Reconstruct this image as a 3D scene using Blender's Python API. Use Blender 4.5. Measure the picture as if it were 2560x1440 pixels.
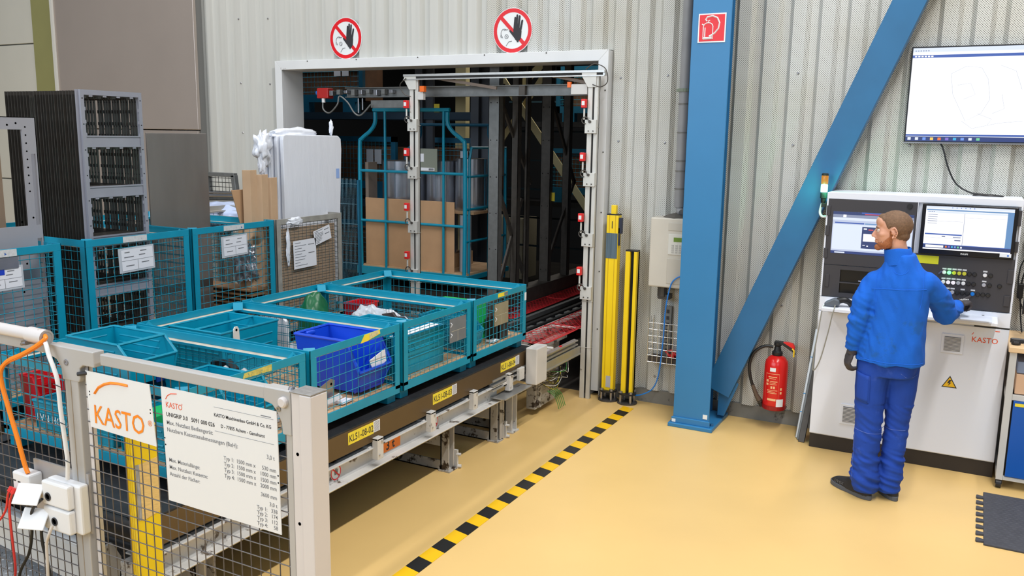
import bpy, bmesh, math, random
from mathutils import Vector, Matrix, noise
for o in list(bpy.data.objects): bpy.data.objects.remove(o)
C = bpy.context.scene.collection
scene = bpy.context.scene
R_ = math.radians
# ------------------------------------------------------------------ camera, world, lamps, exposure
cam_d = bpy.data.cameras.new('camera'); cam = bpy.data.objects.new('camera', cam_d); C.objects.link(cam)
cam_d.sensor_width = 36; cam_d.lens = 30.496; cam_d.clip_start = 0.05; cam_d.clip_end = 100
_r = Vector((0.88195883, 0.47109616, 0.01473185)); _d = Vector((0.09409328, -0.1453569, -0.98489483)); _f = Vector((-0.46183879, 0.87002286, -0.17252578))
cam.matrix_world = Matrix(((_r.x, -_d.x, -_f.x, 0), (_r.y, -_d.y, -_f.y, 0), (_r.z, -_d.z, -_f.z, 2.22), (0, 0, 0, 1)))
scene.camera = cam
world = bpy.data.worlds.new('hall_light'); scene.world = world; world.use_nodes = True
wn = world.node_tree.nodes['Background']; wn.inputs[0].default_value = (0.80, 0.90, 1.0, 1); wn.inputs[1].default_value = 0.25
def area_lamp(name, loc, sx, sy, power, col=(1, 1, 1), rot=(0, 0, 0)):
    l = bpy.data.lights.new(name, 'AREA'); l.shape = 'RECTANGLE'; l.size = sx; l.size_y = sy; l.energy = power; l.color = col
    o = bpy.data.objects.new(name, l); C.objects.link(o); o.location = loc; o.rotation_euler = rot; return o
area_lamp('ceiling_lamp', (1.0, 3.0, 8.0), 0.22, 9.0, 890, (1.0, 0.98, 0.95))
area_lamp('ceiling_lamp', (-6.0, 2.0, 8.0), 0.4, 9.0, 420, (1.0, 0.98, 0.96))
area_lamp('camera_side_fill', (-5.0, -3.2, 4.2), 7.0, 3.0, 420, (0.80, 0.90, 1.0), (math.radians(76), 0, math.radians(-22)))  # unseen cool fill, added behind the camera to light front-facing surfaces
area_lamp('camera_side_fill', (3.2, -2.6, 4.6), 2.5, 2.5, 105, (0.66, 0.83, 1.0), (math.radians(68), 0, math.radians(20)))  # second added fill behind the camera, brightens the cabinet side
area_lamp('shaft_lamp', (-4.8, 10.6, 4.45), 0.3, 1.5, 60, (1.0, 0.95, 0.85))
area_lamp('shaft_lamp', (-7.3, 7.9, 4.45), 1.5, 0.3, 26, (0.9, 0.95, 1.0))
scene.view_settings.view_transform = 'Standard'; scene.view_settings.look = 'None'
scene.view_settings.gamma = 1; scene.view_settings.use_curve_mapping = False
scene.view_settings.exposure = -0.25
# ------------------------------------------------------------------ materials
def lin(c):
    return tuple(((x / 255) / 12.92 if x / 255 <= 0.04045 else ((x / 255 + 0.055) / 1.055) ** 2.4) for x in c)
MATS = {}
def mat(name, col, rough=0.5, metal=0.0, var=0.0, vscale=8.0, bump=0.0, bscale=60.0, emit=0.0, dirt=None, alpha=1.0, aniso=None, spec=None, trans=0.0):
    if name in MATS: return MATS[name]
    m = bpy.data.materials.new(name); m.use_nodes = True; nt = m.node_tree; b = nt.nodes['Principled BSDF']; MATS[name] = m
    c = lin(col); b.inputs['Base Color'].default_value = (*c, 1); b.inputs['Roughness'].default_value = rough; b.inputs['Metallic'].default_value = metal
    if spec is not None: b.inputs['Specular IOR Level'].default_value = spec
    if alpha < 1: b.inputs['Alpha'].default_value = alpha
    if trans: b.inputs['Transmission Weight'].default_value = trans
    if emit: b.inputs['Emission Color'].default_value = (*c, 1); b.inputs['Emission Strength'].default_value = emit; b.inputs['Base Color'].default_value = (0.02, 0.02, 0.02, 1)
    if var or bump or dirt:
        tc = nt.nodes.new('ShaderNodeTexCoord'); src = tc.outputs['Object']
        if aniso:
            mp = nt.nodes.new('ShaderNodeMapping'); mp.inputs['Scale'].default_value = aniso; nt.links.new(src, mp.inputs[0]); src = mp.outputs[0]
    cur = None
    if var:
        n = nt.nodes.new('ShaderNodeTexNoise'); n.inputs['Scale'].default_value = vscale; n.inputs['Detail'].default_value = 4; nt.links.new(src, n.inputs['Vector'])
        r = nt.nodes.new('ShaderNodeValToRGB'); nt.links.new(n.outputs[0], r.inputs[0])
        r.color_ramp.elements[0].position = 0.3; r.color_ramp.elements[1].position = 0.7
        r.color_ramp.elements[0].color = (*[max(0, x * (1 - var)) for x in c], 1); r.color_ramp.elements[1].color = (*[min(1, x * (1 + var)) for x in c], 1)
        cur = r.outputs[0]
    if dirt:                                    # (colour, threshold, scale): worn or dirty blotches with a shape of their own
        n2 = nt.nodes.new('ShaderNodeTexNoise'); n2.inputs['Scale'].default_value = dirt[2]; n2.inputs['Detail'].default_value = 7; n2.inputs['Roughness'].default_value = 0.65; nt.links.new(src, n2.inputs['Vector'])
        r2 = nt.nodes.new('ShaderNodeValToRGB'); r2.color_ramp.elements[0].position = dirt[1]; r2.color_ramp.elements[1].position = dirt[1] + 0.06; nt.links.new(n2.outputs[0], r2.inputs[0])
        mx = nt.nodes.new('ShaderNodeMix'); mx.data_type = 'RGBA'; nt.links.new(r2.outputs[0], mx.inputs[0])
        if cur: nt.links.new(cur, mx.inputs[6])
        else: mx.inputs[6].default_value = (*c, 1)
        mx.inputs[7].default_value = (*lin(dirt[0]), 1); cur = mx.outputs[2]
    if cur: nt.links.new(cur, b.inputs['Base Color'])
    if bump:
        n3 = nt.nodes.new('ShaderNodeTexNoise'); n3.inputs['Scale'].default_value = bscale; n3.inputs['Detail'].default_value = 3; nt.links.new(src, n3.inputs['Vector'])
        bp = nt.nodes.new('ShaderNodeBump'); bp.inputs['Strength'].default_value = bump; bp.inputs['Distance'].default_value = 0.01; nt.links.new(n3.outputs[0], bp.inputs['Height']); nt.links.new(bp.outputs[0], b.inputs['Normal'])
    return m
TEAL = mat('teal_paint', (0, 142, 174), 0.40, 0, 0.06, 9, dirt=((70, 172, 180), 0.70, 22))
TEALW = mat('teal_wire', (0, 134, 160), 0.45)
TEALB = mat('teal_bin_steel', (0, 144, 174), 0.36, 0.0, 0.10, 6, 0.05, 30, dirt=((120, 175, 180), 0.70, 26))
TEALD = mat('old_teal_paint', (12, 96, 128), 0.5, 0, 0.12, 7)
LEDGE = mat('dusty_ledge', (190, 180, 165), 0.8, 0, 0.18, 14)
BEIGE = mat('light_grey_paint', (196, 190, 180), 0.45, 0, 0.05, 4, dirt=((150, 138, 122), 0.72, 6))
GREYP = mat('worn_grey_paint', (205, 203, 200), 0.5, 0, 0.08, 7, dirt=((90, 76, 62), 0.60, 11))
GREYD = mat('dirty_grey_paint', (178, 174, 168), 0.6, 0, 0.12, 9, dirt=((58, 46, 36), 0.54, 16))
ALU = mat('aluminium', (190, 190, 188), 0.38, 0.75, 0.06, 10)
STEEL = mat('bare_steel', (165, 165, 170), 0.30, 0.9, 0.08, 12)
GALV = mat('galvanised_steel', (120, 122, 122), 0.5, 0.55, 0.12, 18)
GALVD = mat('dark_galvanised_steel', (84, 80, 76), 0.55, 0.45, 0.15, 14)
BLACK = mat('black_plastic', (28, 28, 30), 0.45)
DARKM = mat('dark_rail_steel', (46, 46, 48), 0.5, 0.4, 0.2, 12)
WIREG = mat('fence_wire', (96, 90, 88), 0.5, 0.3)
YEL = mat('yellow_paint', (250, 214, 30), 0.35, 0, 0.04, 5)
WHITE = mat('white_plastic', (225, 225, 226), 0.4)
PAPER = mat('paper', (228, 230, 238), 0.6)
INK = mat('ink', (45, 45, 50), 0.6)
INKG = mat('grey_ink', (120, 122, 128), 0.6)
ORANGE = mat('orange_ink', (245, 135, 20), 0.5)
ORED = mat('orange_red_ink', (232, 84, 36), 0.5)
RED = mat('red_plastic', (225, 28, 28), 0.4)
REDS = mat('signal_red', (222, 18, 32), 0.4)
SIGNW = mat('sign_white', (232, 236, 238), 0.4)
STICK = mat('yellow_sticker', (238, 216, 60), 0.5, 0, 0.06, 20)
WOOD = mat('raw_wood', (196, 160, 122), 0.7, 0, 0.18, 12, 0.1, 50, aniso=(1, 6, 1), dirt=((120, 100, 78), 0.63, 14))
CARD = mat('cardboard', (186, 148, 112), 0.8, 0, 0.06, 6)
CARDL = mat('light_cardboard', (196, 164, 132), 0.8, 0, 0.06, 6)
BROWN = mat('bronze_brown_paint', (92, 74, 50), 0.35, 0.25, 0.10, 3)
DECK = mat('scuffed_black_deck', (44, 46, 50), 0.5, 0.2, 0.25, 10, 0.15, 40, dirt=((98, 98, 98), 0.66, 16))
RUBBER = mat('grey_rubber', (66, 67, 74), 0.7, 0, 0.12, 30)
PIPE = mat('grey_pipe', (150, 150, 152), 0.5, 0, 0.10, 5)
BLUE = mat('blue_column_paint', (48, 124, 178), 0.42, 0, 0.03, 3)
BLUED = mat('blue_brace_paint', (38, 104, 152), 0.42, 0, 0.08, 4)
# ------------------------------------------------------------------ mesh builder
class MB:
    def __init__(s): s.v = []; s.f = []; s.m = []; s.mi = 0
    def quadf(s, *i): s.f.append(tuple(i)); s.m.append(s.mi)
    def face(s, pts):
        n = len(s.v); s.v += [tuple(p) for p in pts]; s.f.append(tuple(range(n, n + len(pts)))); s.m.append(s.mi); return s
    def box(s, x0, x1, y0, y1, z0, z1):
        if x0 > x1: x0, x1 = x1, x0
        if y0 > y1: y0, y1 = y1, y0
        if z0 > z1: z0, z1 = z1, z0
        n = len(s.v); s.v += [(x0, y0, z0), (x1, y0, z0), (x1, y1, z0), (x0, y1, z0), (x0, y0, z1), (x1, y0, z1), (x1, y1, z1), (x0, y1, z1)]
        for q in ((0, 3, 2, 1), (4, 5, 6, 7), (0, 1, 5, 4), (1, 2, 6, 5), (2, 3, 7, 6), (3, 0, 4, 7)): s.f.append(tuple(n + k for k in q)); s.m.append(s.mi)
        return s
    def beam(s, a, b, w, h, up=(0, 0, 1)):          # square bar between two points
        a, b = Vector(a), Vector(b); t = (b - a).normalized(); u = Vector(up)
        if abs(t.dot(u)) > 0.98: u = Vector((1, 0, 0))
        sd = t.cross(u).normalized(); u = sd.cross(t).normalized(); n = len(s.v)
        for p in (a, b):
            for du, dv in ((-1, -1), (1, -1), (1, 1), (-1, 1)): s.v.append(tuple(p + sd * du * w / 2 + u * dv * h / 2))
        for q in ((3, 2, 1, 0), (4, 5, 6, 7), (0, 1, 5, 4), (1, 2, 6, 5), (2, 3, 7, 6), (3, 0, 4, 7)): s.f.append(tuple(n + k for k in q)); s.m.append(s.mi)
        return s
    def tube(s, pts, r, seg=8, caps=True):
        pts = [Vector(p) for p in pts]; rs = r if isinstance(r, (list, tuple)) else [r] * len(pts); n0 = len(s.v); up = None
        for i, p in enumerate(pts):
            t = (pts[min(i + 1, len(pts) - 1)] - pts[max(i - 1, 0)]).normalized()
            if up is None: up = Vector((0, 0, 1)) if abs(t.z) < 0.9 else Vector((1, 0, 0))
            a = t.cross(up); a = a.normalized() if a.length > 1e-6 else Vector((1, 0, 0)); up = a.cross(t).normalized()
            for k in range(seg):
                th = 2 * math.pi * k / seg; s.v.append(tuple(p + (a * math.cos(th) + up * math.sin(th)) * rs[i]))
        for i in range(len(pts) - 1):
            for k in range(seg):
                a = n0 + i * seg; b = a + seg; k2 = (k + 1) % seg; s.f.append((a + k, a + k2, b + k2, b + k)); s.m.append(s.mi)
        if caps:
            s.f.append(tuple(n0 + k for k in reversed(range(seg)))); s.m.append(s.mi); e = n0 + (len(pts) - 1) * seg; s.f.append(tuple(e + k for k in range(seg))); s.m.append(s.mi)
        return s
    def cyl(s, a, b, r, seg=16, r2=None): return s.tube([a, b], [r, r if r2 is None else r2], seg)
    def lathe(s, prof, c=(0, 0, 0), seg=24, axis='z'):
        n0 = len(s.v)
        for r, z in prof:
            for k in range(seg):
                th = 2 * math.pi * k / seg; x, y = r * math.cos(th), r * math.sin(th)
                s.v.append({'z': (c[0] + x, c[1] + y, c[2] + z), 'y': (c[0] + x, c[1] + z, c[2] + y), 'x': (c[0] + z, c[1] + x, c[2] + y)}[axis])
        for i in range(len(prof) - 1):
            for k in range(seg):
                a = n0 + i * seg; b = a + seg; k2 = (k + 1) % seg; s.f.append((a + k, a + k2, b + k2, b + k)); s.m.append(s.mi)
        for e in (0, len(prof) - 1):
            if prof[e][0] > 1e-5: s.f.append(tuple(n0 + e * seg + k for k in range(seg))); s.m.append(s.mi)
        return s
    def prism(s, poly, ax, a0, a1):                  # polygon in the two other axes, extruded along ax
        def P(p, h): return {'x': (h, p[0], p[1]), 'y': (p[0], h, p[1]), 'z': (p[0], p[1], h)}[ax]
        n = len(s.v); k = len(poly); s.v += [P(p, a0) for p in poly] + [P(p, a1) for p in poly]
        s.f.append(tuple(range(n, n + k))); s.m.append(s.mi); s.f.append(tuple(reversed(range(n + k, n + 2 * k)))); s.m.append(s.mi)
        for i in range(k): j = (i + 1) % k; s.f.append((n + i, n + j, n + k + j, n + k + i)); s.m.append(s.mi)
        return s
    def wires(s, o, u, v, nu, nv, r=0.0022):         # a welded grid: nu wires along v, nv wires along u
        o, u, v = Vector(o), Vector(u), Vector(v)
        for i in range(nu): a = o + u * (i + 0.5) / nu; s.tube([a, a + v], r, 4, False)
        nn = u.cross(v).normalized() * r * 1.6
        for j in range(nv): a = o + v * (j + 0.5) / nv + nn; s.tube([a, a + u], r, 4, False)
        return s
    def xf(s, M):
        s.v = [tuple(M @ Vector(p)) for p in s.v]; return s
def finish(me, smooth):
    bm = bmesh.new(); bm.from_mesh(me); bmesh.ops.recalc_face_normals(bm, faces=bm.faces); bm.to_mesh(me); bm.free()
    if smooth:
        for p in me.polygons: p.use_smooth = True
        try: me.set_sharp_from_angle(angle=R_(38))
        except Exception: pass
def worg(p):
    v = Vector((0, 0, 0))
    while p is not None: v += p.location; p = p.parent
    return v
def link(name, me, parent, loc=(0, 0, 0)):
    o = bpy.data.objects.new(name, me); C.objects.link(o); o.location = loc
    if parent: o.parent = parent
    return o
def part(name, mb, m, parent, smooth=False, bevel=0, label=None, kind=None):
    org = worg(parent); ms = m if isinstance(m, (list, tuple)) else [m]
    me = bpy.data.meshes.new(name); me.from_pydata([(x - org.x, y - org.y, z - org.z) for x, y, z in mb.v], [], mb.f)
    for q in ms: me.materials.append(q)
    for p, i in zip(me.polygons, mb.m): p.material_index = i
    finish(me, smooth); o = link(name, me, parent)
    if bevel: b = o.modifiers.new('edge', 'BEVEL'); b.width = bevel; b.segments = 2; b.limit_method = 'ANGLE'
    if label: o['label'] = label
    if kind: o['kind'] = kind
    return o
def tag(o, label=None, cat=None, group=None, kind=None):
    if label: o['label'] = label
    if cat: o['category'] = cat
    if group: o['group'] = group
    if kind: o['kind'] = kind
    return o
def thing(name, label, cat, loc, group=None, kind=None):
    o = bpy.data.objects.new(name, None); C.objects.link(o); o.location = loc; o.empty_display_size = 0.1; return tag(o, label, cat, group, kind)
def solo(name, mb, m, label, cat, group=None, smooth=False, bevel=0, kind=None):
    xs = [p[0] for p in mb.v]; ys = [p[1] for p in mb.v]; zs = [p[2] for p in mb.v]; c = Vector(((min(xs) + max(xs)) / 2, (min(ys) + max(ys)) / 2, min(zs)))
    e = bpy.data.objects.new('t', None); e.location = c; o = part(name, mb, m, e, smooth, bevel); o.parent = None; o.location = c; bpy.data.objects.remove(e)
    return tag(o, label, cat, group, kind)
def struct(name, mb, m, parent=None, **k):
    if parent: return part(name, mb, m, parent, **k)
    e = bpy.data.objects.new('t', None); o = part(name, mb, m, e, **k); o.parent = None; bpy.data.objects.remove(e); o['kind'] = 'structure'; return o
def copy_tree(o, parent=None, loc=None):
    c = o.copy(); C.objects.link(c); c.parent = parent
    if loc is not None: c.location = loc
    for ch in list(o.children): copy_tree(ch, c)
    return c
def text(name, s, size, m, pos, parent, xd=(1, 0, 0), zd=(0, 0, 1), align='LEFT', bold=0.0, sx=1.0):
    cu = bpy.data.curves.new('txt', 'FONT'); cu.body = s; cu.size = size; cu.align_x = align; cu.resolution_u = 2; cu.offset = bold * size
    t = bpy.data.objects.new('txt', cu); C.objects.link(t); me = bpy.data.meshes.new_from_object(t); bpy.data.objects.remove(t); bpy.data.curves.remove(cu)
    X = Vector(xd).normalized(); Z = Vector(zd).normalized(); org = worg(parent) if parent else Vector((0, 0, 0)); P = Vector(pos) - org
    for v in me.vertices: c = v.co.copy(); v.co = P + X * c.x * sx + Z * c.y
    me.materials.clear(); me.materials.append(m); me.name = name; return link(name, me, parent)
def smooth_path(pts, n=6):
    P = [Vector(p) for p in pts]; out = []
    for i in range(len(P) - 1):
        a, b, c, d = P[max(i - 1, 0)], P[i], P[i + 1], P[min(i + 2, len(P) - 1)]
        for k in range(n):
            t = k / n; out.append(0.5 * ((2 * b) + (c - a) * t + (2 * a - 5 * b + 4 * c - d) * t * t + (3 * b - a - 3 * c + d) * t ** 3))
    return out + [P[-1]]
# ------------------------------------------------------------------ the setting
def floor_mat():
    m = mat('yellow_floor_coating', (228, 191, 124), 0.42, 0, 0.05, 0.9, 0.02, 25); nt = m.node_tree
    n = nt.nodes.new('ShaderNodeTexNoise'); n.inputs['Scale'].default_value = 1.7; n.inputs['Detail'].default_value = 6
    r = nt.nodes.new('ShaderNodeMapRange'); r.inputs[3].default_value = 0.3; r.inputs[4].default_value = 0.52
    nt.links.new(n.outputs[0], r.inputs[0]); nt.links.new(r.outputs[0], nt.nodes['Principled BSDF'].inputs['Roughness']); return m
FLOOR = floor_mat()
struct('floor', MB().box(-14, 4, -3, 6.86, -0.1, 0), FLOOR)
CONC = mat('concrete', (128, 126, 120), 0.8, 0, 0.12, 6, 0.2, 40, dirt=((86, 84, 80), 0.62, 9))
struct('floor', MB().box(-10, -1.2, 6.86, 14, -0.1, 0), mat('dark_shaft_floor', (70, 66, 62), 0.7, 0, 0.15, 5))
struct('baseboard_back', MB().box(-2.72, 3.5, 6.845, 6.95, 0, 0.115).box(-7.7, -6.34, 6.845, 6.95, 0, 0.115), CONC)
# cladding: trapezoid ribs every 20 cm, sheets of five ribs
def clad_mat(perf):
    m = mat('perforated_cladding' if perf else 'plain_cladding', (226, 224, 219) if perf else (200, 200, 195), 0.45, 0.0, 0.0 if perf else 0.05, 2.5, aniso=(6, 6, 0.3)); nt = m.node_tree; b = nt.nodes['Principled BSDF']
    if perf:
        tc = nt.nodes.new('ShaderNodeTexCoord'); sp = nt.nodes.new('ShaderNodeSeparateXYZ'); nt.links.new(tc.outputs['Object'], sp.inputs[0])
        def M(op, a, bb):
            q = nt.nodes.new('ShaderNodeMath'); q.operation = op
            for i, x in enumerate((a, bb)):
                if isinstance(x, (int, float)): q.inputs[i].default_value = x
                else: nt.links.new(x, q.inputs[i])
            return q.outputs[0]
        xx = M('ADD', sp.outputs[0], M('MULTIPLY', sp.outputs[1], 0.0)); k = 1 / 0.0155
        a = M('MULTIPLY', M('ADD', xx, sp.outputs[2]), k); c = M('MULTIPLY', M('SUBTRACT', xx, sp.outputs[2]), k)
        fa = M('SUBTRACT', M('FRACT', a, 0), 0.5); fc = M('SUBTRACT', M('FRACT', c, 0), 0.5)
        d = M('SQRT', M('ADD', M('MULTIPLY', fa, fa), M('MULTIPLY', fc, fc)), 0)
        hole = M('LESS_THAN', d, 0.27)
        n = nt.nodes.new('ShaderNodeTexNoise'); n.inputs['Scale'].default_value = 1.3; nt.links.new(tc.outputs['Object'], n.inputs['Vector'])
        r = nt.nodes.new('ShaderNodeValToRGB'); nt.links.new(n.outputs[0], r.inputs[0]); r.color_ramp.elements[0].position = .35; r.color_ramp.elements[1].position = .65
        r.color_ramp.elements[0].color = (*lin((206, 204, 194)), 1); r.color_ramp.elements[1].color = (*lin((218, 219, 216)), 1)
        mx = nt.nodes.new('ShaderNodeMix'); mx.data_type = 'RGBA'; nt.links.new(hole, mx.inputs[0]); nt.links.new(r.outputs[0], mx.inputs[6]); mx.inputs[7].default_value = (*lin((84, 80, 74)), 1)
        nt.links.new(mx.outputs[2], b.inputs['Base Color'])
    return m
CLP, CLN = clad_mat(True), clad_mat(False)
YF, YB = 6.83, 6.872
def clad(x0, x1, z0, z1, m, parent):
    x = x0; i = 0
    while x < x1 - 0.01:
        xe = min(x + 1.0, x1); pts = []; q = x
        while q < xe - 1e-6:
            for dx, y in ((0, YB), (0.030, YF), (0.120, YF), (0.150, YB), (0.200, YB)):
                if q + dx <= xe + 1e-6: pts.append((q + dx, y))
            q += 0.2
        mb = MB(); n = len(pts)
        for px, py in pts: mb.v.append((px, py, z0)); mb.v.append((px, py, z1))
        for k in range(n - 1):
            a = 2 * k
            if abs(pts[k][0] - pts[k + 1][0]) > 1e-6: mb.quadf(a, a + 2, a + 3, a + 1)
        part('cladding_sheet', mb, m, parent); x = xe; i += 1
wall = thing('wall_back', None, None, (0, 6.86, 0), kind='structure')
# rib phase: dark flanks measured at x = -1.53, -1.33, -1.12, ... so crests start at -1.52 - 0.2 k
clad(-7.94, -6.30, 0.1, 4.6, CLN, wall)
clad(-6.34, -3.94, 2.90, 4.6, CLN, wall); clad(-3.94, -2.74, 2.90, 4.6, CLP, wall)
clad(-2.74, 2.40, 0.115, 4.6, CLP, wall)
sc = MB()
for x in (-7.46, -6.86, -6.46, -2.26, -2.66, -1.86, -1.26, -0.46, 0.34):
    for z in (0.25, 0.95, 1.6, 2.2, 2.7, 3.35):
        if x < -6.3 or z > 3 or x > -2.74: sc.lathe([(0.010, 0.004), (0.010, -0.002), (0.006, -0.008), (0, -0.009)], (x + 0.01, YF, z + random.Random(x * z).uniform(-.03, .03)), 8, 'y')
part('screw', sc, STEEL, wall, kind='stuff')
part('wall_core', MB().box(-7.9, -6.3, 6.90, 6.98, 0, 4.6).box(-6.3, -2.76, 6.90, 6.98, 2.86, 4.6).box(-2.76, 2.4, 6.90, 6.98, 0, 4.6), mat('wall_core_grey', (70, 70, 70), 0.8), wall)
# door opening frame: outer faces -6.33..-2.735, z to 2.925, face strip 9 cm wide
FR = mat('door_frame_paint', (224, 226, 228), 0.4, 0, 0.03, 3, dirt=((168, 166, 164), 0.66, 5))
dr = thing('door_1', None, None, (-4.53, 6.8, 0), kind='structure')
fx0, fx1, fz = -6.325, -2.738, 2.925; w = 0.088
part('door_frame', MB().prism([(fx0, 0), (fx0 + w, 0), (fx0 + w, fz - w), (fx0, fz)], 'y', 6.77, 6.80), FR, dr, bevel=.003)
part('door_frame', MB().prism([(fx1 - w, 0.05), (fx1, 0.05), (fx1, fz), (fx1 - w, fz - w)], 'y', 6.77, 6.80), FR, dr, bevel=.003)
part('door_frame', MB().prism([(fx0, fz), (fx0 + w, fz - w), (fx1 - w, fz - w), (fx1, fz)], 'y', 6.77, 6.80), FR, dr, bevel=.003)
part('door_lining', MB().box(fx0 + w - .004, fx0 + w, 6.80, 7.08, 0, fz - w).box(fx1 - w, fx1 - w + .004, 6.80, 7.08, 0, fz - w).box(fx0 + w, fx1 - w, 6.80, 7.08, fz - w, fz - w + .004).box(fx0, fx0 + .004, 6.80, 6.88, 0, fz).box(fx1 - .004, fx1, 6.8, 6.88, 0, fz).box(fx0, fx1, 6.8, 6.88, fz - .004, fz), FR, dr)
fs = MB()
for z in (.6, 1.1, 1.6, 2.1, 2.6): fs.lathe([(0.006, 0), (0.006, -.004), (0, -.005)], (fx1 - .02, 6.77, z), 8, 'y')
for x in (-5.9, -5.3, -4.6, -3.9, -3.3): fs.lathe([(0.006, 0), (0.006, -.004), (0, -.005)], (x, 6.77, fz - .012), 8, 'y')
part('screw', fs, GALVD, dr, kind='stuff')
# dark storage shaft behind the opening
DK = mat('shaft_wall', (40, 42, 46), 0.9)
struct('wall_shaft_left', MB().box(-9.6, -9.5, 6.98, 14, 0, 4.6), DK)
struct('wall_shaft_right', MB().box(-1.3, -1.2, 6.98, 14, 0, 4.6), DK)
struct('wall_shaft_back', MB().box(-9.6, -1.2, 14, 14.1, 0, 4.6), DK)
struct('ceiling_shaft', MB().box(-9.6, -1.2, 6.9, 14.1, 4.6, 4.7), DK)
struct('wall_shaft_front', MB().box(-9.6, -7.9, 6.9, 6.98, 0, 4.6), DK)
# left: pale panel wall, olive strip and the big beige sheet-metal machine housing
PALE = mat('pale_panel_wall', (212, 210, 200), 0.6, 0, 0.02, 2)
lw = thing('wall_left', None, None, (-11, 6.84, 0), kind='structure')
for z0, z1 in ((3.24, 4.6), (1.6, 3.225), (0, 1.585)): part('panel', MB().box(-13.8, -10.15, 6.80, 6.88, z0, z1), PALE, lw, bevel=.004)
part('joint', MB().box(-13.8, -10.15, 6.85, 6.86, 0, 4.6), mat('joint_grey', (150, 148, 140), .8), lw)
struct('trim_1', MB().box(-10.15, -9.62, 6.78, 6.88, 0, 4.6), mat('olive_strip', (150, 148, 96), 0.6, 0, 0.03, 3))
mh = thing('machine_housing', 'tall beige sheet-metal housing with plain flat front beside the ribbed wall', 'machine housing', (-8.4, 6.7, 0))
HB = mat('beige_housing_paint', (178, 166, 158), 0.30, 0.35, 0.03, 1.5)
part('front_panel', MB().box(-9.62, -7.36, 6.70, 6.74, 2.236, 4.6), HB, mh, bevel=.006)
part('lower_panel', MB().box(-9.62, -7.38, 6.71, 6.75, 0, 2.226), HB, mh, bevel=.004)
part('side_panel', MB().box(-7.375, -7.365, 6.74, 6.82, 0, 4.6), mat('housing_side', (120, 120, 118), .5), mh)
part('edge_trim', MB().box(-9.66, -9.62, 6.68, 6.74, 0, 4.6), mat('pale_edge', (215, 214, 208), .5), mh)
# ------------------------------------------------------------------ floor marking
st = thing('hazard_tape', 'black and yellow striped hazard tape running along the floor to the yellow posts', 'floor marking', (-2.42, 5, 0))
TY = mat('tape_yellow', (242, 190, 20), 0.35); TK = mat('tape_black', (22, 24, 28), 0.4)
y = 2.6; k = 0
while y < 6.62:
    ye = min(y + 0.122, 6.62); q = 0.0; part('stripe', MB().prism([(-2.445, y + .012), (-2.345, y - .012), (-2.345, ye - .012), (-2.445, ye + .012)], 'z', 0.0005, 0.0025), TK if k % 2 else TY, st); y = ye; k += 1
# ------------------------------------------------------------------ cassette conveyor
cv = thing('roller_conveyor', 'worn grey steel conveyor frame carrying the brown cassette towards the doorway', 'conveyor', (-3.6, 4, 0))
mb = MB(); mb.box(-2.935, -2.925, 2.25, 5.30, 0.345, 0.47); mb.box(-3.02, -2.875, 2.25, 5.30, 0.462, 0.470); mb.box(-2.925, -2.865, 2.25, 5.30, 0.345, 0.353)
mb.prism([(-2.865, .353), (-2.865, .345), (-2.852, .357), (-2.855, .362)], 'y', 2.25, 5.30)
part('side_beam', mb, GREYP, cv, bevel=.002)
part('side_beam', MB().box(-4.36, -4.35, 2.25, 6.3, 0.345, 0.47).box(-4.36, -4.28, 2.25, 6.3, .462, .47), GREYD, cv)
for ly, w_, m_ in ((2.62, .07, GREYD), (4.70, .075, GREYD), (5.36, .07, GREYD), (5.60, .085, GREYP)):
    b = MB(); b.box(-3.0, -2.935, ly - w_ / 2, ly - w_ / 2 + .012, 0, .345).box(-3.0, -2.988, ly - w_ / 2, ly + w_ / 2, 0, .345).box(-3.0, -2.935, ly + w_ / 2 - .012, ly + w_ / 2, 0, .345).box(-3.01, -2.92, ly - w_ / 2 - .01, ly + w_ / 2 + .01, 0, .012)
    if ly == 5.36: b.tube([(-2.925, ly + .03, .02), (-2.925, ly + .03, .34)], .012, 6).tube([(-2.925, ly, .02), (-2.925, ly, .34)], .010, 6)
    part('leg', b, m_, cv, bevel=.0015)
    part('leg', MB().box(-4.36, -4.29, ly - w_ / 2, ly + w_ / 2, 0, .345), m_, cv)
    part('foot_rail', MB().box(-4.36, -3.0, ly - .03, ly - .02, 0.0, .07).box(-4.36, -3.0, ly - .03, ly + .03, 0.0, .008), GREYD, cv)
    part('cross_rail', MB().box(-4.36, -3.0, ly - .03, ly - .02, 0.17, .24), m_, cv)
for ly in (4.71, 5.40): part('foot_bolt', MB().cyl((-2.93, ly + .05, .015), (-2.90, ly + .06, .015), .012, 8).cyl((-2.93, ly + .045, .10), (-2.90, ly + .055, .10), .010, 8).box(-2.95, -2.92, ly + .04, ly + .055, .0, .13), GREYP, cv)
for sy in (3.20, 3.80, 4.345, 4.865, 5.375):
    c = part('end_stop', MB().box(-2.885, -2.845, sy - .028, sy + .028, .40, .525).box(-2.93, -2.845, sy - .028, sy + .028, .512, .527).box(-2.97, -2.885, sy - .055, sy - .03, .462, .478), GREYP, cv, bevel=.003)
    part('bolt', MB().cyl((-2.845, sy + .012, .505), (-2.838, sy + .012, .505), .007, 8).cyl((-2.845, sy - .014, .43), (-2.838, sy - .014, .43), .005, 8), GREYD, c)
for k in range(16): part('roller', MB().cyl((-4.30, 2.35 + .2 * k, .44), (-3.03, 2.35 + .2 * k, .44), .03, 10), DARKM, cv, smooth=True)
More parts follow.
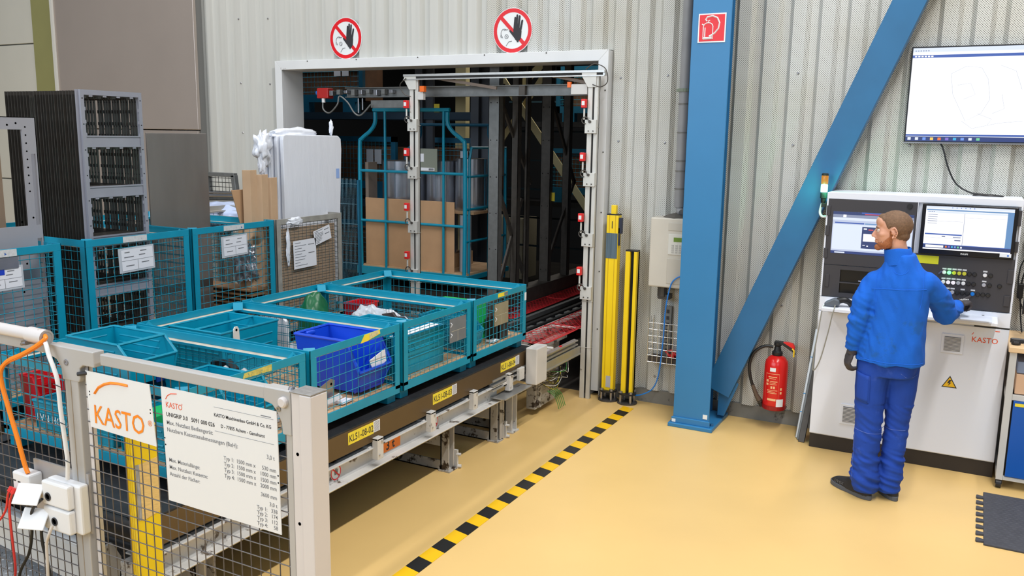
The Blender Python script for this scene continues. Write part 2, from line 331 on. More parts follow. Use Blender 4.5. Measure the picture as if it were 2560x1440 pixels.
# far end of the grey conveyor: cover box, aluminium guide rails, cable bundle
part('cover_box', MB().box(-2.86, -2.765, 5.62, 5.80, .385, .665), mat('cover_white', (208, 204, 200), .5, 0, .05, 6, dirt=((150, 142, 132), .66, 9)), cv, bevel=.008)
g = MB()
for z in (.44, .475, .51): g.box(-2.895, -2.87, 5.15, 6.62, z, z + .012)
g.box(-2.91, -2.895, 5.15, 6.62, .435, .525); g.box(-2.92, -2.80, 5.2, 5.62, .375, .383); g.box(-2.90, -2.84, 5.80, 6.62, .40, .41); g.box(-2.86, -2.85, 5.80, 6.62, .40, .47)
part('guide_rail', g, ALU, cv, bevel=.001)
part('rail_bracket', MB().box(-2.87, -2.845, 5.50, 5.58, .44, .53), GREYP, cv, bevel=.002); part('rail_bracket', MB().box(-2.93, -2.87, 5.30, 5.42, .44, .47), GREYP, cv, bevel=.002)
# white notice texts painted/printed on the beam
def no_hands(name, c, r, parent):
    e = part(name, MB().lathe([(r, 0), (r, .001), (0, .001)], c, 28, 'x'), SIGNW, parent)
    part('red_ring', ring((c[0] + .0012, c[1], c[2]), r * .80, r * .97, 'x'), REDS, e)
    a = math.pi * .75; d = Vector((0, math.cos(a), math.sin(a))) * r * .86
    n = MB().beam(Vector(c) + Vector((.003, 0, 0)) - d, Vector(c) + Vector((.003, 0, 0)) + d, .001, r * .17, up=(1, 0, 0)); h = MB()
    for i in range(4): h.beam((c[0] + .0022, c[1] - r * .28 + i * r * .18, c[2] + r * .02), (c[0] + .0022, c[1] - r * .30 + i * r * .20, c[2] + r * (.42 + .1 * (i in (1, 2)))), .0008, r * .11, up=(1, 0, 0))
    h.beam((c[0] + .0022, c[1] - r * .3, c[2] - r * .1), (c[0] + .0022, c[1] + r * .3, c[2] - r * .1), .0008, r * .34, up=(0, 0, 1))
    part('hand_symbol', h, INKG, e); part('red_bar', MB().prism([tuple((Vector((c[1], c[2])) + Vector((math.cos(a) * s + math.cos(a + math.pi / 2) * t, math.sin(a) * s + math.sin(a + math.pi / 2) * t)))) for s, t in ((-r * .85, -r * .09), (r * .85, -r * .09), (r * .85, r * .09), (-r * .85, r * .09))], 'x', c[0] + .0024, c[0] + .0034), REDS, e)
def ring(c, r0, r1, axis='y', t=.001, seg=40):
    m_ = MB(); n = 0
    for k in range(seg):
        a = 2 * math.pi * k / seg; ca, sa = math.cos(a), math.sin(a)
        for r in (r0, r1): m_.v.append((c[0] + r * ca, c[1], c[2] + r * sa) if axis == 'y' else (c[0], c[1] + r * ca, c[2] + r * sa))
    for k in range(seg): a = 2 * k; b = 2 * ((k + 1) % seg); m_.quadf(a, a + 1, b + 1, b)
    return m_
no_hands('no_touching_sticker', (-2.9235, 3.50, .408), .044, cv); no_hands('no_touching_sticker', (-2.9235, 4.475, .412), .044, cv)
s3 = part('load_sticker', MB().box(-2.9245, -2.9235, 3.93, 4.10, .375, .452), mat('sticker_orange', (248, 130, 24), .5), cv)
text('load_text', '3 t', .078, INK, (-2.923, 3.955, .386), s3, (0, 1, 0), (0, 0, 1), bold=.02)
# cables under the far end
cb = thing('cable_bundle', 'tangle of thin black, white and green wires below the conveyor end by the doorway', 'cables', (-2.9, 6.3, .1)); rn = random.Random(3)
CM = [BLACK, mat('wire_white', (215, 215, 212), .5), mat('wire_green', (60, 150, 70), .5), mat('wire_yellow', (220, 205, 60), .5), BLACK]
for k in range(30):
    y0 = 6.08 + rn.uniform(0, .32); z0 = .30 + rn.uniform(-.07, .09); x0 = -2.93 + rn.uniform(-.04, .05)
    pts = [(x0, y0 - .14, z0 + .03), (x0 + .03, y0, z0 + rn.uniform(-.05, .05)), (x0 + .02, y0 + .12, z0 + rn.uniform(-.06, .06)), (x0 - .02, y0 + .2, z0 + rn.uniform(-.04, .08))]
    part('wire', MB().tube(smooth_path(pts, 4), .0026, 5), CM[(0, 1, 4, 0, 1, 3, 4, 0, 2)[k % 9]], cb)
for k in range(5): part('wire', MB().tube(smooth_path([(-2.90, 6.10 + .03 * k, .20), (-2.86, 6.16 + .03 * k, .14), (-2.84, 6.20 + .03 * k, .03)], 5), .003, 5), CM[2], cb)
solo('junction_box', MB().box(-3.05, -2.97, 6.02, 6.40, .05, .42).box(-2.97, -2.95, 6.05, 6.1, .06, .4), GREYD, 'grimy grey steel junction plate behind the wires at the conveyor end', 'junction box', bevel=.004)
# ------------------------------------------------------------------ cassettes (storage trays)
def cassette(x1, label, codes):
    t = thing('cassette_tray', label, 'storage tray', (x1 - .75, 4.05, .50))
    x0 = x1 - 1.5; f = MB().prism([(x1, 2.24), (x1, 5.76), (x1 - .06, 5.86), (x1 - .07, 5.86), (x1 - .012, 5.75), (x1 - .012, 2.24)], 'z', .505, .632)
    part('side_panel', f, BROWN, t, bevel=.001)
    part('side_panel', MB().box(x0, x0 + .012, 2.24, 5.86, .505, .632), BROWN, t)
    part('rim', MB().box(x1 - .10, x1 - .004, 2.24, 5.78, .632, .640).box(x0, x0 + .1, 2.24, 5.86, .632, .64), DECK, t)
    part('end_roll', MB().cyl((x0, 2.24, .585), (x1, 2.24, .585), .045, 14), DARKM, t, smooth=True)
    n = 12
    for k in range(n): y0 = 2.25 + 3.56 * k / n; part('deck_plate', MB().box(x0 + .1, x1 - .10, y0 + .003, y0 + 3.56 / n - .003, .622, .630), DECK, t)
    part('support', MB().box(x0 + .05, x1 - .05, 2.5, 2.56, .505, .622).box(x0 + .05, x1 - .05, 5.5, 5.56, .505, .622), DARKM, t)
    for s, yy in codes:
        q = part('code_label', MB().box(x1 + .0002, x1 + .0012, yy, yy + .225, .552, .620), STICK, t)
        text('code_text', s, .055, INK, (x1 + .0016, yy + .008, .566), q, (0, 1, 0), (0, 0, 1), bold=.01, sx=.82)
        part('barcode_label', MB().box(x1 + .0002, x1 + .0012, yy + .225, yy + .285, .556, .622), PAPER, q)
        b = MB()
        for j in range(9): b.box(x1 + .0013, x1 + .0016, yy + .232, yy + .278, .562 + j * .0065, .5645 + j * .0065)
        part('barcode', b, INKG, q, kind='stuff')
    return t
cassette(-2.88, 'brown-sided black cassette tray with yellow KL51 labels on the grey conveyor', [('KL51-08-02', 3.555), ('KL51-08-03', 4.39), ('KL51-08-04', 5.27)])
cassette(-4.53, 'second black cassette tray behind, under the tall mesh boxes', [])
part('lane_support', MB().box(-6.0, -4.6, 2.4, 2.5, 0, .505).box(-6.0, -4.6, 5.5, 5.6, 0, .505).box(-6.0, -4.6, 4.0, 4.1, 0, .505), GREYD, thing('cassette_support', 'dark steel support frame under the rear cassette tray', 'support', (-5.3, 4, 0)))
# ------------------------------------------------------------------ mesh boxes
def mesh_box(label, loc, H, L=1.30, W=.79, m=TEAL, mw=TEALW, group='teal wire mesh pallet boxes', pitch=.052, front_pitch=.055, gusset=True, ledge=True, openmesh=True):
    # local frame: x from -L to 0 (front face at 0), y from 0 to W, z from 0 (feet) to H; placed by its root
    t = thing('mesh_box', label, 'mesh box', loc, group); X, Y, Z = loc
    def P(name, mb, mm, bevel=0, **k):
        mb.v = [(a + X, b + Y, c + Z) for a, b, c in mb.v]; return part(name, mb, mm, t, bevel=bevel, **k)
    zb = .085; zt = H; rh = .042
    top = MB()
    top.box(-.006, 0, 0, W, zt - rh, zt).box(-L, -L + .006, 0, W, zt - rh, zt).box(-L, 0, 0, .006, zt - rh, zt).box(-L, 0, W - .006, W, zt - rh, zt)
    P('top_rail', top, m, .0015)
    if ledge:
        lg = MB(); lz = zt - rh - .004; lw_ = .050; lg.box(-lw_, -.006, .006, W - .006, lz, lz + .004).box(-L + .006, -L + lw_, .006, W - .006, lz, lz + .004).box(-L + lw_, -lw_, .006, lw_, lz, lz + .004).box(-L + lw_, -lw_, W - lw_, W - .006, lz, lz + .004)
        P('rail_ledge', lg, [LEDGE]); e = MB(); e.box(-lw_ - .003, -lw_, lw_, W - lw_, lz - .008, lz + .006).box(-L + lw_, -L + lw_ + .003, lw_, W - lw_, lz - .008, lz + .006).box(-L + lw_, -lw_, lw_, lw_ + .003, lz - .008, lz + .006).box(-L + lw_, -lw_, W - lw_ - .003, W - lw_, lz - .008, lz + .006); P('ledge_edge', e, m)
    for cx in (0, 1):
        for cy in (0, 1):
            x = -L if cx else 0; sx = 1 if cx else -1; yy = W if cy else 0; sy = -1 if cy else 1
            P('corner_post', MB().box(x, x + sx * .006, yy, yy + sy * .05, zb, zt - rh).box(x, x + sx * .05, yy, yy + sy * .006, zb, zt - rh), m, .001)
            P('foot', MB().box(x + sx * .03, x + sx * .11, yy + sy * .01, yy + sy * .09, 0, zb - .02), m, .003)
            if gusset:
                a = Vector((x + sx * .012, yy + sy * .012)); gz = zt - rh
                g = MB(); g.prism([(0, 0), (.075, 0), (.0375, .045)], 'x', -.03, .03); g.xf(Matrix.Translation((x + sx * .045, yy + sy * .045, gz)) @ Matrix.Rotation(math.atan2(-sx, sy) + math.pi, 4, 'Z') @ Matrix.Translation((0, -.0375, 0))); P('corner_gusset', g, m, .001)
    P('bottom_rail', MB().box(-.008, 0, 0, W, zb - .03, zb + .022).box(-L, -L + .008, 0, W, zb - .03, zb + .022).box(-L, 0, 0, .008, zb - .03, zb + .022).box(-L, 0, W - .008, W, zb - .03, zb + .022), m, .0015)
    hz = zt - rh - zb - .022; z0 = zb + .022
    nz = max(3, round(hz / pitch)); nf = round((W - .1) / front_pitch); ns = round((L - .1) / pitch)
    for nm, o, u, n_ in (('front_mesh', (-.004, .05, z0), (0, W - .1, 0), nf), ('back_mesh', (-L + .004, .05, z0), (0, W - .1, 0), nf), ('side_mesh', (-L + .05, .004, z0), (L - .1, 0, 0), ns), ('side_mesh', (-L + .05, W - .004, z0), (L - .1, 0, 0), ns)):
        P(nm, MB().wires(o, u, (0, 0, hz), n_, nz, .0021), mw, kind='stuff')
    for k in range(6): P('floor_board', MB().box(-L + .01, -.01, .012 + k * (W - .024) / 6, .006 + (k + 1) * (W - .024) / 6, zb, zb + .018), WOOD)
    return t
ROW1 = [2.505, 3.325, 4.147, 4.965]
L1 = ['low teal mesh box nearest the grey fence, with an open-front teal bin sticking out', 'low teal mesh box holding the blue plastic bin and a deep teal bin',
      'low teal mesh box third from the fence, with plastic-wrapped parts and a closed teal crate', 'farthest low teal mesh box, next to the doorway, with a tan plate and yellow sticker']
DZ = .642
boxes = []
for k, y in enumerate(ROW1):
    if k == 0: b0 = mesh_box(L1[0], (-2.93, y, DZ), .478)
    elif k == 1:
        b = copy_tree(b0, None, (-2.93, y, DZ)); b['label'] = L1[1]
    else:
        b = copy_tree(b0, None, (-2.93, y, DZ)); b['label'] = L1[k]
    boxes.append(b0 if k == 0 else b)
ROW2 = [(2.37, TEAL), (3.295, TEAL), (4.09, TEAL)]
L2 = ['tall teal mesh box at the left edge holding the grey metal cabinet panel', 'tall teal mesh box with the stack of grey slotted metal frames', 'tall teal mesh box in front of the dark steel sheet, with a hanging white card']
for k, (y, m_) in enumerate(ROW2):
    if k == 0: c0 = mesh_box(L2[0], (-4.60, y, DZ), .935, W=.775, group='tall teal mesh boxes on the rear cassette', pitch=.056)
    else: b = copy_tree(c0, None, (-4.60, y, DZ)); b['label'] = L2[k]; boxes.append(b)
boxes.append(c0)
gb = mesh_box('galvanised grey mesh box lined with cardboard, holding the white foil-wrapped boards', (-4.60, 4.885, DZ), .935, W=.765, m=mat('weathered_grey', (158, 156, 150), .7, .2, .15, 12), mw=mat('old_wire', (80, 86, 84), .6), group=None, pitch=.044, front_pitch=.044, gusset=False)
# stickers and card holders on the boxes (parts of their boxes)
def flat(x, y0, y1, z0, z1, t=.0012): return MB().box(x, x + t, y0, y1, z0, z1)
def sticker(box, name, y0, y1, z0, z1, m, x=-2.93, **k): return part(name, flat(x, y0, y1, z0, z1), m, box, **k)
def skewed(x, pts, m, box, name, t=.0012, **k): return part(name, MB().prism(pts, 'x', x, x + t), m, box, **k)
q = skewed(-2.9295, [(3.74, 1.075), (3.775, 1.118), (3.915, 1.122), (3.92, 1.098), (3.80, 1.078)], STICK, boxes[1], 'address_sticker'); part('worn_patch', MB().prism([(3.82, 1.085), (3.905, 1.101), (3.90, 1.119), (3.82, 1.117)], 'x', -2.928, -2.9275), mat('worn_paper', (205, 196, 150), .7, 0, .2, 60), q)
skewed(-2.9295, [(2.86, 1.088), (2.87, 1.112), (3.05, 1.116), (3.05, 1.084)], mat('peeled_sticker', (196, 184, 96), .6, 0, .25, 40, dirt=((60, 140, 140), .58, 60)), boxes[0], 'address_sticker')
sticker(boxes[3], 'address_sticker', 5.31, 5.455, 1.086, 1.114, STICK); part('barcode_patch', flat(-2.928, 5.40, 5.452, 1.089, 1.111), INKG, boxes[3].children[0] if False else boxes[3])
sticker(boxes[3], 'white_sticker', 5.722, 5.752, 1.00, 1.06, PAPER)
TAN = mat('tan_card_plate', (150, 142, 118), .5, .1, .06, 12); GRPL = mat('grey_card_plate', (128, 132, 136), .4, .3, .06, 12)
for bx, y0, m_ in ((boxes[2], 4.66, GRPL), (boxes[3], 5.255, TAN)):
    p = sticker(bx, 'card_plate', y0, y0 + .205, .885, 1.045, m_, x=-2.927)
    part('plate_groove', MB().box(-2.9258, -2.9252, y0 + .02, y0 + .195, .958, .961).box(-2.9258, -2.9252, y0 + .10, y0 + .103, .885, .958), mat('groove', (176, 170, 150), .5), p)
    part('hook', MB().tube([(-2.925, y0 + .012, 1.02), (-2.915, y0 + .014, 1.01), (-2.925, y0 + .012, .99)], .003, 5).tube([(-2.925, y0 + .012, .95), (-2.915, y0 + .014, .94), (-2.925, y0 + .012, .92)], .003, 5), PAPER, p)
for yy, n in ((3.62, 0), (4.50, 1)): part('blue_tape', MB().box(-4.232, -4.2295, yy, yy + .17, 1.085, 1.118).box(-4.2265, -4.2255, yy, yy + .17, 1.085, 1.118), mat('dark_blue_tape', (10, 50, 130), .5), boxes[1 + n])
def card(x, y0, y1, z0, z1, box, tilt=0.0, holder=True, rows=True):
    M = Matrix.Translation((x, (y0 + y1) / 2, (z0 + z1) / 2)) @ Matrix.Rotation(tilt, 4, 'X') @ Matrix.Translation((-x, -(y0 + y1) / 2, -(z0 + z1) / 2))
    c = None
    if holder: part('card_holder', flat(x - .001, y0 - .02, y1 + .012, z0 - .012, z1 + .012).xf(M), mat('clear_sleeve', (190, 196, 204), .2), box)
    c = part('paper_card', flat(x + .001, y0, y1, z0, z1).xf(M), PAPER, box); r = random.Random(int(y0 * 100)); w_ = y1 - y0; h_ = z1 - z0; b = MB()
    if rows:
        b.box(x + .0024, x + .003, y0, y1, z0 + h_ * .47, z0 + h_ * .485).box(x + .0024, x + .003, y0 + w_ * .5, y0 + w_ * .51, z0, z0 + h_ * .47)
        for (a, zz, l_) in ((.08, .62, .3), (.55, .66, .2), (.1, .85, .16), (.12, .2, .26), (.62, .28, .24), (.6, .85, .2)): b.box(x + .0024, x + .003, y0 + w_ * a, y0 + w_ * (a + l_), z0 + h_ * zz, z0 + h_ * (zz + .045))
    else:
        for j in range(9):
            zz = z1 - h_ * (.08 + .1 * j); b.box(x + .0024, x + .003, y0 + w_ * .06, y0 + w_ * (.06 + r.uniform(.2, .55)), zz - .004, zz)
            if j in (1, 4): b.box(x + .0024, x + .003, y0 + w_ * .65, y0 + w_ * .92, zz - .006, zz)
    part('print', b.xf(M), INKG, c, kind='stuff')
cB, cC = boxes[4], boxes[5]
card(-4.597, 3.535, 3.765, 1.365, 1.495, cB, .03); card(-4.597, 4.36, 4.575, 1.365, 1.49, cC, .03); card(-4.597, 5.06, 5.32, 1.18, 1.40, gb, .02, False, False); card(-4.597, 5.30, 5.50, 1.36, 1.475, gb, .22, False, False)
sticker(cB, 'rail_sticker', 3.555, 3.73, 1.538, 1.574, mat('torn_sticker', (206, 208, 210), .6, 0, .12, 50, dirt=((40, 90, 170), .62, 30)), x=-4.5995); sticker(cC, 'rail_sticker', 4.37, 4.56, 1.538, 1.572, MATS['torn_sticker'], x=-4.5995)
sticker(c0, 'rail_sticker', 2.72, 2.88, 1.535, 1.574, MATS['torn_sticker'], x=-4.5995)
card(-4.597, 2.70, 2.895, 1.365, 1.47, c0, .02); part('blue_tape', flat(-4.594, 2.70, 2.80, 1.44, 1.50), mat('tape_blue', (20, 60, 190), .5), c0); part('steel_bracket', MB().box(-4.598, -4.590, 2.74, 2.88, 1.47, 1.53), STEEL, c0)
# ------------------------------------------------------------------ storage bins (open towards +X)
def open_bin(name, label, x0, x1, y0, y1, z0, z1, m, cut=.30, lip=.45, group=None, bar=True, ribs=True, tw=.008, rim=.007, cat='storage bin', taper=.012):
    t = thing(name, label, cat, ((x0 + x1) / 2, (y0 + y1) / 2, z0), group); H = z1 - z0; L = x1 - x0; xc = x1 - L * cut; zl = z0 + H * lip; T = taper
    th = .004; b = MB()
    side = [(x0 + T, z0), (x1 - T * 1.5, z0), (x1, zl), (xc, z1), (x0, z1)] if cut else [(x0 + T, z0), (x1 - T, z0), (x1, z1), (x0, z1)]
    for ya, sgn in ((y0, 1), (y1, -1)):
        n = len(b.v)
        for (px, pz) in side:
            yy = ya + sgn * T * (1 - (pz - z0) / H); b.v.append((px, yy, pz))
        for (px, pz) in side:
            yy = ya + sgn * (T * (1 - (pz - z0) / H) + th); b.v.append((px, yy, pz))
        k = len(side); b.f.append(tuple(range(n, n + k))); b.m.append(0); b.f.append(tuple(range(n + k, n + 2 * k))); b.m.append(0)
        for i in range(k): j = (i + 1) % k; b.quadf(n + i, n + j, n + k + j, n + k + i)
    zf = zl if cut else z1; xf = x1
    b.prism([(x0, z1), (x0 + th, z1), (x0 + T + th, z0), (x0 + T, z0)], 'y', y0 + T * .3, y1 - T * .3)
    b.prism([(xf - (T * 1.5 if cut else T) - th, z0), (xf - (T * 1.5 if cut else T), z0), (xf, zf), (xf - th, zf)], 'y', y0 + T * .5, y1 - T * .5)
    b.box(x0 + T, x1 - T * 1.5, y0 + T, y1 - T, z0, z0 + th)
    part('bin_body', b, m, t)
    r = MB()
    if cut:
        for ya in (y0, y1): r.tube([(x0, ya, z1), (xc, ya, z1)], rim, 6).tube([(xc, ya, z1), (x1, ya, zl)], rim, 6).tube([(x1, ya, zl), (x1 - T * 1.5, ya + (T if ya == y0 else -T), z0 + .01)], rim * .8, 6)
        r.tube([(x0, y0, z1), (x0, y1, z1)], rim, 6).tube([(x1, y0, zl), (x1, y1, zl)], rim, 6)
    else: r.tube([(x0, y0, z1), (x1, y0, z1), (x1, y1, z1), (x0, y1, z1), (x0, y0, z1)], rim, 6)
    part('rolled_rim', r, m, t, smooth=True)
    if bar: part('cross_bar', MB().tube([(xc if cut else (x0 + x1) / 2, y0, z1), (xc if cut else (x0 + x1) / 2, y1, z1)], rim * 1.15, 6), m, t, smooth=True)
    if ribs:
        g = MB()
        for f in (.22, .42, .62, .80):
            zz = z0 + H * f; o = T * (1 - f)
            for ya, s in ((y0, 1), (y1, -1)): g.tube([(x0 + .05, ya + s * (o + .001), zz), (xc - .03, ya + s * (o + .001), zz)], .0055, 6)
            g.tube([(x0 + T * (1 - f) + .001, y0 + .05, zz), (x0 + T * (1 - f) + .001, y1 - .05, zz)], .0055, 6)
            if not cut: g.tube([(x1 - T * (1 - f), y0 + .05, zz), (x1 - T * (1 - f), y1 - .05, zz)], .0055, 6)
        part('rib', g, m, t, smooth=True, kind='stuff')
    return t
G_ = 'teal steel bins in the low mesh boxes'
fl = DZ + .107                                       # top of the floor boards in the low boxes
open_bin('steel_bin', 'teal open-front steel bin standing proud of the nearest low mesh box', -3.99, -3.52, 2.72, 2.995, .992, 1.192, TEALB, .18, .60, G_)
open_bin('steel_bin', 'teal steel bin directly under the proud open-front bin', -3.99, -3.54, 2.74, 2.985, fl, .985, TEALB, .2, .55, G_)
b = open_bin('steel_bin', 'teal open-front bin near the yellow sticker of the nearest mesh box', -3.50, -3.02, 2.90, 3.18, fl, 1.0, TEALB, .22, .5, G_)
part('blue_tape', MB().box(-3.52, -3.512, 2.86, 3.0, .985, 1.015), MATS['dark_blue_tape'], b)
b = open_bin('steel_bin', 'teal bin with worn white lettering behind the fence mesh, beside the red bins', -4.02, -3.66, 2.535, 2.72, .76, .90, TEALB, .2, .6, G_)
text('bin_lettering', 'EVN HOBA', .055, SIGNW, (-4.0, 2.537, .80), b, (1, .0, 0), (0, .0, 1), bold=.01, sx=.95)
open_bin('steel_bin', 'teal bin with green dividers right behind the white data plate', -3.40, -3.0, 2.54, 2.80, fl, .93, TEALB, .2, .6, G_)
open_bin('steel_bin', 'teal bin behind the orange-lettered plate, low in the nearest mesh box', -3.62, -3.44, 2.54, 2.70, fl, .93, TEALB, .2, .6, G_, ribs=False)
solo('divider', MB().box(-3.33, -3.20, 2.58, 2.76, .84, .935), mat('bright_green_plastic', (20, 170, 90), .4), 'bright green plastic divider in a teal bin behind the data plate', 'divider')
open_bin('steel_bin', 'large deep teal bin filling the left of the second low mesh box', -4.16, -3.74, 3.50, 3.96, fl, 1.078, TEALB, 0, 1, G_)
open_bin('steel_bin', 'teal bin at the front left of the farthest low mesh box', -3.42, -3.03, 5.03, 5.28, fl, .955, TEALB, .28, .5, G_)
b = open_bin('steel_bin', 'closed teal steel crate with a wire handle in the third low mesh box', -3.62, -3.0, 4.22, 4.72, fl, .99, TEALB, 0, 1, G_, bar=False)
for yy in (4.32, 4.60): part('wire_handle', MB().tube([(-2.998, yy - .035, .93), (-2.99, yy - .035, .93), (-2.985, yy - .04, .90), (-2.985, yy + .035, .90), (-2.99, yy + .03, .93), (-2.998, yy + .03, .93)], .0035, 6), TEALW, b)
part('paper_strip', MB().box(-3.10, -3.03, 4.24, 4.70, .992, .996).box(-3.6, -3.2, 4.4, 4.46, .992, .998), PAPER, b)
# row of small red plastic bins
RB = mat('red_bin_plastic', (208, 24, 36), .38, 0, .05, 8)
for k in range(3): open_bin('red_bin', 'red plastic bin behind the fence mesh, %s of the three' % ('first from the left', 'middle one', 'last before the teal lettered bin')[k], -4.215 + .17 * k if k else -4.215, -4.06 + .17 * k, 2.60 + .1 * k, 2.86 + .08 * k, .76 + .0 * k + (.145 if k else .145) - .145, .985 + .02 * k, RB, .3, .5, 'red plastic bins in the nearest mesh box', bar=False, rim=.005)
BL = mat('blue_bin_plastic', (18, 72, 206), .35, 0, .05, 8)
b = open_bin('blue_bin', 'deep royal blue plastic bin with a white card in the second low mesh box', -3.42, -2.955, 3.755, 4.06, fl + .02, 1.07, BL, .18, .42, bar=False, ribs=False, rim=.009, taper=.03)
part('stacking_bar', MB().tube([(-3.03, 3.76, 1.05), (-3.03, 4.055, 1.05)], .006, 6), GALVD, b)
part('grip', MB().box(-3.41, -3.385, 3.83, 3.90, 1.045, 1.07), BL, b, bevel=.008)
part('foot_edge', MB().box(-3.0, -2.985, 3.80, 4.02, .77, .85), mat('blue_bin_dark', (16, 50, 170), .4), b)
solo('card', MB().prism([(3.90, .87), (4.02, .91), (4.01, .985), (3.86, .945)], 'x', -2.966, -2.962), PAPER, 'white paper card tucked into the front of the blue bin', 'card')
# loose parts, wrap and cards
def crumple(name, label, cat, c, sz, m, seed=0, amp=.3, n=2, group=None):
    bm = bmesh.new(); bmesh.ops.create_icosphere(bm, subdivisions=n + 1, radius=1); r = random.Random(seed)
    for v in bm.verts:
        k = 1 + amp * noise.noise(v.co * 2.2 + Vector((seed, 0, 0))) + amp * .5 * noise.noise(v.co * 6 + Vector((seed, 3, 0)))
        v.co = Vector((v.co.x * k * sz[0], v.co.y * k * sz[1], max(v.co.z, -.55) * k * sz[2]))
    zm = min(v.co.z for v in bm.verts)
    me = bpy.data.meshes.new(name); 
    for v in bm.verts: v.co.z -= zm
    bm.to_mesh(me); bm.free(); me.materials.append(m); o = link(name, me, None, c)
    for p in me.polygons: p.use_smooth = amp < .25
    return tag(o, label, cat, group)
FOIL = mat('clear_foil', (205, 212, 220), .18, 0, .1, 20, .3, 30, alpha=.75)
crumple('foil_bag', 'grey-white foil bag of small parts in the third low mesh box', 'bag', (-3.68, 4.80, fl), (.17, .10, .165), FOIL, 3, .3, 3)
crumple('foil_bag', 'clear crumpled foil at the far side of the farthest low mesh box', 'bag', (-3.28, 5.45, fl), (.12, .1, .1), FOIL, 5, .4, 3)
crumple('green_sack', 'dark green sack in the back of the third low mesh box', 'sack', (-3.93, 4.52, fl), (.11, .12, .25), mat('dark_green_plastic', (14, 92, 54), .35), 8, .12, 3)
for (n_, lab, x0, x1, y0, y1, h, m_) in (('green_crate', 'bright green plastic crate in the farthest low mesh box', -3.46, -3.10, 5.30, 5.44, .27, MATS['bright_green_plastic']), ('red_crate', 'flat red plastic crate at the back of the farthest low mesh box', -4.10, -3.93, 5.04, 5.24, .22, RB),
    ('dark_box', 'dark brown sheet-metal part standing beside the far tan card plate', -3.12, -2.98, 5.42, 5.56, .14, mat('dark_brown_metal', (66, 56, 54), .5, .3))):
    t = thing(n_, lab, 'crate' if 'crate' in n_ else 'metal part', ((x0 + x1) / 2, (y0 + y1) / 2, fl)); T = .006
    part('wall', MB().box(x0, x0 + T, y0, y1, fl, fl + h).box(x1 - T, x1, y0, y1, fl, fl + h).box(x0, x1, y0, y0 + T, fl, fl + h).box(x0, x1, y1 - T, y1, fl, fl + h), m_, t); part('bottom', MB().box(x0, x1, y0, y1, fl, fl + .005), m_, t)
    part('rim', MB().tube([(x0, y0, fl + h), (x1, y0, fl + h), (x1, y1, fl + h), (x0, y1, fl + h), (x0, y0, fl + h)], .006, 6), m_, t)
SCRG = mat('scrap_grey', (82, 84, 88), .4, .6)
r_ = random.Random(11); spots = [(-3.06, 3.42, 'white folded sheet on the floor boards in front of the blue bin'), (-3.55, 3.60, 'white-edged grey plate lying between the deep teal bin and the blue bin'), (-3.30, 3.48, 'pale steel plate flat in the near right of the second mesh box'), (-3.08, 5.66, 'white paper at the far front corner of the farthest mesh box'), (-2.99, 5.35, 'white paper slip under the tan card plate'),
    (-3.9, 4.28, 'white card leaning in the back of the third low mesh box'), (-3.60, 3.08, 'white paper behind the open-front bin of the nearest mesh box'), (-3.15, 3.23, 'white paper strip at the far edge of the nearest mesh box'), (-2.99, 3.66, 'white card flat beside the blue bin foot')]
for k, (x, y, l_) in enumerate(spots):
    w_, d_ = r_.uniform(.10, .16), r_.uniform(.07, .10)
    if k in (3, 4, 8): w_, d_ = .06, .10
    a = r_.uniform(-.3, .3) if k not in (3, 4, 8) else 0; tilt = .9 if k in (5,) else r_.uniform(.02, .05)
    M = Matrix.Translation((x, y, fl + .004 + (d_ * .5 if k == 5 else d_ * tilt * .5))) @ Matrix.Rotation(a, 4, 'Z') @ Matrix.Rotation(tilt, 4, 'X')
    mb = MB().box(-w_ / 2, w_ / 2, -d_ / 2, d_ / 2, 0, .004).box(-w_ / 2, w_ / 2, -d_ / 2, -d_ / 2 + .003, 0, .018).xf(M)
    solo('sheet_part', mb, PAPER if 'white' in l_ else STEEL, l_, 'sheet', 'loose sheets in the low mesh boxes')
for k, (x, y, w_, d_, h_, m_, l_) in enumerate(((-3.50, 4.80, .10, .02, .26, MATS['dark_brown_metal'], 'dark upright sheet part beside the foil bag in the third mesh box'), (-3.42, 4.82, .12, .02, .24, STEEL, 'slanted bright sheet part right of the foil bag'), (-3.66, 3.24, .14, .03, .20, SCRG, 'dark grey curved part at the far mesh of the nearest box'), (-3.16, 3.23, .10, .03, .18, PAPER, 'white part standing at the far right of the nearest box'), (-3.62, 3.40, .10, .05, .22, DARKM, 'dark teal-black part between the deep bin and the blue bin'), (-4.10, 4.30, .12, .03, .28, PAPER, 'white folded sheet standing at the back left of the third mesh box'), (-3.78, 5.10, .16, .08, .20, PAPER, 'white package at the back of the farthest low mesh box'))):
    solo('metal_part', MB().prism([(-w_, 0), (w_, 0), (w_ * .9, h_ * .8), (w_ * .3, h_), (-w_ * .8, h_ * .9)], 'y', -d_ / 2, d_ / 2).xf(Matrix.Translation((x, y, fl + .002)) @ Matrix.Rotation(.15 * (k % 3 - 1), 4, 'Z')), m_, l_, 'metal part' if m_ is not PAPER else 'sheet', bevel=.004)
t = thing('steel_bracket', 'grey sheet-metal bracket with a round hole standing by the blue bin', 'metal part', (-3.0, 3.55, fl))
part('plate', MB().prism([(3.45, fl + .02), (3.62, fl + .05), (3.63, fl + .13), (3.60, fl + .145), (3.45, fl + .10)], 'x', -3.03, -3.026), STEEL, t); part('flange', MB().prism([(3.45, fl), (3.66, fl + .03), (3.63, fl + .06), (3.45, fl + .04)], 'x', -3.0, -2.997), PAPER, t); part('hole', MB().lathe([(.008, 0), (0, 0)], (-3.0255, 3.60, fl + .115), 12, 'x'), INK, t)
t = thing('link_tag', 'small cream metal tab with a round hole hanging on the deep teal bin', 'metal tab', (-3.72, 3.60, 1.03))
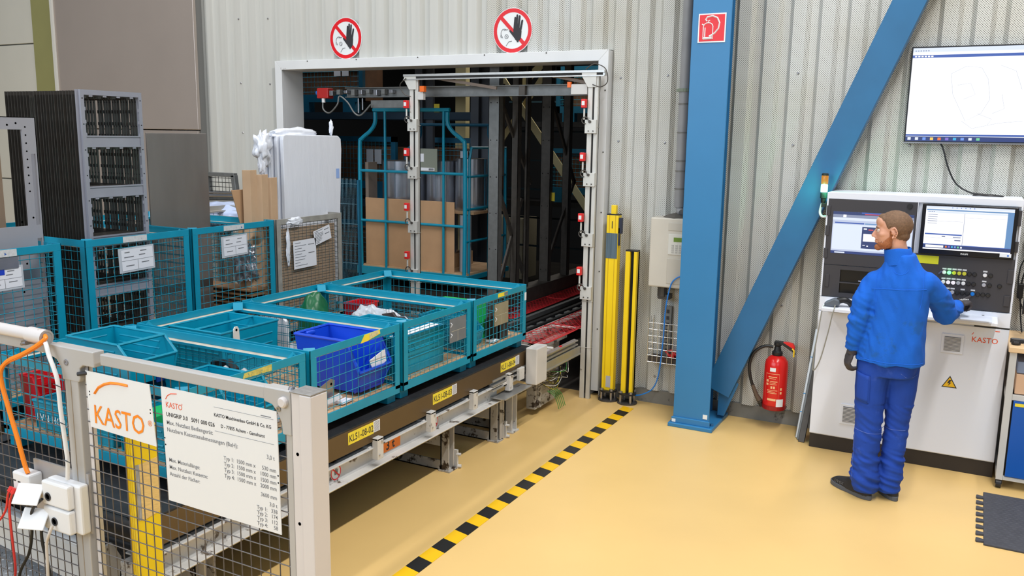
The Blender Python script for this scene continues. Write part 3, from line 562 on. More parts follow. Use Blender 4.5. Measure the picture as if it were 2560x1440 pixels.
part('tab', MB().prism([(3.575, 1.02), (3.625, 1.02), (3.62, 1.09), (3.61, 1.105), (3.59, 1.105), (3.58, 1.09)], 'x', -3.728, -3.722), mat('cream_tab', (222, 216, 205), .5), t); part('hole', MB().lathe([(.008, 0), (0, 0)], (-3.7215, 3.60, 1.085), 12, 'x'), INK, t)
# grey wheel-arch like parts in the nearest box
for k, (x, y) in enumerate(((-3.42, 3.22), (-3.30, 3.235))):
    solo('curved_part', MB().tube([(x - .09 + .18 * i / 8, y, fl + .04 + .20 * math.sin(math.pi * i / 8)) for i in range(9)], .014, 8), mat('pale_grey_part', (188, 190, 190), .4), 'pale grey arched metal part at the far mesh of the nearest box, ' + ('right one' if k else 'left one'), 'metal part', smooth=True)
# little scrap parts in the top bin
t = thing('scrap_parts', 'dark grey stamped metal pieces lying in the proud open-front bin', 'metal parts', (-3.7, 2.85, 1.0), kind='stuff'); mb = MB(); r = random.Random(5)
for k in range(40):
    x, y = r.uniform(-3.9, -3.60), r.uniform(2.76, 2.95); mb2 = MB().box(-.03, .03, -.01, .01, 0, .006).xf(Matrix.Translation((x, y, 1.01 + r.uniform(0, .04))) @ Matrix.Rotation(r.uniform(0, 3), 4, 'Z') @ Matrix.Rotation(r.uniform(-.5, .5), 4, 'Y')); n = len(mb.v); mb.v += mb2.v; mb.f += [tuple(i + n for i in f) for f in mb2.f]; mb.m += mb2.m
bpy.data.objects.remove(t); solo('scrap_parts', mb, mat('scrap_grey', (82, 84, 88), .4, .6), 'dark grey stamped metal pieces lying in the proud open-front bin', 'metal parts', kind='stuff')
# ------------------------------------------------------------------ rear row contents
FRM = mat('grey_frame_steel', (158, 160, 172), .34, .3, .04, 6); FRD = mat('dark_frame_edge', (92, 88, 84), .32, .6, .1, 20)
def slotted_frame(name, label, x, y0, y1, z0, z1, m, first=None, group='stacked grey slotted frames'):
    t = thing(name, label, 'metal frame', (x, (y0 + y1) / 2, z0), group); D, w = (.022, .024) if m is FRM else (.010, .013)
    H = z1 - z0
    part('stile', MB().box(x - D, x, y0, y0 + w, z0, z1).box(x - D, x - D + .003, y0 - .018, y0, z0, z1), m, t); part('stile', MB().box(x - D, x, y1 - w, y1, z0, z1), m, t)
    zs = [z1 - .03] + [z1 - .30 * k for k in (1, 2, 3, 4, 5)]
    for k, zz in enumerate(zs):
        if zz - .03 < z0: break
        if k == 0: part('cross_rail', MB().box(x - D, x - .0005, y0 + w, y1 - w, zz, z1 - .0005), m, t)
        else:
            part('cross_rail', MB().box(x - D + .001, x - .006, y0 + w, y1 - w, zz - .03, zz + .03).box(x - D, x - .0005, y0 + w, y1 - w, zz + .026, zz + .034).box(x - D, x - .0005, y0 + w, y1 - w, zz - .034, zz - .026), m, t)
    tb = MB()
    for k, zz in enumerate(zs[:-1]):
        for j in range(4): yy = y0 + w + (y1 - y0 - 2 * w) * (j + .5) / 4; tb.box(x - .006, x - .003, yy - .012, yy + .012, zz - .010, zz) if k == 0 else tb.box(x - .006, x - .003, yy - .012, yy + .012, zz - .044, zz - .034)
        for j in range(3):
            z_ = zz - .08 - j * .075; tb.box(x - .006, x - .003, y0 + w, y0 + w + .008, z_ - .01, z_ + .01).box(x - .006, x - .003, y1 - w - .008, y1 - w, z_ - .01, z_ + .01)
    part('lug', tb, m, t, kind='stuff'); hb = MB()
    for k in range(7): hb.lathe([(.004, 0), (0, 0)], (x + .0005, y0 + .012, z1 - .05 - k * .15), 8, 'x').lathe([(.004, 0), (0, 0)], (x + .0005, y1 - .012, z1 - .05 - k * .15), 8, 'x')
    part('rivet_hole', hb, INK, t, kind='stuff'); return t
zf0 = DZ + .107
F0 = slotted_frame('slotted_frame', 'front grey slotted metal frame with three openings, nearest the hanging paper card', -4.66, 3.375, 3.80, zf0, 2.452, FRM)
F1 = slotted_frame('slotted_frame', 'dark slotted frame stacked behind the front one', -4.705, 3.375, 3.80, zf0, 2.445, FRD); F1['label'] = 'one of the dark slotted frames stacked edge-on behind the front grey frame'
for k in range(1, 14):
    c = copy_tree(F1, None, (-4.705 - .027 * k, F1.location.y + (.002 * (k % 3)), zf0)); c['label'] = F1['label']
for k in range(9):
    F2 = slotted_frame('slotted_frame', 'one of the dark slotted frames in the rear stack left of the main stack', -5.10, 3.375, 3.80, zf0, 2.445, FRD, group='rear stack of dark slotted frames') if k == 0 else copy_tree(F2, None, (-5.10 - .030 * k, F2.location.y, zf0))
# grey cabinet panel in the left box
t = thing('cabinet_panel', 'flat grey sheet-metal cabinet side with a square window, in the leftmost tall mesh box', 'metal panel', (-4.75, 2.85, zf0)); PG = mat('grey_panel_steel', (164, 164, 172), .38, .25, .04, 4)
px = -4.75; y0, y1, z1 = 2.45, 3.145, 2.285
def holed(x, ys, zs, cells, m, name, par, th=.012):
    b = MB()
    for i in range(len(ys) - 1):
        for j in range(len(zs) - 1):
            if (i, j) not in cells: b.box(x - th, x, ys[i], ys[i + 1], zs[j], zs[j + 1])
    return part(name, b, m, par)
holed(px, [y0, 2.62, 3.062, 3.105, 3.132, y1], [zf0, 1.02, 1.24, 1.34, 1.60, 1.675, 1.905, 2.08, 2.215, z1], {(1, 5), (1, 6), (1, 7), (3, 5), (3, 6), (3, 3), (3, 1)}, PG, 'sheet', t)
hb = MB()
for k in range(9): hb.lathe([(.005, 0), (0, 0)], (px + .0006, 3.082, 1.87 + .045 * k), 8, 'x')
for (a, b_) in ((3.02, 1.70), (3.09, 1.72), (2.97, 1.50), (3.03, 1.46), (3.0, 1.3), (3.05, 1.1), (2.98, 2.24), (3.03, 2.25)): hb.lathe([(.006, 0), (0, 0)], (px + .0006, a, b_), 8, 'x')
part('hole', hb, INK, t, kind='stuff'); part('fold', MB().box(px - .06, px, y1 - .004, y1, zf0, z1).box(px - .06, px, y0, y1, z1 - .004, z1), PG, t); part('inner_rail', MB().box(px - .16, px - .15, 2.55, 3.02, zf0, 2.2).box(px - .15, px - .13, 2.93, 2.97, zf0, 2.2), mat('tan_rail', (150, 130, 110), .5), t)
# standing steel sheet
SH = mat('dark_steel_sheet', (142, 136, 132), .36, .55, .08, 2.2, aniso=(3, 3, .6))
solo('steel_sheet', MB().box(-5.012, -5.0, 4.10, 4.625, .77, 2.205), SH, 'large flat dark steel sheet standing upright in the tall mesh box', 'metal sheet', bevel=.003)
for k in range(9): z = .775 + k * .035; solo('stacked_panel', MB().box(-5.7, -4.66, 4.66, 4.835, z, z + .012).box(-4.664, -4.66, 4.66, 4.835, z + .012, z + .02), mat('rusty_edge', (150, 116, 84), .6, .3, .2, 12), 'thin brown-edged metal panel in the flat pile beside the steel sheet', 'metal panel', 'flat pile of brown-edged panels')
crumple('foil_bag', 'dark shiny foil bundle in the tall mesh box above the flat panel pile', 'bag', (-4.78, 4.74, 1.10), (.09, .07, .19), mat('grey_foil', (140, 142, 148), .2, .5, .3, 30, .3, 25), 12, .4, 3)
# cardboard lining and angle strips
solo('cardboard_liner', MB().box(-4.63, -4.622, 4.90, 5.58, .78, 1.50), mat('liner_card', (158, 136, 114), .8, 0, .08, 8), 'brown cardboard sheet lining the front of the grey mesh box', 'cardboard')
for k, (y, z1_, dx, ln) in enumerate(((4.70, 1.79, -.10, .05), (4.775, 1.945, -.03, 0), (4.86, 1.91, 0, 0), (4.955, 1.885, 0, 0))):
    x = -4.70 + dx
    if k == 0: mb = MB().prism([(4.66 + .08, 1.50), (4.80, 1.50), (4.77, 1.80), (4.62 + .03, 1.80)], 'x', x - .006, x).box(x - .05, x, 4.74, 4.80, .78, 1.5)
    else: mb = MB().tube([(x, y, .78), (x, y, z1_)], .004, 4); mb = MB().prism([(x - .05, y - .035), (x - .045, y - .038), (x + .004, y - .008), (x, y + .062), (x - .006, y + .062), (x - .004, y - .004)], 'z', .78, z1_)
    solo('cardboard_angle', mb, CARDL if k else CARD, ('pale flat cardboard flap leaning out at the left of the white boards', 'tallest folded cardboard edge strip, second from the left', 'middle folded cardboard edge strip beside the white boards', 'folded cardboard edge strip touching the white boards')[k], 'cardboard', bevel=.002)
# foil-wrapped boards
WR = mat('white_foil', (226, 230, 240), .28, 0, .03, 3, .12, 14, aniso=(1, 9, 1))
t = thing('wrapped_boards', 'upright stack of white foil-wrapped boards standing in the grey mesh box', 'wrapped boards', (-4.85, 5.3, .78))
def board(x, y0, y1, z0, z1, name):
    ya = y0 + .02; bm = bmesh.new(); pts = [(ya + .0, z0), (y1 - .06, z0), (y1 - .02, (z0 + z1) / 2), (y1 + .012, z1 - .12), (y1 + .006, z1 - .03), (y1 - .03, z1 - .004), (ya + .03, z1), (ya + .004, z1 - .008), (ya - .002, z1 - .04)]
    part(name, MB().prism(pts, 'x', x - .035, x), WR, t, smooth=False, bevel=.006)
for k in range(4): board(-4.74 - .05 * k, 5.12 - .012 * k, 5.825 - .01 * k, .80, 2.205 - .006 * k, 'board')
crm = []
def foil(name, c, sz, seed, par, amp=.4):
    bm = bmesh.new(); bmesh.ops.create_icosphere(bm, subdivisions=4, radius=1)
    for v in bm.verts:
        k = 1 + amp * noise.noise(v.co * 2 + Vector((seed, 0, 0))) + amp * .6 * noise.noise(v.co * 5 + Vector((seed, 5, 0))); v.co = Vector((v.co.x * sz[0], v.co.y * sz[1], v.co.z * sz[2])) * k + Vector(c) - worg(par)
    me = bpy.data.meshes.new(name); bm.to_mesh(me); bm.free(); me.materials.append(WR)
    for p in me.polygons: p.use_smooth = True
    return link(name, me, par)
foil('foil_fold', (-4.84, 5.38, 2.20), (.08, .26, .06), 2, t, .25); foil('foil_tail', (-4.84, 5.02, 2.10), (.05, .07, .12), 7, t, .55); foil('foil_tail', (-4.82, 4.99, 1.98), (.02, .03, .10), 9, t, .5); foil('foil_tail', (-4.80, 5.78, 2.26), (.015, .015, .06), 4, t, .5)
part('blue_print', MB().box(-4.738, -4.7375, 5.76, 5.80, 1.85, 1.93), mat('pale_blue_print', (150, 180, 235), .4), t)
foil('foil_strip', (-4.592, 5.0, 1.36), (.006, .02, .12), 3, gb, .5); foil('foil_strip', (-4.59, 5.08, 1.55), (.012, .08, .03), 6, gb, .4)
# things behind the rear row: grey mesh crate, rods, foil heap
t = thing('grey_crate', 'small grey mesh frame standing on rods behind the steel sheet', 'mesh frame', (-6.6, 6.35, 1.5))
part('frame', MB().beam((-6.80, 6.3, 1.56), (-6.83, 6.3, 1.80), .05, .05).beam((-6.43, 6.3, 1.56), (-6.46, 6.3, 1.80), .05, .05).beam((-6.85, 6.3, 1.80), (-6.44, 6.3, 1.80), .05, .04), GALV, t, bevel=.004); part('mesh', MB().wires((-6.79, 6.3, 1.57), (.33, 0, 0), (0, 0, .22), 7, 5, .003), BLACK, t, kind='stuff')
for k, (z, r, m_) in enumerate(((1.60, .018, STEEL), (1.565, .016, GALV), (1.53, .02, ALU), (1.49, .014, GALVD), (1.63, .012, STEEL))):
    solo('pipe_rod', MB().cyl((-7.1, 6.25 + .05 * (k % 2), z - .02), (-5.9, 6.22 + .05 * (k % 2), z + .02), r, 10), m_, ('bright round steel rod, second from the top behind the steel sheet', 'dull grey rod in the middle of the rod rack', 'thick pale rod low in the rod rack', 'thin dark rod at the bottom of the rod rack', 'thin bright rod on top of the rod rack')[k], 'rod', 'metal rods on the rack by the wall', smooth=True)
t = thing('rod_rack', 'dark support rack under the rods beside the wall', 'rack', (-6.5, 6.3, 0)); part('post', MB().box(-7.0, -6.95, 6.18, 6.36, 0, 1.47), GALVD, t); part('post', MB().box(-6.1, -6.05, 6.18, 6.36, 0, 1.49), GALVD, t); part('beam', MB().box(-7.1, -5.9, 6.16, 6.20, 1.40, 1.46), GALVD, t)
crumple('foil_heap', 'blue-white foil heap on the table behind the tall mesh box', 'foil', (-5.95, 5.75, 1.38), (.45, .22, .13), mat('blue_white_foil', (190, 204, 236), .25, 0, .15, 6, .2, 20), 21, .2, 3)
t = thing('work_table', 'plain steel table under the foil heap', 'table', (-5.95, 5.75, 0)); part('table_top', MB().box(-6.6, -5.5 - .35, 5.5, 6.05, 1.34, 1.38), GALV, t)
for x in (-6.55, -5.92): part('leg', MB().box(x, x + .05, 5.52, 5.57, 0, 1.34), GALV, t); part('leg', MB().box(x, x + .05, 5.95, 6.0, 0, 1.34), GALV, t)
# upright wire grating beside the door
t = thing('wire_grating', 'upright wire grating panel leaning in the doorway beside the grey mesh box', 'grating', (-5.3, 6.6, .7)); g = MB()
for k in range(16): g.tube([(-5.42 + .016 * k, 6.58, .70), (-5.42 + .016 * k, 6.58, 1.80)], .0018, 4)
for k in range(6): g.tube([(-5.44, 6.583, .8 + .19 * k), (-5.15, 6.583, .8 + .19 * k)], .002, 4)
part('bars', g, mat('blue_grey_wire', (120, 160, 178), .4, .4), t, kind='stuff'); part('frame', MB().box(-5.44, -5.42, 6.57, 6.6, 0, 1.79).box(-5.16, -5.14, 6.57, 6.6, 0, 1.79), TEALD, t)
# ------------------------------------------------------------------ light curtain gate in the doorway
GP = mat('gate_profile', (212, 211, 206), .45, .2, .06, 8, dirt=((140, 132, 120), .66, 14)); GS = mat('profile_groove', (40, 38, 36), .6)
gt = thing('sensor_gate', 'grey aluminium sensor gate with two posts and a top bar in front of the doorway', 'gate frame', (-3.7, 6.685, 0))
def gate_post(x, z0, s):
    p = part('post', MB().box(x - .045, x - .004, 6.665, 6.705, z0, 2.74).box(x + .012, x + .045, 6.665, 6.705, z0, 2.74).box(x - .045, x + .045, 6.69, 6.705, z0, 2.74), GP, gt, bevel=.002)
    part('groove', MB().box(x - .004, x + .012, 6.686, 6.689, z0, 2.74), GS, p); part('cable', MB().tube(smooth_path([(x + .004, 6.67, z0 + .05), (x + .006, 6.668, 1.0), (x + .002, 6.668, 1.7), (x + .005, 6.669, 2.6)], 6), .004, 5), BLACK, p)
    for z in (2.49, 2.06, 1.56, 1.11):
        q = part('sensor', MB().box(x - .085, x - .045, 6.62, 6.66, z - .035, z + .035), RED, gt, bevel=.004); part('sensor_label', MB().box(x - .078, x - .052, 6.6185, 6.6195, z - .015, z + .018), SIGNW, q)
        c = part('clamp', MB().box(x - .055, x + .045, 6.64, 6.664, z - .24, z - .13).cyl((x - .062, 6.64, z - .04), (x - .062, 6.64, z - .13), .008, 8), GP, gt, bevel=.002)
        part('hook_ring', MB().tube([(x - .05 + .028 * math.cos(a), 6.632, z - .135 + .028 * math.sin(a)) for a in [i * .7 for i in range(8)]], .005, 5).cyl((x - .01, 6.63, z - .145), (x - .01, 6.64, z - .145), .012, 8), GALVD, c); part('bolt', MB().cyl((x - .02, 6.632, z - .22), (x - .02, 6.64, z - .22), .005, 6).cyl((x + .02, 6.632, z - .22), (x + .02, 6.64, z - .22), .005, 6), GALVD, c)
    for z in (.45, .85, 1.32, 1.83, 2.3): part('cable_tie', MB().tube([(x - .048, 6.663, z), (x + .048, 6.663, z), (x + .048, 6.708, z)], .002, 4), BEIGE, p)
    part('head_plate', MB().prism([(x - .10, 2.75), (x - .10, 2.71), (x - .045, 2.62), (x + .03, 2.62), (x + .03, 2.75)], 'y', 6.655, 6.664), GP, p, bevel=.002)
gate_post(-4.575, 0.0, 1); gate_post(-2.82, 0.0, -1)
part('top_bar', MB().box(-4.68, -2.72, 6.65, 6.664, 2.735, 2.755).box(-4.68, -2.72, 6.65, 6.664, 2.705, 2.715).box(-4.68, -2.72, 6.664, 6.70, 2.71, 2.75), ALU, gt, bevel=.001)
part('slot', MB().box(-4.66, -2.74, 6.662, 6.6635, 2.716, 2.734), GS, gt)
part('gate_cable', MB().tube(smooth_path([(-2.88, 6.64, 2.76), (-2.80, 6.63, 2.80), (-2.70, 6.62, 2.76), (-2.68, 6.62, 2.66), (-2.74, 6.63, 2.62), (-2.82, 6.65, 2.64)], 6), .004, 6), GALVD, gt, smooth=True)
part('gate_cable', MB().tube(smooth_path([(-4.64, 6.64, 2.72), (-4.70, 6.63, 2.66), (-4.66, 6.64, 2.58), (-4.60, 6.65, 2.56)], 6), .004, 6), GALVD, gt, smooth=True)
part('brace_rod', MB().beam((-4.36, 6.70, 2.72), (-3.78, 6.78, 2.63), .02, .025), mat('brown_rod', (120, 104, 92), .5, .3), gt); part('brace_rod', MB().beam((-3.18, 6.70, 2.715), (-2.90, 6.72, 2.66), .02, .025), MATS['brown_rod'], gt); part('rod_end', MB().box(-4.38, -4.30, 6.69, 6.71, 2.71, 2.735).box(-3.20, -3.13, 6.69, 6.71, 2.705, 2.73), BEIGE, gt)
part('cover_plate', MB().box(-3.02, -2.875, 6.67, 6.72, 2.565, 2.645), mat('cover_pale', (206, 206, 204), .4), gt, bevel=.002); part('small_switch', MB().box(-3.05, -3.02, 6.66, 6.69, 2.62, 2.665), mat('switch_orange', (240, 110, 30), .4), gt); part('small_switch', MB().box(-4.50, -4.455, 6.65, 6.69, 2.60, 2.65), mat('switch_orange', (240, 110, 30), .4), gt); part('cover_plate', MB().box(-4.53, -4.47, 6.66, 6.70, 2.53, 2.60), MATS['cover_pale'], gt, bevel=.002)
# sensor rail behind the gate with red motor
rl = thing('cross_beam', 'steel cross beam with a red switch box hanging across the top of the doorway', 'beam', (-4.2, 6.95, 2.6))
part('beam', MB().box(-5.55, -2.84, 6.93, 6.94, 2.57, 2.66).box(-5.55, -2.84, 6.90, 6.97, 2.655, 2.663).box(-5.55, -2.84, 6.90, 6.97, 2.567, 2.575), GALV, rl, bevel=.001); part('beam_joint', MB().box(-3.62, -3.56, 6.89, 6.93, 2.575, 2.655), GALVD, rl)
part('red_box', MB().box(-5.87, -5.73, 6.86, 6.95, 2.56, 2.66), mat('red_switch_box', (176, 32, 30), .45), rl, bevel=.008); part('blue_button', MB().cyl((-5.90, 6.90, 2.615), (-5.87, 6.90, 2.615), .022, 12), mat('button_blue', (30, 110, 200), .4), rl)
for k in range(9): part('rail_bracket', MB().box(-5.72 + .09 * k, -5.68 + .09 * k, 6.87, 6.925, 2.585 + .01 * (k % 3), 2.635 + .008 * (k % 2)), GALV if k % 2 else STEEL, rl, bevel=.003)
part('hose', MB().tube(smooth_path([(-5.80, 6.88, 2.56), (-5.80, 6.87, 2.46), (-5.72, 6.87, 2.42), (-5.62, 6.87, 2.50), (-5.60, 6.88, 2.58), (-5.50, 6.88, 2.52), (-5.42, 6.88, 2.42), (-5.34, 6.88, 2.40), (-5.22, 6.88, 2.50)], 6), .008, 8), GALV, rl, smooth=True); part('hose_nut', MB().cyl((-5.80, 6.88, 2.52), (-5.80, 6.88, 2.56), .018, 8), WHITE, rl)
part('lower_arm', MB().box(-5.25, -4.75, 6.92, 6.96, 2.47, 2.54), GALV, rl); part('beam_bolt', MB().cyl((-5.40, 6.92, 2.42), (-5.40, 6.92, 2.56), .008, 6).cyl((-5.35, 6.92, 2.45), (-5.35, 6.92, 2.56), .008, 6), STEEL, rl)
# ------------------------------------------------------------------ roll trolley with coils
tx0, tx1, ty = -5.70, -4.40, 7.30; zb = .84
tr = thing('cage_trolley', 'teal tube-frame trolley with bottle-shaped end frame holding steel coils behind the doorway', 'trolley', ((tx0 + tx1) / 2, 7.7, 0.6)); TT = TEAL
def frame_path(y): return smooth_path([(tx0 + .015, y, zb), (tx0 + .01, y, 1.4), (tx0 + .015, y, 2.08), (tx0 + .04, y, 2.17), (tx0 + .15, y, 2.25), (tx0 + .21, y, 2.33), (tx0 + .215, y, 2.44)], 5)
part('end_post', MB().tube(frame_path(ty), .021, 8), TT, tr, smooth=True)
part('end_post', MB().tube([((tx0 + tx1) - p.x, p.y, p.z) for p in frame_path(ty)], .021, 8), TT, tr, smooth=True)
part('top_tube', MB().tube([(tx0 + .19, ty, 2.462), (tx1 - .19, ty, 2.462)], .019, 8), TT, tr, smooth=True)
for x in (-5.365, -4.97, -4.66): part('upright_tube', MB().tube([(x, ty, zb), (x, ty, 2.45)], .013, 8), TT, tr, smooth=True)
for z in (1.845, 1.33): part('cross_tube', MB().tube([(tx0, ty - .005, z), (tx1, ty - .005, z)], .014, 8), TT, tr, smooth=True)
part('platform', MB().box(tx0 - .02, tx1 + .03, ty - .02, 8.15, zb - .05, zb).box(tx0 - .02, tx1 + .03, ty - .03, ty - .02, zb - .075, zb + .01), TT, tr, bevel=.003)
part('wood_deck', MB().box(tx0, tx1 + .01, ty, 8.12, zb, zb + .02), WOOD, tr)
part('side_gate', MB().tube([(tx1, ty + .06, zb), (tx1, ty + .06, 1.98), (tx1, ty + .10, 2.10), (tx1, 8.1, 2.10), (tx1, 8.12, zb)], .014, 6).tube([(tx1, ty + .45, zb), (tx1, ty + .45, 2.10)], .011, 6).tube([(tx1, ty, 1.82), (tx1, 8.12, 1.82)], .012, 6).tube([(tx1, ty, 1.50), (tx1, 8.12, 1.50)], .014, 6).tube([(tx1, ty, 1.18), (tx1, 8.12, 1.18)], .012, 6), TT, tr, smooth=True)
part('shelf', MB().box(-4.9, tx1, 7.45, 8.1, 1.44, 1.465), WOOD, tr)
part('rear_post', MB().tube([((p.x), 8.12, p.z - .12) for p in frame_path(8.12)], .018, 8).tube([(tx0 + tx1 - p.x, 8.12, p.z - .12) for p in frame_path(8.12)], .018, 8).tube([(tx0 + .19, 8.12, 2.33), (tx1 - .19, 8.12, 2.33)], .016, 8), TEALD, tr, smooth=True)
for x in (tx0 + .1, tx1 - .1): part('caster', MB().cyl((x - .02, 7.4, .71), (x + .02, 7.4, .71), .06, 12).box(x - .03, x + .03, 7.37, 7.43, .71, .79), DARKM, tr)
part('trolley_rest', MB().box(-5.9, -4.2, 7.28, 8.2, .58, .65).box(-5.9, -5.8, 7.3, 7.4, 0, .58).box(-4.3, -4.2, 7.3, 7.4, 0, .58).box(-5.9, -5.8, 8.1, 8.2, 0, .58).box(-4.3, -4.2, 8.1, 8.2, 0, .58), DARKM, tr)
CO = mat('coil_steel', (190, 192, 200), .22, .9, .04, 3, aniso=(3, 3, .5))
for k, (x, yy, z0, z1, r, l_) in enumerate(((-5.36, 7.66, 1.002, 1.945, .25, 'upright shiny steel coil at the left in the teal trolley'), (-4.93, 7.70, 1.002, 1.955, .165, 'upright steel coil in the middle of the teal trolley behind the gate post'), (-4.59, 7.72, 1.467, 1.985, .165, 'upright steel coil at the right on the trolley shelf'))):
    t = thing('steel_coil', l_, 'coil', (x, yy, z0), 'steel coils in the trolley'); prof = [(r * .35, 0), (r, 0), (r, z1 - z0), (r * .35, z1 - z0), (r * .35, .01)]
    part('coil', MB().lathe(prof, (x, yy, z0), 36), CO, t, smooth=True); part('top_edge', MB().lathe([(r * .97, .001), (r * .98, .004), (r * .5, .004)], (x, yy, z1), 36), GALVD, t)
solo('coil_pallet', MB().box(-5.66, -4.72, 7.42, 7.98, zb + .022, 1.0), WOOD, 'wooden block under the steel coils in the trolley', 'pallet')
solo('plastic_roll', MB().cyl((-4.50, 7.46, zb + .022), (-4.50, 7.46, 1.43), .06, 20), mat('pale_roll', (170, 172, 178), .35), 'narrow pale roll standing under the trolley shelf', 'roll', smooth=True)
solo('cardboard_sheet', MB().box(-5.645, -4.55, 7.325, 7.337, zb + .02, 1.565), CARD, 'large flat brown cardboard sheet standing in the front of the teal trolley', 'cardboard', bevel=.003)
solo('cardboard_sheet', MB().box(-5.66, -5.62, 7.35, 7.5, zb + .02, 1.93), mat('old_grey_card', (126, 112, 100), .8), 'tall grey-brown cardboard strip at the left of the coils', 'cardboard')
t = thing('card_plate', 'grey-green metal plate with a taped slip hooked on the trolley tube', 'card plate', (-4.82, 7.28, 1.86)); part('plate', MB().box(-4.965, -4.715, 7.268, 7.276, 1.86, 2.085), mat('grey_green_plate', (128, 134, 122), .5), t, bevel=.002)
part('slip', MB().box(-4.96, -4.87, 7.265, 7.268, 1.955, 2.035), PAPER, t); part('barcode_label', MB().box(-4.905, -4.745, 7.265, 7.268, 1.868, 1.898), PAPER, t); bb = MB()
for k in range(11): bb.box(-4.81 + .0052 * k, -4.807 + .0052 * k, 7.264, 7.265, 1.873, 1.893)
part('barcode', bb, INK, t, kind='stuff')
# ------------------------------------------------------------------ storage racking behind the opening
PR = GALV
def rack_post(x, y, z0, z1, w, m, label, holes=True):
    t = thing('rack_post', label, 'rack post', (x, y, z0), 'steel posts of the storage tower')
    part('channel', MB().box(x - w / 2, x + w / 2, y, y + .004, z0, z1).box(x - w / 2, x - w / 2 + .004, y, y + .07, z0, z1).box(x + w / 2 - .004, x + w / 2, y, y + .07, z0, z1), m, t)
    if holes:
        h = MB()
        for k in range(7):
            for s in (-.3, .3): h.lathe([(.006, 0), (0, 0)], (x + s * w, y - .0006, z0 + .12 + .34 * k), 8, 'y')
        part('hole', h, INK, t, kind='stuff')
base = thing('rack_plinth', 'long dark steel base beam running back under the storage posts', 'base beam', (-4.0, 9, 0)); part('beam', MB().box(-4.08, -3.92, 7.1, 13, .0, .70), GALVD, base)
for k, (y, w_, m_, z0) in enumerate(((7.13, .11, GALV, .70), (7.55, .07, GALVD, .70), (7.79, .03, GALVD, .70), (8.24, .11, GALVD, .70), (8.75, .08, GALVD, .70), (9.75, .12, GALVD, .70))):
    rack_post(-4.0, y, z0, 4.0, w_, m_, ('pale galvanised post with bolt holes nearest behind the trolley', 'darker ribbed post next behind the pale one', 'thin edge post beside the ribbed one', 'dark post with holes in the middle of the opening', 'narrow dark post right of the middle', 'wide dark post nearest the right sensor posts')[k], k in (0, 3))
for k, (a, b_) in enumerate((((-4.02, 7.25, 2.6), (-4.02, 7.95, 1.75)), ((-4.02, 7.25, 1.75), (-4.02, 7.80, .85)), ((-4.0, 8.30, 2.7), (-4.0, 9.0, 1.7)), ((-4.0, 9.0, 1.75), (-4.0, 8.35, .9)), ((-4.0, 7.3, 1.85), (-4.0, 7.3, 2.7)), ((-4.0, 9.8, 2.6), (-4.0, 10.6, 1.6)), ((-4.02, 7.28, .75), (-4.02, 7.75, 1.6)))):
    solo('diagonal_brace', MB().beam(a, b_, .045, .02, up=(1, 0, 0)), GALVD, 'dark diagonal strut between the storage posts', 'strut', 'dark struts of the storage tower')
CRM = mat('cream_brace', (214, 200, 150), .5)
xb = thing('cross_brace', 'cream X-shaped brace high up in the dark storage tower', 'brace', (-5.1, 9.9, 2.3)); part('bar', MB().beam((-5.86, 9.75, 3.57), (-4.05, 9.80, 1.19), .09, .02, up=(0, 1, 0)), CRM, xb); part('bar', MB().beam((-4.85, 9.92, 2.98), (-5.50, 9.92, 2.10), .075, .02, up=(0, 1, 0)), CRM, xb)
solo('cream_post', MB().box(-5.95, -5.80, 9.6, 9.7, 0, 4.2), CRM, 'cream upright post beside the pale galvanised post', 'post'); solo('cream_post', MB().beam((-4.05, 9.78, 3.75), (-5.2, 9.95, 2.85), .09, .02, up=(0, 1, 0)), CRM, 'short slanted cream strut under the door head', 'post')
solo('cream_cabinet', MB().box(-4.9, -3.9, 12.8, 13.4, 0, 1.15), mat('cream_cabinet_paint', (216, 206, 178), .5), 'distant cream machine cabinet seen between the storage posts', 'cabinet'); solo('cream_cabinet', MB().box(-6.9, -6.2, 12.0, 12.5, 0, .95), MATS['cream_cabinet_paint'], 'distant cream cabinet left of the middle dark post', 'cabinet')
solo('potted_plant', MB().lathe([(0, 0), (.12, .1), (.18, .3), (.1, .5), (0, .55)], (-4.05, 12.2, .55), 9), mat('leaf_green', (50, 120, 60), .6), 'distant green plant beside the cream cabinet in the storage hall', 'plant')
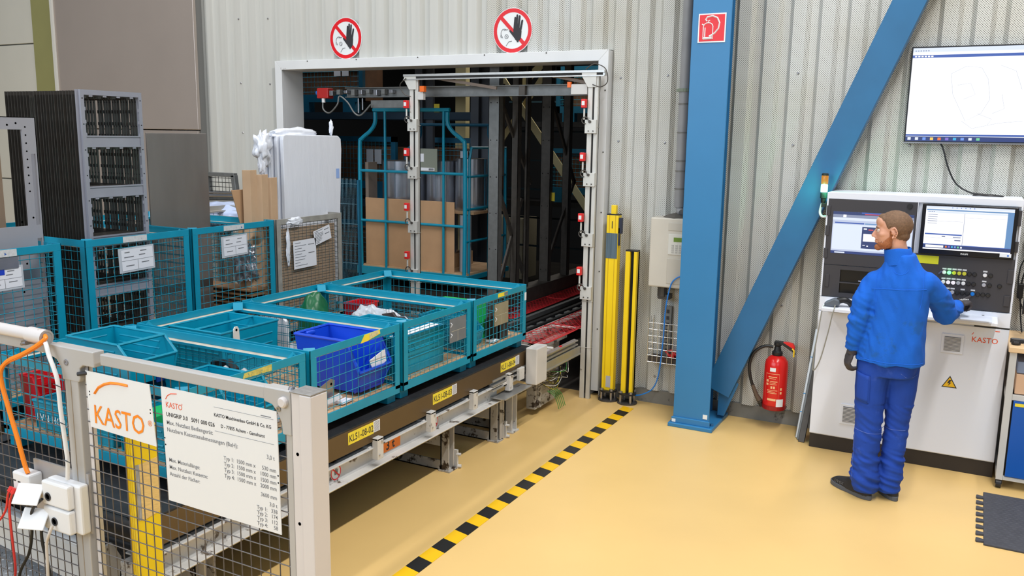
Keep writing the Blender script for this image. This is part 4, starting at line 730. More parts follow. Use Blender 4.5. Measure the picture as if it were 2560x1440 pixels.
for k, (x, y, z, l_) in enumerate(((-7.55, 8.35, 2.59, 'teal mesh box on the top storage level behind the red switch box'), (-7.2, 8.5, 1.57, 'teal mesh box on the middle storage level left of the trolley'), (-6.0, 8.7, 1.57, 'teal mesh box on the middle storage level behind the bottle-shaped frame'), (-5.3, 11.0, 1.44, 'teal mesh box deep in the storage tower behind the cream X brace'), (-5.2, 11.0, 2.54, 'teal mesh box above the cream X brace'), (-3.9, 11.0, 1.44, 'teal mesh box deep at the right behind the sensor posts'), (-7.2, 8.5, .55, 'teal mesh box on the lowest storage level behind the grating'))):
    t = thing('mesh_box', l_, 'mesh box', (x, y, z), 'teal mesh boxes in the storage tower'); W_, H_ = 1.1, .62
    part('frame', MB().box(x, x + .06, y, y + .05, z, z + H_).box(x + W_ - .06, x + W_, y, y + .05, z, z + H_).box(x, x + W_, y, y + .05, z + H_ - .06, z + H_).box(x, x + W_, y, y + .05, z, z + .09).box(x + .1, x + .28, y, y + .1, z - .12, z).box(x + .8, x + .98, y, y + .1, z - .12, z), TEALD, t)
    part('mesh', MB().wires((x + .06, y + .02, z + .09), (W_ - .12, 0, 0), (0, 0, H_ - .15), 18, 8, .0025), TEALW, t, kind='stuff'); part('cargo', MB().box(x + .08, x + W_ - .08, y + .1, y + .5, z + .02, z + H_ * .8), mat('dim_wood_cargo', (120, 84, 58), .7, 0, .2, 6), t)
    if k in (1, 2, 0): part('paper_card', MB().box(x + .68, x + .78, y - .006, y - .002, z + .30, z + .47).box(x + .80, x + .9, y - .006, y - .002, z + .30, z + .47), PAPER, t)
for z in (1.30, 2.40): solo('shelf_beam', MB().box(-6.4, -2.4, 11.0, 11.55, z - .05, z + .02), DARKM, ('lower' if z < 2 else 'upper') + ' deep shelf under the far teal boxes behind the cream X brace', 'shelf beam')
for z in (.40, 1.42, 2.44, 3.4): solo('shelf_beam', MB().box(-9.0, -4.9, 8.32, 8.38, z - .05, z + .03).box(-9.0, -4.9, 8.9, 8.96, z - .05, z + .03).box(-9.0, -8.94, 8.32, 8.96, z - .05, z + .03), mat('dark_blue_beam', (40, 62, 80), .5, .3), {.4: 'lowest', 1.42: 'second', 2.44: 'third', 3.4: 'topmost'}[z] + ' dark blue shelf beam of the storage tower', 'shelf beam')
for k, x in enumerate((-5.68, -4.95)): solo('tower_mast', MB().box(x, x + .10, 8.3, 8.4, 0, 4.2).box(x + .10, x + .20, 8.36, 8.4, 0, 4.2), mat('mast_grey', (84, 88, 96), .45, .4), ('grey mast behind the left part of the trolley', 'grey mast with a bright edge behind the left sensor posts')[k], 'mast'); 
for k, (x, z) in enumerate(((-5.42, 2.47), (-4.66, 2.44), (-3.98, 1.55))): solo('yellow_tag', MB().box(x, x + .07, 8.292, 8.299, z, z + .09), STICK, ('small yellow tag on the mast left of the sensor gate', 'small yellow tag just left of the left sensor post', 'small yellow tag at the right of the trolley')[k], 'tag')
for k in range(6): solo('lattice_post', MB().box(-4.62 + .32 * k, -4.58 + .32 * k, 11.6 - .02 * k, 11.64, 0, 4.0), GALVD, 'thin dark upright deep in the storage hall', 'post', 'thin uprights deep in the hall')
for k in range(7): solo('lattice_rail', MB().box(-6.2, -2.6, 11.5, 11.53, .6 + .42 * k, .625 + .42 * k), mat('lattice_dark', (34, 60, 70), .5), 'thin horizontal rail deep in the storage hall', 'rail', 'thin rails deep in the hall')
solo('blue_mast', MB().box(-3.85, -3.73, 9.9, 10.0, .9, 3.9).box(-3.66, -3.63, 9.9, 9.95, .9, 3.9), mat('pale_blue_steel', (110, 130, 158), .4, .3), 'pale blue vertical mast between the middle and right storage posts', 'mast')
for k in range(8): solo('ladder_rung', MB().box(-3.60, -3.38, 9.92, 9.95, 1.0 + .27 * k, 1.03 + .27 * k), GALV, 'ladder rung beside the pale blue mast', 'rung', 'ladder rungs beside the pale blue mast')
# conveyor bed running into the hall
bd = thing('inner_conveyor', 'grey conveyor bed with dark chains running into the dark hall', 'conveyor', (-3.3, 8, 0))
part('pale_rail', MB().box(-3.30, -3.20, 5.95, 12, .50, .56), GREYD, bd, bevel=.003); part('pale_rail', MB().box(-3.62, -3.58, 5.95, 12, .52, .56), GALV, bd)
part('chain_channel', MB().box(-3.56, -3.32, 5.95, 12, .50, .515), DARKM, bd); part('chain', MB().box(-3.50, -3.46, 5.95, 12, .515, .545).box(-3.41, -3.38, 5.95, 12, .515, .535), BLACK, bd)
for k in range(24): part('chain_link', MB().box(-3.455, -3.42, 6.0 + .2 * k, 6.09 + .2 * k, .515, .53), GALV, bd)
part('pale_rail', MB().box(-3.16, -3.10, 5.95, 6.9, .46, .50).box(-3.05, -2.90, 5.90, 6.3, .44, .455), GREYD, bd); part('bed_support', MB().box(-3.32, -3.22, 6.9, 7.0, 0, .5).box(-3.32, -3.22, 9.9, 10.0, 0, .5), GREYD, bd)
part('red_button', MB().box(-2.90, -2.885, 6.30, 6.33, .50, .53), RED, bd); part('white_plate', MB().box(-3.18, -2.92, 5.95, 6.25, .50, .505), GREYP, bd); part('small_bolt', MB().cyl((-2.93, 6.10, .52), (-2.93, 6.10, .58), .012, 8), mat('green_bolt', (90, 160, 120), .5), bd)
pv = thing('tube_roller_stand', 'dark horizontal tube rollers beyond the farthest low mesh box', 'roller stand', (-4.4, 6.2, .8))
for z, yy, r, m_ in ((.80, 6.22, .035, GALVD), (.72, 6.25, .04, GALVD), (.64, 6.2, .028, GALVD)): part('tube', MB().cyl((-5.5, yy, z), (-3.68, yy, z), r, 12), m_, pv, smooth=True)
part('bracket', MB().box(-3.72, -3.66, 6.18, 6.28, 0, .84).box(-5.5, -5.44, 6.18, 6.28, 0, .84), GALVD, pv); part('sensor', MB().box(-3.52, -3.48, 5.98, 6.02, .78, .86), mat('pale_sensor', (200, 200, 205), .4), pv); part('red_cap', MB().cyl((-3.47, 6.0, .84), (-3.47, 6.0, .88), .015, 8), RED, pv); part('sensor_stem', MB().box(-3.51, -3.49, 5.99, 6.01, 0.5, .78), GALVD, pv)
# red nets
RN = mat('red_net_cord', (200, 36, 44), .6)
def net(label, x0, x1, y0, y1, z, nx, ny, sag=.02):
    t = MB(); 
    def Z(u, v): return z - sag * math.sin(math.pi * min(max(u, 0), 1)) + .012 * noise.noise(Vector((u * 3, v * 5, 1)))
    def P(u, v): return (x0 + (x1 - x0) * u, y0 + (y1 - y0) * v, Z(u, v))
    for i in range(nx + 1):
        for q in (1, -1): t.tube([P(min(1, max(0, (i + q * (.5 if k % 2 else 0)) / nx)), k / (2 * ny)) for k in range(2 * ny + 1)], .0024, 4, False)
    t.tube([P(u / 6, 0) for u in range(7)], .004, 5).tube([P(0, v / 20) for v in range(21)], .004, 5).tube([P(1, v / 20) for v in range(21)], .004, 5)
    t.tube([P(u / 6, .28) for u in range(7)], .006, 5)
    solo('safety_net', t, RN, label, 'net', 'red safety nets beside the chain conveyor', kind='stuff')
net('red safety net between the chain rails and the doorway right side', -3.20, -2.90, 6.10, 8.6, .60, 6, 34)
net('red safety net along the base beam left of the chain rails', -3.90, -3.66, 7.0, 11, .56, 6, 60)
solo('net_frame', MB().tube([(-3.20, 6.02, .56), (-2.84, 6.06, .57)], .012, 6).tube([(-3.20, 6.75, .58), (-2.90, 6.82, .58)], .010, 6), GREYP, 'white bars holding the near end of the right red net', 'net frame')
# ------------------------------------------------------------------ signs above the door
def hand_sign(cx, cz, r, label):
    t = thing('warning_sign', label, 'sign', (cx, 6.815, cz - r), 'round red no-entry hand signs above the door'); Y = 6.822
    part('disc', MB().lathe([(r, .006), (r, 0), (0, 0)], (cx, Y, cz), 48, 'y'), SIGNW, t)
    part('red_ring', ring((cx, Y - .0008, cz), r * .80, r * .975), REDS, t)
    a = math.radians(135); d = Vector((math.cos(a), math.sin(a))); n = Vector((-d.y, d.x))
    part('red_bar', MB().prism([tuple(Vector((cx, cz)) + d * s * r * .83 + n * q * r * .085) for s, q in ((-1, -1), (1, -1), (1, 1), (-1, 1))], 'y', Y - .0016, Y - .0008), REDS, t)
    h = MB(); hx, hz = cx + r * .26, cz - r * .05
    def cap(x0, z0, x1, z1, w0, w1, yy=0):
        p, q = Vector((x0, z0)), Vector((x1, z1)); t_ = (q - p).normalized(); nn = Vector((-t_.y, t_.x)); o = []
        for k in range(7): b = math.pi / 2 + math.pi * k / 6; o.append(tuple(p + (t_ * math.cos(b) + nn * math.sin(b)) * w0))
        for k in range(7): b = -math.pi / 2 + math.pi * k / 6; o.append(tuple(q + (t_ * math.cos(b) + nn * math.sin(b)) * w1))
        h.prism(o, 'y', Y - .0030 - yy, Y - .0018)
    for k, (dx, dz, L_) in enumerate(((-.14, .60, 0), (-.02, .70, 0), (.12, .66, 0), (.28, .46, 0))): cap(hx + (-.16 + .10 * k) * r, hz + .02 * r, hx + (dx * .85) * r, hz + dz * r, .055 * r, .045 * r, .00003 * k)
    cap(hx - .10 * r, hz - .22 * r, hx - .38 * r, hz + .04 * r, .08 * r, .04 * r, .00015); cap(hx, hz - .02 * r, hx + .02 * r, hz - .24 * r, .21 * r, .17 * r, .0002); cap(hx - .02 * r, hz - .2 * r, hx + .02 * r, hz - .42 * r, .12 * r, .05 * r, .00025)
    part('black_hand', h, INK, t)
    f = MB(); fx, fz = cx - r * .42, cz - r * .10
    f.tube([(fx + .17 * r * math.cos(b) , Y - .002, fz + .19 * r * math.sin(b)) for b in [math.pi * (.25 + 1.1 * k / 10) for k in range(11)]], .0022, 4).tube([(fx - .17 * r, Y - .002, fz - .05 * r), (fx - .18 * r, Y - .002, fz - .16 * r), (fx - .08 * r, Y - .002, fz - .20 * r)], .0022, 4).tube([(fx + .12 * r + .09 * r * math.cos(b), Y - .002, fz - .15 * r + .09 * r * math.sin(b)) for b in [math.pi * 2 * k / 9 for k in range(10)]], .0022, 4).tube([(fx + .12 * r, Y - .002, fz - .12 * r), (fx + .14 * r, Y - .002, fz - .2 * r)], .0022, 4)
    f.tube([(fx + .10 * r, Y - .002, fz - .56 * r), (fx + .24 * r, Y - .002, fz - .38 * r), (fx + .4 * r, Y - .002, fz - .36 * r)], .0022, 4).tube([(fx - .02 * r, Y - .002, fz + .14 * r), (fx + .2 * r, Y - .002, fz + .15 * r)], .0022, 4)
    part('face_outline', f, INKG, t)
hand_sign(-5.465, 3.118, .193, 'round red and white no-entry hand sign at the left above the door'); hand_sign(-3.654, 3.114, .190, 'round red and white no-entry hand sign at the right above the door')
# ------------------------------------------------------------------ blue column and brace
cl = thing('steel_column', 'thick blue painted steel column bolted to the floor in front of the ribbed wall', 'column', (-1.79, 6.6, 0))
part('front_flange', MB().box(-1.935, -1.652, 6.375, 6.393, .03, 4.6), BLUE, cl, bevel=.002); part('web', MB().box(-1.80, -1.787, 6.393, 6.795, .03, 4.6), BLUED, cl); part('back_flange', MB().box(-1.935, -1.74, 6.795, 6.812, .03, 4.6), BLUED, cl)
part('base_plate', MB().box(-1.965, -1.615, 6.335, 6.825, 0, .03), BLUE, cl, bevel=.004); part('base_skirt', MB().box(-1.945, -1.642, 6.36, 6.376, .03, .075), BLUE, cl, bevel=.003)
part('white_tag', MB().box(-1.70, -1.665, 6.3725, 6.3748, .09, .125), SIGNW, cl); part('white_tag', MB().box(-1.94, -1.91, 6.3575, 6.3595, .035, .06), SIGNW, cl); part('anchor_nut', MB().cyl((-1.64, 6.72, .03), (-1.64, 6.72, .06), .018, 6).cyl((-1.64, 6.42, .03), (-1.64, 6.42, .05), .014, 6), BLUED, cl)
br = thing('diagonal_brace', 'blue painted diagonal steel brace rising to the right from the foot of the column', 'brace', (-1.68, 6.65, .2))
d = Vector((1.11, 0, 2.81)).normalized(); n = Vector((d.z, 0, -d.x)); a = Vector((-1.66, 6.60, .26)); b = a + d * 4.6
part('beam', MB().beam(a - d * .0, b, .205, .012, up=(0, 1, 0)), BLUED, br, bevel=.002); part('side_flange', MB().beam(a + n * .097 + Vector((0, .055, 0)), b + n * .097 + Vector((0, .055, 0)), .012, .10, up=(0, 1, 0)), BLUED, br, bevel=.001); part('side_flange', MB().beam(a - n * .097 + Vector((0, .055, 0)), b - n * .097 + Vector((0, .055, 0)), .012, .10, up=(0, 1, 0)), BLUED, br)
part('gusset_plate', MB().prism([(-1.652, .06), (-1.60, .06), (-1.50, .33), (-1.58, .42), (-1.652, .30)], 'y', 6.625, 6.64), BLUED, br, bevel=.001); part('bolt', MB().cyl((-1.61, 6.61, .27), (-1.61, 6.625, .27), .02, 6).cyl((-1.60, 6.60, .27), (-1.60, 6.61, .27), .009, 6), STEEL, br)
# extinguisher sign on the column
sg = thing('extinguisher_sign', 'red square sign with a white extinguisher symbol high on the blue column', 'sign', (-1.787, 6.37, 2.905)); Y = 6.372
part('plate', MB().box(-1.888, -1.687, Y - .002, Y + .001, 2.905, 3.108), SIGNW, sg); part('red_field', MB().box(-1.879, -1.696, Y - .003, Y - .002, 2.914, 3.099), REDS, sg)
def line(pts, r, name='symbol_line'): part(name, MB().tube([(x, Y - .0036, z) for x, z in pts], r, 4), SIGNW, sg)
cx = -1.815
line([(cx - .035, 2.93), (cx - .035, 3.015)] + [(cx - .035 * math.cos(t), 3.015 + .028 * math.sin(t)) for t in [math.pi * k / 8 for k in range(9)]] + [(cx + .035, 3.015), (cx + .035, 2.93), (cx - .035, 2.93)], .0035)
line([(cx - .022, 2.945), (cx - .022, 3.01)], .004); line([(cx - .03, 2.938), (cx + .03, 2.938)], .005); line([(cx, 3.04), (cx, 3.055), (cx + .012, 3.058)], .004); line([(cx - .045, 3.035), (cx - .03, 3.025)], .004); line([(cx - .01, 3.055), (cx - .02, 3.065), (cx - .008, 3.083), (cx + .03, 3.09), (cx + .065, 3.075), (cx + .082, 3.04), (cx + .075, 3.0), (cx + .05, 2.97), (cx + .01, 2.948)], .0055); line([(cx + .01, 2.948), (cx + .03, 2.95)], .005)
# ------------------------------------------------------------------ drain pipe, grey control box, wire basket
pp = thing('drain_pipe', 'grey plastic drain pipe running down the wall left of the blue column', 'pipe', (-2.09, 6.75, 1.65)); part('pipe', MB().cyl((-2.085, 6.76, 1.68), (-2.085, 6.76, 4.6), .043, 20), PIPE, pp, smooth=True)
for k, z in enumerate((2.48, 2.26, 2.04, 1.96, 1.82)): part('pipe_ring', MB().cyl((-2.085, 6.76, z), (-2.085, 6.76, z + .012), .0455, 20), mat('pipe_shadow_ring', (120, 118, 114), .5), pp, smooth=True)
part('clamp', MB().cyl((-2.085, 6.76, 2.58), (-2.085, 6.76, 2.605), .052, 16).box(-2.15, -2.12, 6.75, 6.77, 2.58, 2.605), mat('green_grey_clamp', (128, 138, 122), .6), pp); part('elbow', MB().tube(smooth_path([(-2.085, 6.76, 1.72), (-2.08, 6.75, 1.66), (-2.05, 6.72, 1.64)], 4), .03, 12), PIPE, pp, smooth=True)
BX = mat('beige_plastic_cover', (206, 200, 188), .45, 0, .03, 5)
cbx = thing('control_box', 'beige wall-mounted control box with small green display beside the blue column', 'control box', (-2.05, 6.7, 1.02))
part('housing', MB().box(-2.275, -1.945, 6.63, 6.83, 1.04, 1.60), BX, cbx, bevel=.012)
for z0, z1 in ((1.50, 1.565), (1.045 + .03, 1.28)): part('cover_field', MB().box(-2.125, -1.96, 6.624, 6.632, z0, z1), mat('beige_cover_field', (196, 190, 178), .5), cbx, bevel=.004)
k_ = part('keypad_panel', MB().box(-2.12, -1.96, 6.622, 6.632, 1.31, 1.475), mat('keypad_white', (216, 214, 206), .45), cbx, bevel=.004); part('display', MB().box(-2.075, -1.97, 6.6205, 6.6225, 1.415, 1.45), mat('lcd_green', (110, 140, 50), .3), k_)
for i in range(5):
    for j in range(4): part('key', MB().box(-2.09 + .03 * i, -2.072 + .03 * i, 6.6195, 6.6225, 1.325 + .018 * j, 1.337 + .018 * j), mat('key_grey', (184, 182, 176), .5), k_)
part('cable_gland', MB().cyl((-2.18, 6.72, .955), (-2.18, 6.72, 1.04), .04, 10).box(-2.21, -2.12, 6.70, 6.80, .93, .97), GALVD, cbx); part('top_dirt', MB().lathe([(0, .035), (.06, .02), (.10, 0)], (-2.10, 6.73, 1.602), 9), mat('dark_lint', (96, 92, 86), .9), cbx)
CH = mat('chrome_wire', (196, 198, 200), .25, .8)
wb = thing('wire_basket', 'chrome wire basket hooked on the wall under the grey control box', 'basket', (-2.1, 6.75, .40)); w = MB()
for z in [.40 + .055 * k for k in range(7)]: w.tube([(-2.275, 6.82, z), (-2.275, 6.69, z), (-1.90, 6.69, z)], .0032, 5)
for x in [-2.275 + .042 * k for k in range(9)]: w.tube([(x, 6.82, .39), (x, 6.69, .39), (x, 6.685, .77 if x < -2.2 else .73)], .0028, 5)
w.tube([(-2.275, 6.82, .39), (-2.275, 6.82, .77)], .0032, 5).tube([(-2.275, 6.75, .39), (-2.275, 6.75, .77)], .0028, 5); part('wires', w, CH, wb, kind='stuff'); part('bottom_tray', MB().box(-2.27, -1.92, 6.695, 6.82, .40, .44), mat('dark_tray', (60, 52, 46), .6), wb); part('slotted_rail', MB().box(-2.18, -2.12, 6.80, 6.825, .44, .86), GALV, wb)
h_ = MB()
for k in range(7): h_.box(-2.162, -2.138, 6.798, 6.80, .47 + .055 * k, .50 + .055 * k)
part('slot', h_, INK, wb, kind='stuff')
for k in range(3): solo('red_clamp', MB().tube([(-2.10 + .07 * k, 6.74, .455), (-2.14 + .07 * k, 6.75, .49), (-2.09 + .07 * k, 6.76, .50), (-2.06 + .07 * k, 6.74, .46)], .012, 6).box(-2.10 + .07 * k, -2.06 + .07 * k, 6.73, 6.77, .443, .47), RED, ('red plastic clamp at the left in the wire basket', 'red plastic clamp in the middle of the wire basket', 'red plastic clamp in the basket next to the column')[k], 'clamp', smooth=True)
solo('blue_cable', MB().tube(smooth_path([(-1.96, 6.60, 1.16), (-2.03, 6.60, 1.13), (-2.08, 6.61, 1.06), (-2.115, 6.62, .86), (-2.13, 6.64, .60), (-2.16, 6.66, .32), (-2.22, 6.70, .17), (-2.33, 6.74, .09), (-2.42, 6.75, .07)], 8), .0055, 8), mat('blue_hose', (30, 130, 226), .35), 'thin bright blue cable hanging from control box to the foot of the short yellow post', 'cable', smooth=True)
# ------------------------------------------------------------------ yellow light-curtain posts
def yellow_post(name, label, x, y, z1, wd, dp, front_mirror, rot=0):
    t = thing(name, label, 'post', (x, y, 0), None); hw, hd = wd / 2, dp / 2; M = Matrix.Translation((x, y, 0)) @ Matrix.Rotation(rot, 4, 'Z')
    def P(nm, mb, m, **k): mb.xf(M); return part(nm, mb, m, t, **k)
    if front_mirror is None:
        P('post_body', MB().box(-hw, hw, -hd, hd, .09, z1), YEL, bevel=.006); P('rib_line', MB().box(-hw * .55, -hw * .45, -hd - .002, -hd, .09, z1).box(hw * .45, hw * .55, -hd - .002, -hd, .09, z1), mat('yellow_shadow', (214, 176, 20), .4))
        P('front_window', MB().box(-hw * .96, hw * .92, -hd - .004, -hd - .001, z1 - .36, z1 - .15), mat('dark_glass_sticker', (92, 108, 120), .2, 0, .3, 4, aniso=(30, 1, .5)))
        P('top_sensor', MB().box(-.022, .022, -.02, .02, z1, z1 + .08), YEL, bevel=.004); P('top_cap', MB().box(-hw, hw, -hd, hd, z1, z1 + .008), BLACK); P('side_clip', MB().box(hw, hw + .03, -hd, -hd + .03, z1 - .15, z1 - .02).box(hw, hw + .015, -hd, -hd + .02, z1 - .25, z1 - .10), mat('dark_blue_clip', (40, 44, 62), .4), bevel=.003)
        P('spec_label', MB().box(-.012, .03, -hd - .003, -hd - .001, .12, .22), mat('label_silver', (176, 180, 190), .35)); P('vertical_print', MB().box(-.004, .002, -hd - .003, -hd - .001, z1 - .11, z1 - .05), INK)
    else:
        P('post_body', MB().box(-hw, -.010, -hd, hd, .09, z1).box(.022, hw, -hd, hd, .09, z1).box(-hw, hw, .0, hd, .09, z1), YEL, bevel=.003); P('dark_slot', MB().box(-.010, .022, -.012, -.008, .09, z1), mat('slot_black', (20, 20, 22), .25)); P('top_cap', MB().box(-hw, hw, -hd, hd, z1, z1 + .01), BLACK)
    P('base_plate', MB().lathe([(.085, 0), (.085, .012), (0, .012)], (0, 0, .0), 20), GALVD); P('base_ring', MB().lathe([(.05, .08), (.075, .08), (.075, .094), (.05, .094)], (0, 0, 0), 20), DARKM)
    for k in range(4): a_ = math.pi / 4 + k * math.pi / 2; P('base_bolt', MB().cyl((.062 * math.cos(a_), .062 * math.sin(a_), .0), (.062 * math.cos(a_), .062 * math.sin(a_), .11), .011, 8).cyl((.062 * math.cos(a_), .062 * math.sin(a_), .094), (.062 * math.cos(a_), .062 * math.sin(a_), .108), .018, 6), STEEL)
    return t
yellow_post('sensor_post', 'taller yellow safety post with a dark glass strip right of the doorway', -2.628, 6.74, 1.59, .105, .07, None)
yellow_post('sensor_post', 'shorter yellow safety post with a black vertical slot at the end of the striped tape', -2.452, 6.735, 1.30, .10, .07, 1)
# ------------------------------------------------------------------ fire extinguisher
ER = mat('extinguisher_red', (214, 30, 26), .25, 0, .02, 5)
ex = thing('fire_extinguisher', 'red fire extinguisher with a black hose hung low on the wall right of the brace', 'fire extinguisher', (-1.235, 6.70, .17)); c = (-1.235, 6.70, 0)
part('cylinder', MB().lathe([(0, .172), (.075, .175), (.085, .19), (.088, .22), (.088, .50), (.082, .545), (.06, .575), (.035, .588), (.03, .60)], c, 32), ER, ex, smooth=True); part('base_ring', MB().lathe([(.086, .165), (.089, .17), (.089, .20), (.086, .20)], c, 28), mat('dark_red_ring', (150, 20, 20), .4), ex)
part('neck', MB().lathe([(.036, .588), (.040, .595), (.040, .615), (.028, .625), (.022, .66), (.03, .67), (.03, .69), (0, .69)], c, 16), BLACK, ex, smooth=True)
part('handle', MB().prism([(-1.26, .675), (-1.20, .675), (-1.13, .635), (-1.10, .61), (-1.115, .635), (-1.125, .66), (-1.20, .70), (-1.26, .70)], 'y', 6.68, 6.72), BLACK, ex, bevel=.003); part('lever', MB().prism([(-1.21, .695), (-1.17, .70), (-1.125, .695), (-1.108, .67), (-1.11, .64), (-1.17, .675)], 'y', 6.682, 6.718), RED, ex, bevel=.004); part('safety_pin', MB().tube([(-1.12, 6.66, .66), (-1.105, 6.65, .65), (-1.105, 6.65, .60)], .006, 6), mat('pin_yellow', (240, 200, 30), .4), ex)
part('hose', MB().tube(smooth_path([(-1.265, 6.68, .655), (-1.33, 6.66, .655), (-1.40, 6.65, .60), (-1.43, 6.65, .50), (-1.42, 6.66, .40), (-1.40, 6.67, .33)], 7), .012, 10), BLACK, ex, smooth=True); part('nozzle', MB().tube([(-1.402, 6.67, .335), (-1.37, 6.68, .255), (-1.34, 6.69, .205)], [.014, .017, .022], 10), mat('nozzle_brown', (92, 76, 62), .5), ex, smooth=True); part('nozzle_tip', MB().tube([(-1.345, 6.688, .215), (-1.325, 6.695, .17)], [.022, .018], 10), BLACK, ex)
def wrapq(a0, a1, z0, z1, r=.0886, n=8):
    mb = MB()
    for k in range(n + 1):
        a_ = a0 + (a1 - a0) * k / n; mb.v.append((c[0] + r * math.sin(a_), c[1] - r * math.cos(a_), z0)); mb.v.append((c[0] + r * math.sin(a_), c[1] - r * math.cos(a_), z1))
    for k in range(n): mb.quadf(2 * k, 2 * k + 2, 2 * k + 3, 2 * k + 1)
    return mb
TX = mat('extinguisher_print', (240, 190, 140), .5); part('white_label', wrapq(-.35, .15, .475, .505), SIGNW, ex); part('white_label', wrapq(.35, 1.0, .20, .26), SIGNW, ex)
pr = MB()
for (a0, a1, z0, z1) in ((-.7, .5, .455, .458), (-.7, -.69, .23, .455), (.49, .5, .23, .455), (-.45, .3, .43, .436), (-.4, .2, .418, .422), (-.62, -.42, .39, .41), (-.62, -.42, .365, .382), (-.3, .35, .395, .40), (-.3, .2, .384, .388), (-.3, .3, .373, .377), (-.2, -.05, .34, .36), (.02, .17, .34, .36), (-.5, .4, .325, .329), (-.5, .2, .314, .318), (-.5, .35, .303, .307), (-.45, .3, .245, .262), (.62, .78, .33, .35), (.62, .78, .30, .32)):
    q = wrapq(a0, a1, z0, z1, .0889, 5); n0 = len(pr.v); pr.v += q.v; pr.f += [tuple(i + n0 for i in f) for f in q.f]; pr.m += q.m
part('print', pr, TX, ex, kind='stuff'); part('wall_bracket', MB().box(-1.27, -1.20, 6.79, 6.83, .12, .45).cyl((-1.30, 6.76, .16), (-1.30, 6.83, .16), .012, 8).cyl((-1.17, 6.76, .15), (-1.17, 6.83, .15), .012, 8), GALVD, ex)
# aluminium profiles leaning beside the cabinet
for k, (x0, x1, y0, y1, h, m_, l_) in enumerate(((-1.045, -.985, 6.56, 6.80, .84, ALU, 'white-grey aluminium profile leaning at the wall, nearest the extinguisher'), (-1.02, -.975, 6.52, 6.79, .80, GALV, 'dull grey metal profile leaning between the pale one and the cabinet'), (-1.00, -.96, 6.48, 6.78, .72, GALVD, 'dark metal profile leaning closest to the cabinet side'))):
    t = thing('metal_profile', l_, 'metal profile', ((x0 + x1) / 2, y0, 0), 'profiles leaning beside the cabinet'); M = Matrix.Translation(((x0 + x1) / 2, y0, 0)) @ Matrix.Rotation(math.radians(4), 4, 'Y') @ Matrix.Rotation(-math.atan((y1 - y0 - .02) / h), 4, 'X')
    part('profile', MB().box(-.022, .022, 0, .005, .004, h).box(-.022, -.018, 0, .03, .004, h).box(.018, .022, 0, .03, .004, h).xf(M), m_, t, bevel=.001)
    if k == 0: part('blue_mark', MB().box(-.023, .023, -.0015, 0, .20, .206).box(-.023, .023, -.0015, 0, .34, .346).box(-.023, .023, -.0015, 0, .62, .626).xf(M), mat('mark_blue', (60, 150, 220), .5), t)
# ------------------------------------------------------------------ control cabinet
CW = mat('cabinet_white', (228, 232, 242), .38, 0, .01, 2); CBK = mat('cabinet_anthracite', (58, 56, 60), .5)
X0, X1, YF2, YB2 = -.917, .275, 6.414, 6.815
ct = thing('control_cabinet', 'tall off-white control cabinet with two screens and a button panel that the worker faces', 'cabinet', (-.32, 6.6, 0))
part('plinth', MB().box(X0 + .002, X1 - .002, YF2 + .012, YB2, 0, .105), mat('plinth_black', (44, 38, 35), .5), ct, bevel=.002)
part('lower_housing', MB().box(X0, X1, YF2 + .012, YB2, .105, 1.13), CW, ct, bevel=.003); part('left_door', MB().box(X0, -.322, YF2, YF2 + .012, .112, 1.02), CW, ct, bevel=.003); part('right_door', MB().box(-.319, X1, YF2, YF2 + .012, .112, 1.02), CW, ct, bevel=.003)
part('upper_housing', MB().box(X0, X1, YF2 + .02, YB2, 1.13, 1.866), CW, ct, bevel=.004); part('upper_edge', MB().box(X0, X1, YF2, YF2 + .02, 1.822, 1.866).box(X0, X0 + .012, YF2, YF2 + .02, 1.13, 1.822).box(X1 - .012, X1, YF2, YF2 + .02, 1.13, 1.822).box(-.338, -.333, YF2, YF2 + .02, 1.37, 1.822), CW, ct, bevel=.002)
def pan(x0, x1, z0, z1, name, m=CBK, t=.012, par=None): return part(name, MB().box(x0, x1, YF2 - .004, YF2 + t, z0, z1), m, par or ct, bevel=.002)
scr_l = pan(X0 + .014, -.340, 1.362, 1.822, 'left_screen_door'); bl = MB().box(X0 + .014, -.340, YF2 - .004, YF2 + .01, 1.245 + .085, 1.358).box(X0 + .014, X0 + .125, YF2 - .004, YF2 + .01, 1.135, 1.33).box(-.40, -.340, YF2 - .004, YF2 + .01, 1.135, 1.33).box(X0 + .125, -.40, YF2 - .004, YF2 + .01, 1.135, 1.165).box(X0 + .125, -.40, YF2 - .004, YF2 + .01, 1.235, 1.243)
part('slot_panel', bl, CBK, ct); part('slot_back', MB().box(X0 + .12, -.39, YF2 + .012, YF2 + .02, 1.15, 1.34), mat('slot_dark', (8, 8, 10), .3), ct); part('indicator', MB().box(-.67, -.65, YF2 + .008, YF2 + .011, 1.255, 1.26).cyl((-.615, YF2 + .008, 1.258), (-.615, YF2 + .011, 1.258), .005, 8), mat('led_white', (200, 210, 255), .3, emit=1), ct)
key = part('key_lock', MB().cyl((-.385, YF2 - .014, 1.795), (-.385, YF2 - .004, 1.795), .017, 16), BLACK, ct)
for z in (1.74, 1.60, 1.44): part('hinge', MB().box(X0 + .004, X0 + .03, YF2 - .010, YF2 - .003, z - .035, z + .035), CBK, ct, bevel=.002)
part('hinge', MB().box(X0 + .03, X0 + .055, YF2 - .010, YF2 - .003, 1.20, 1.29), CBK, ct, bevel=.002)
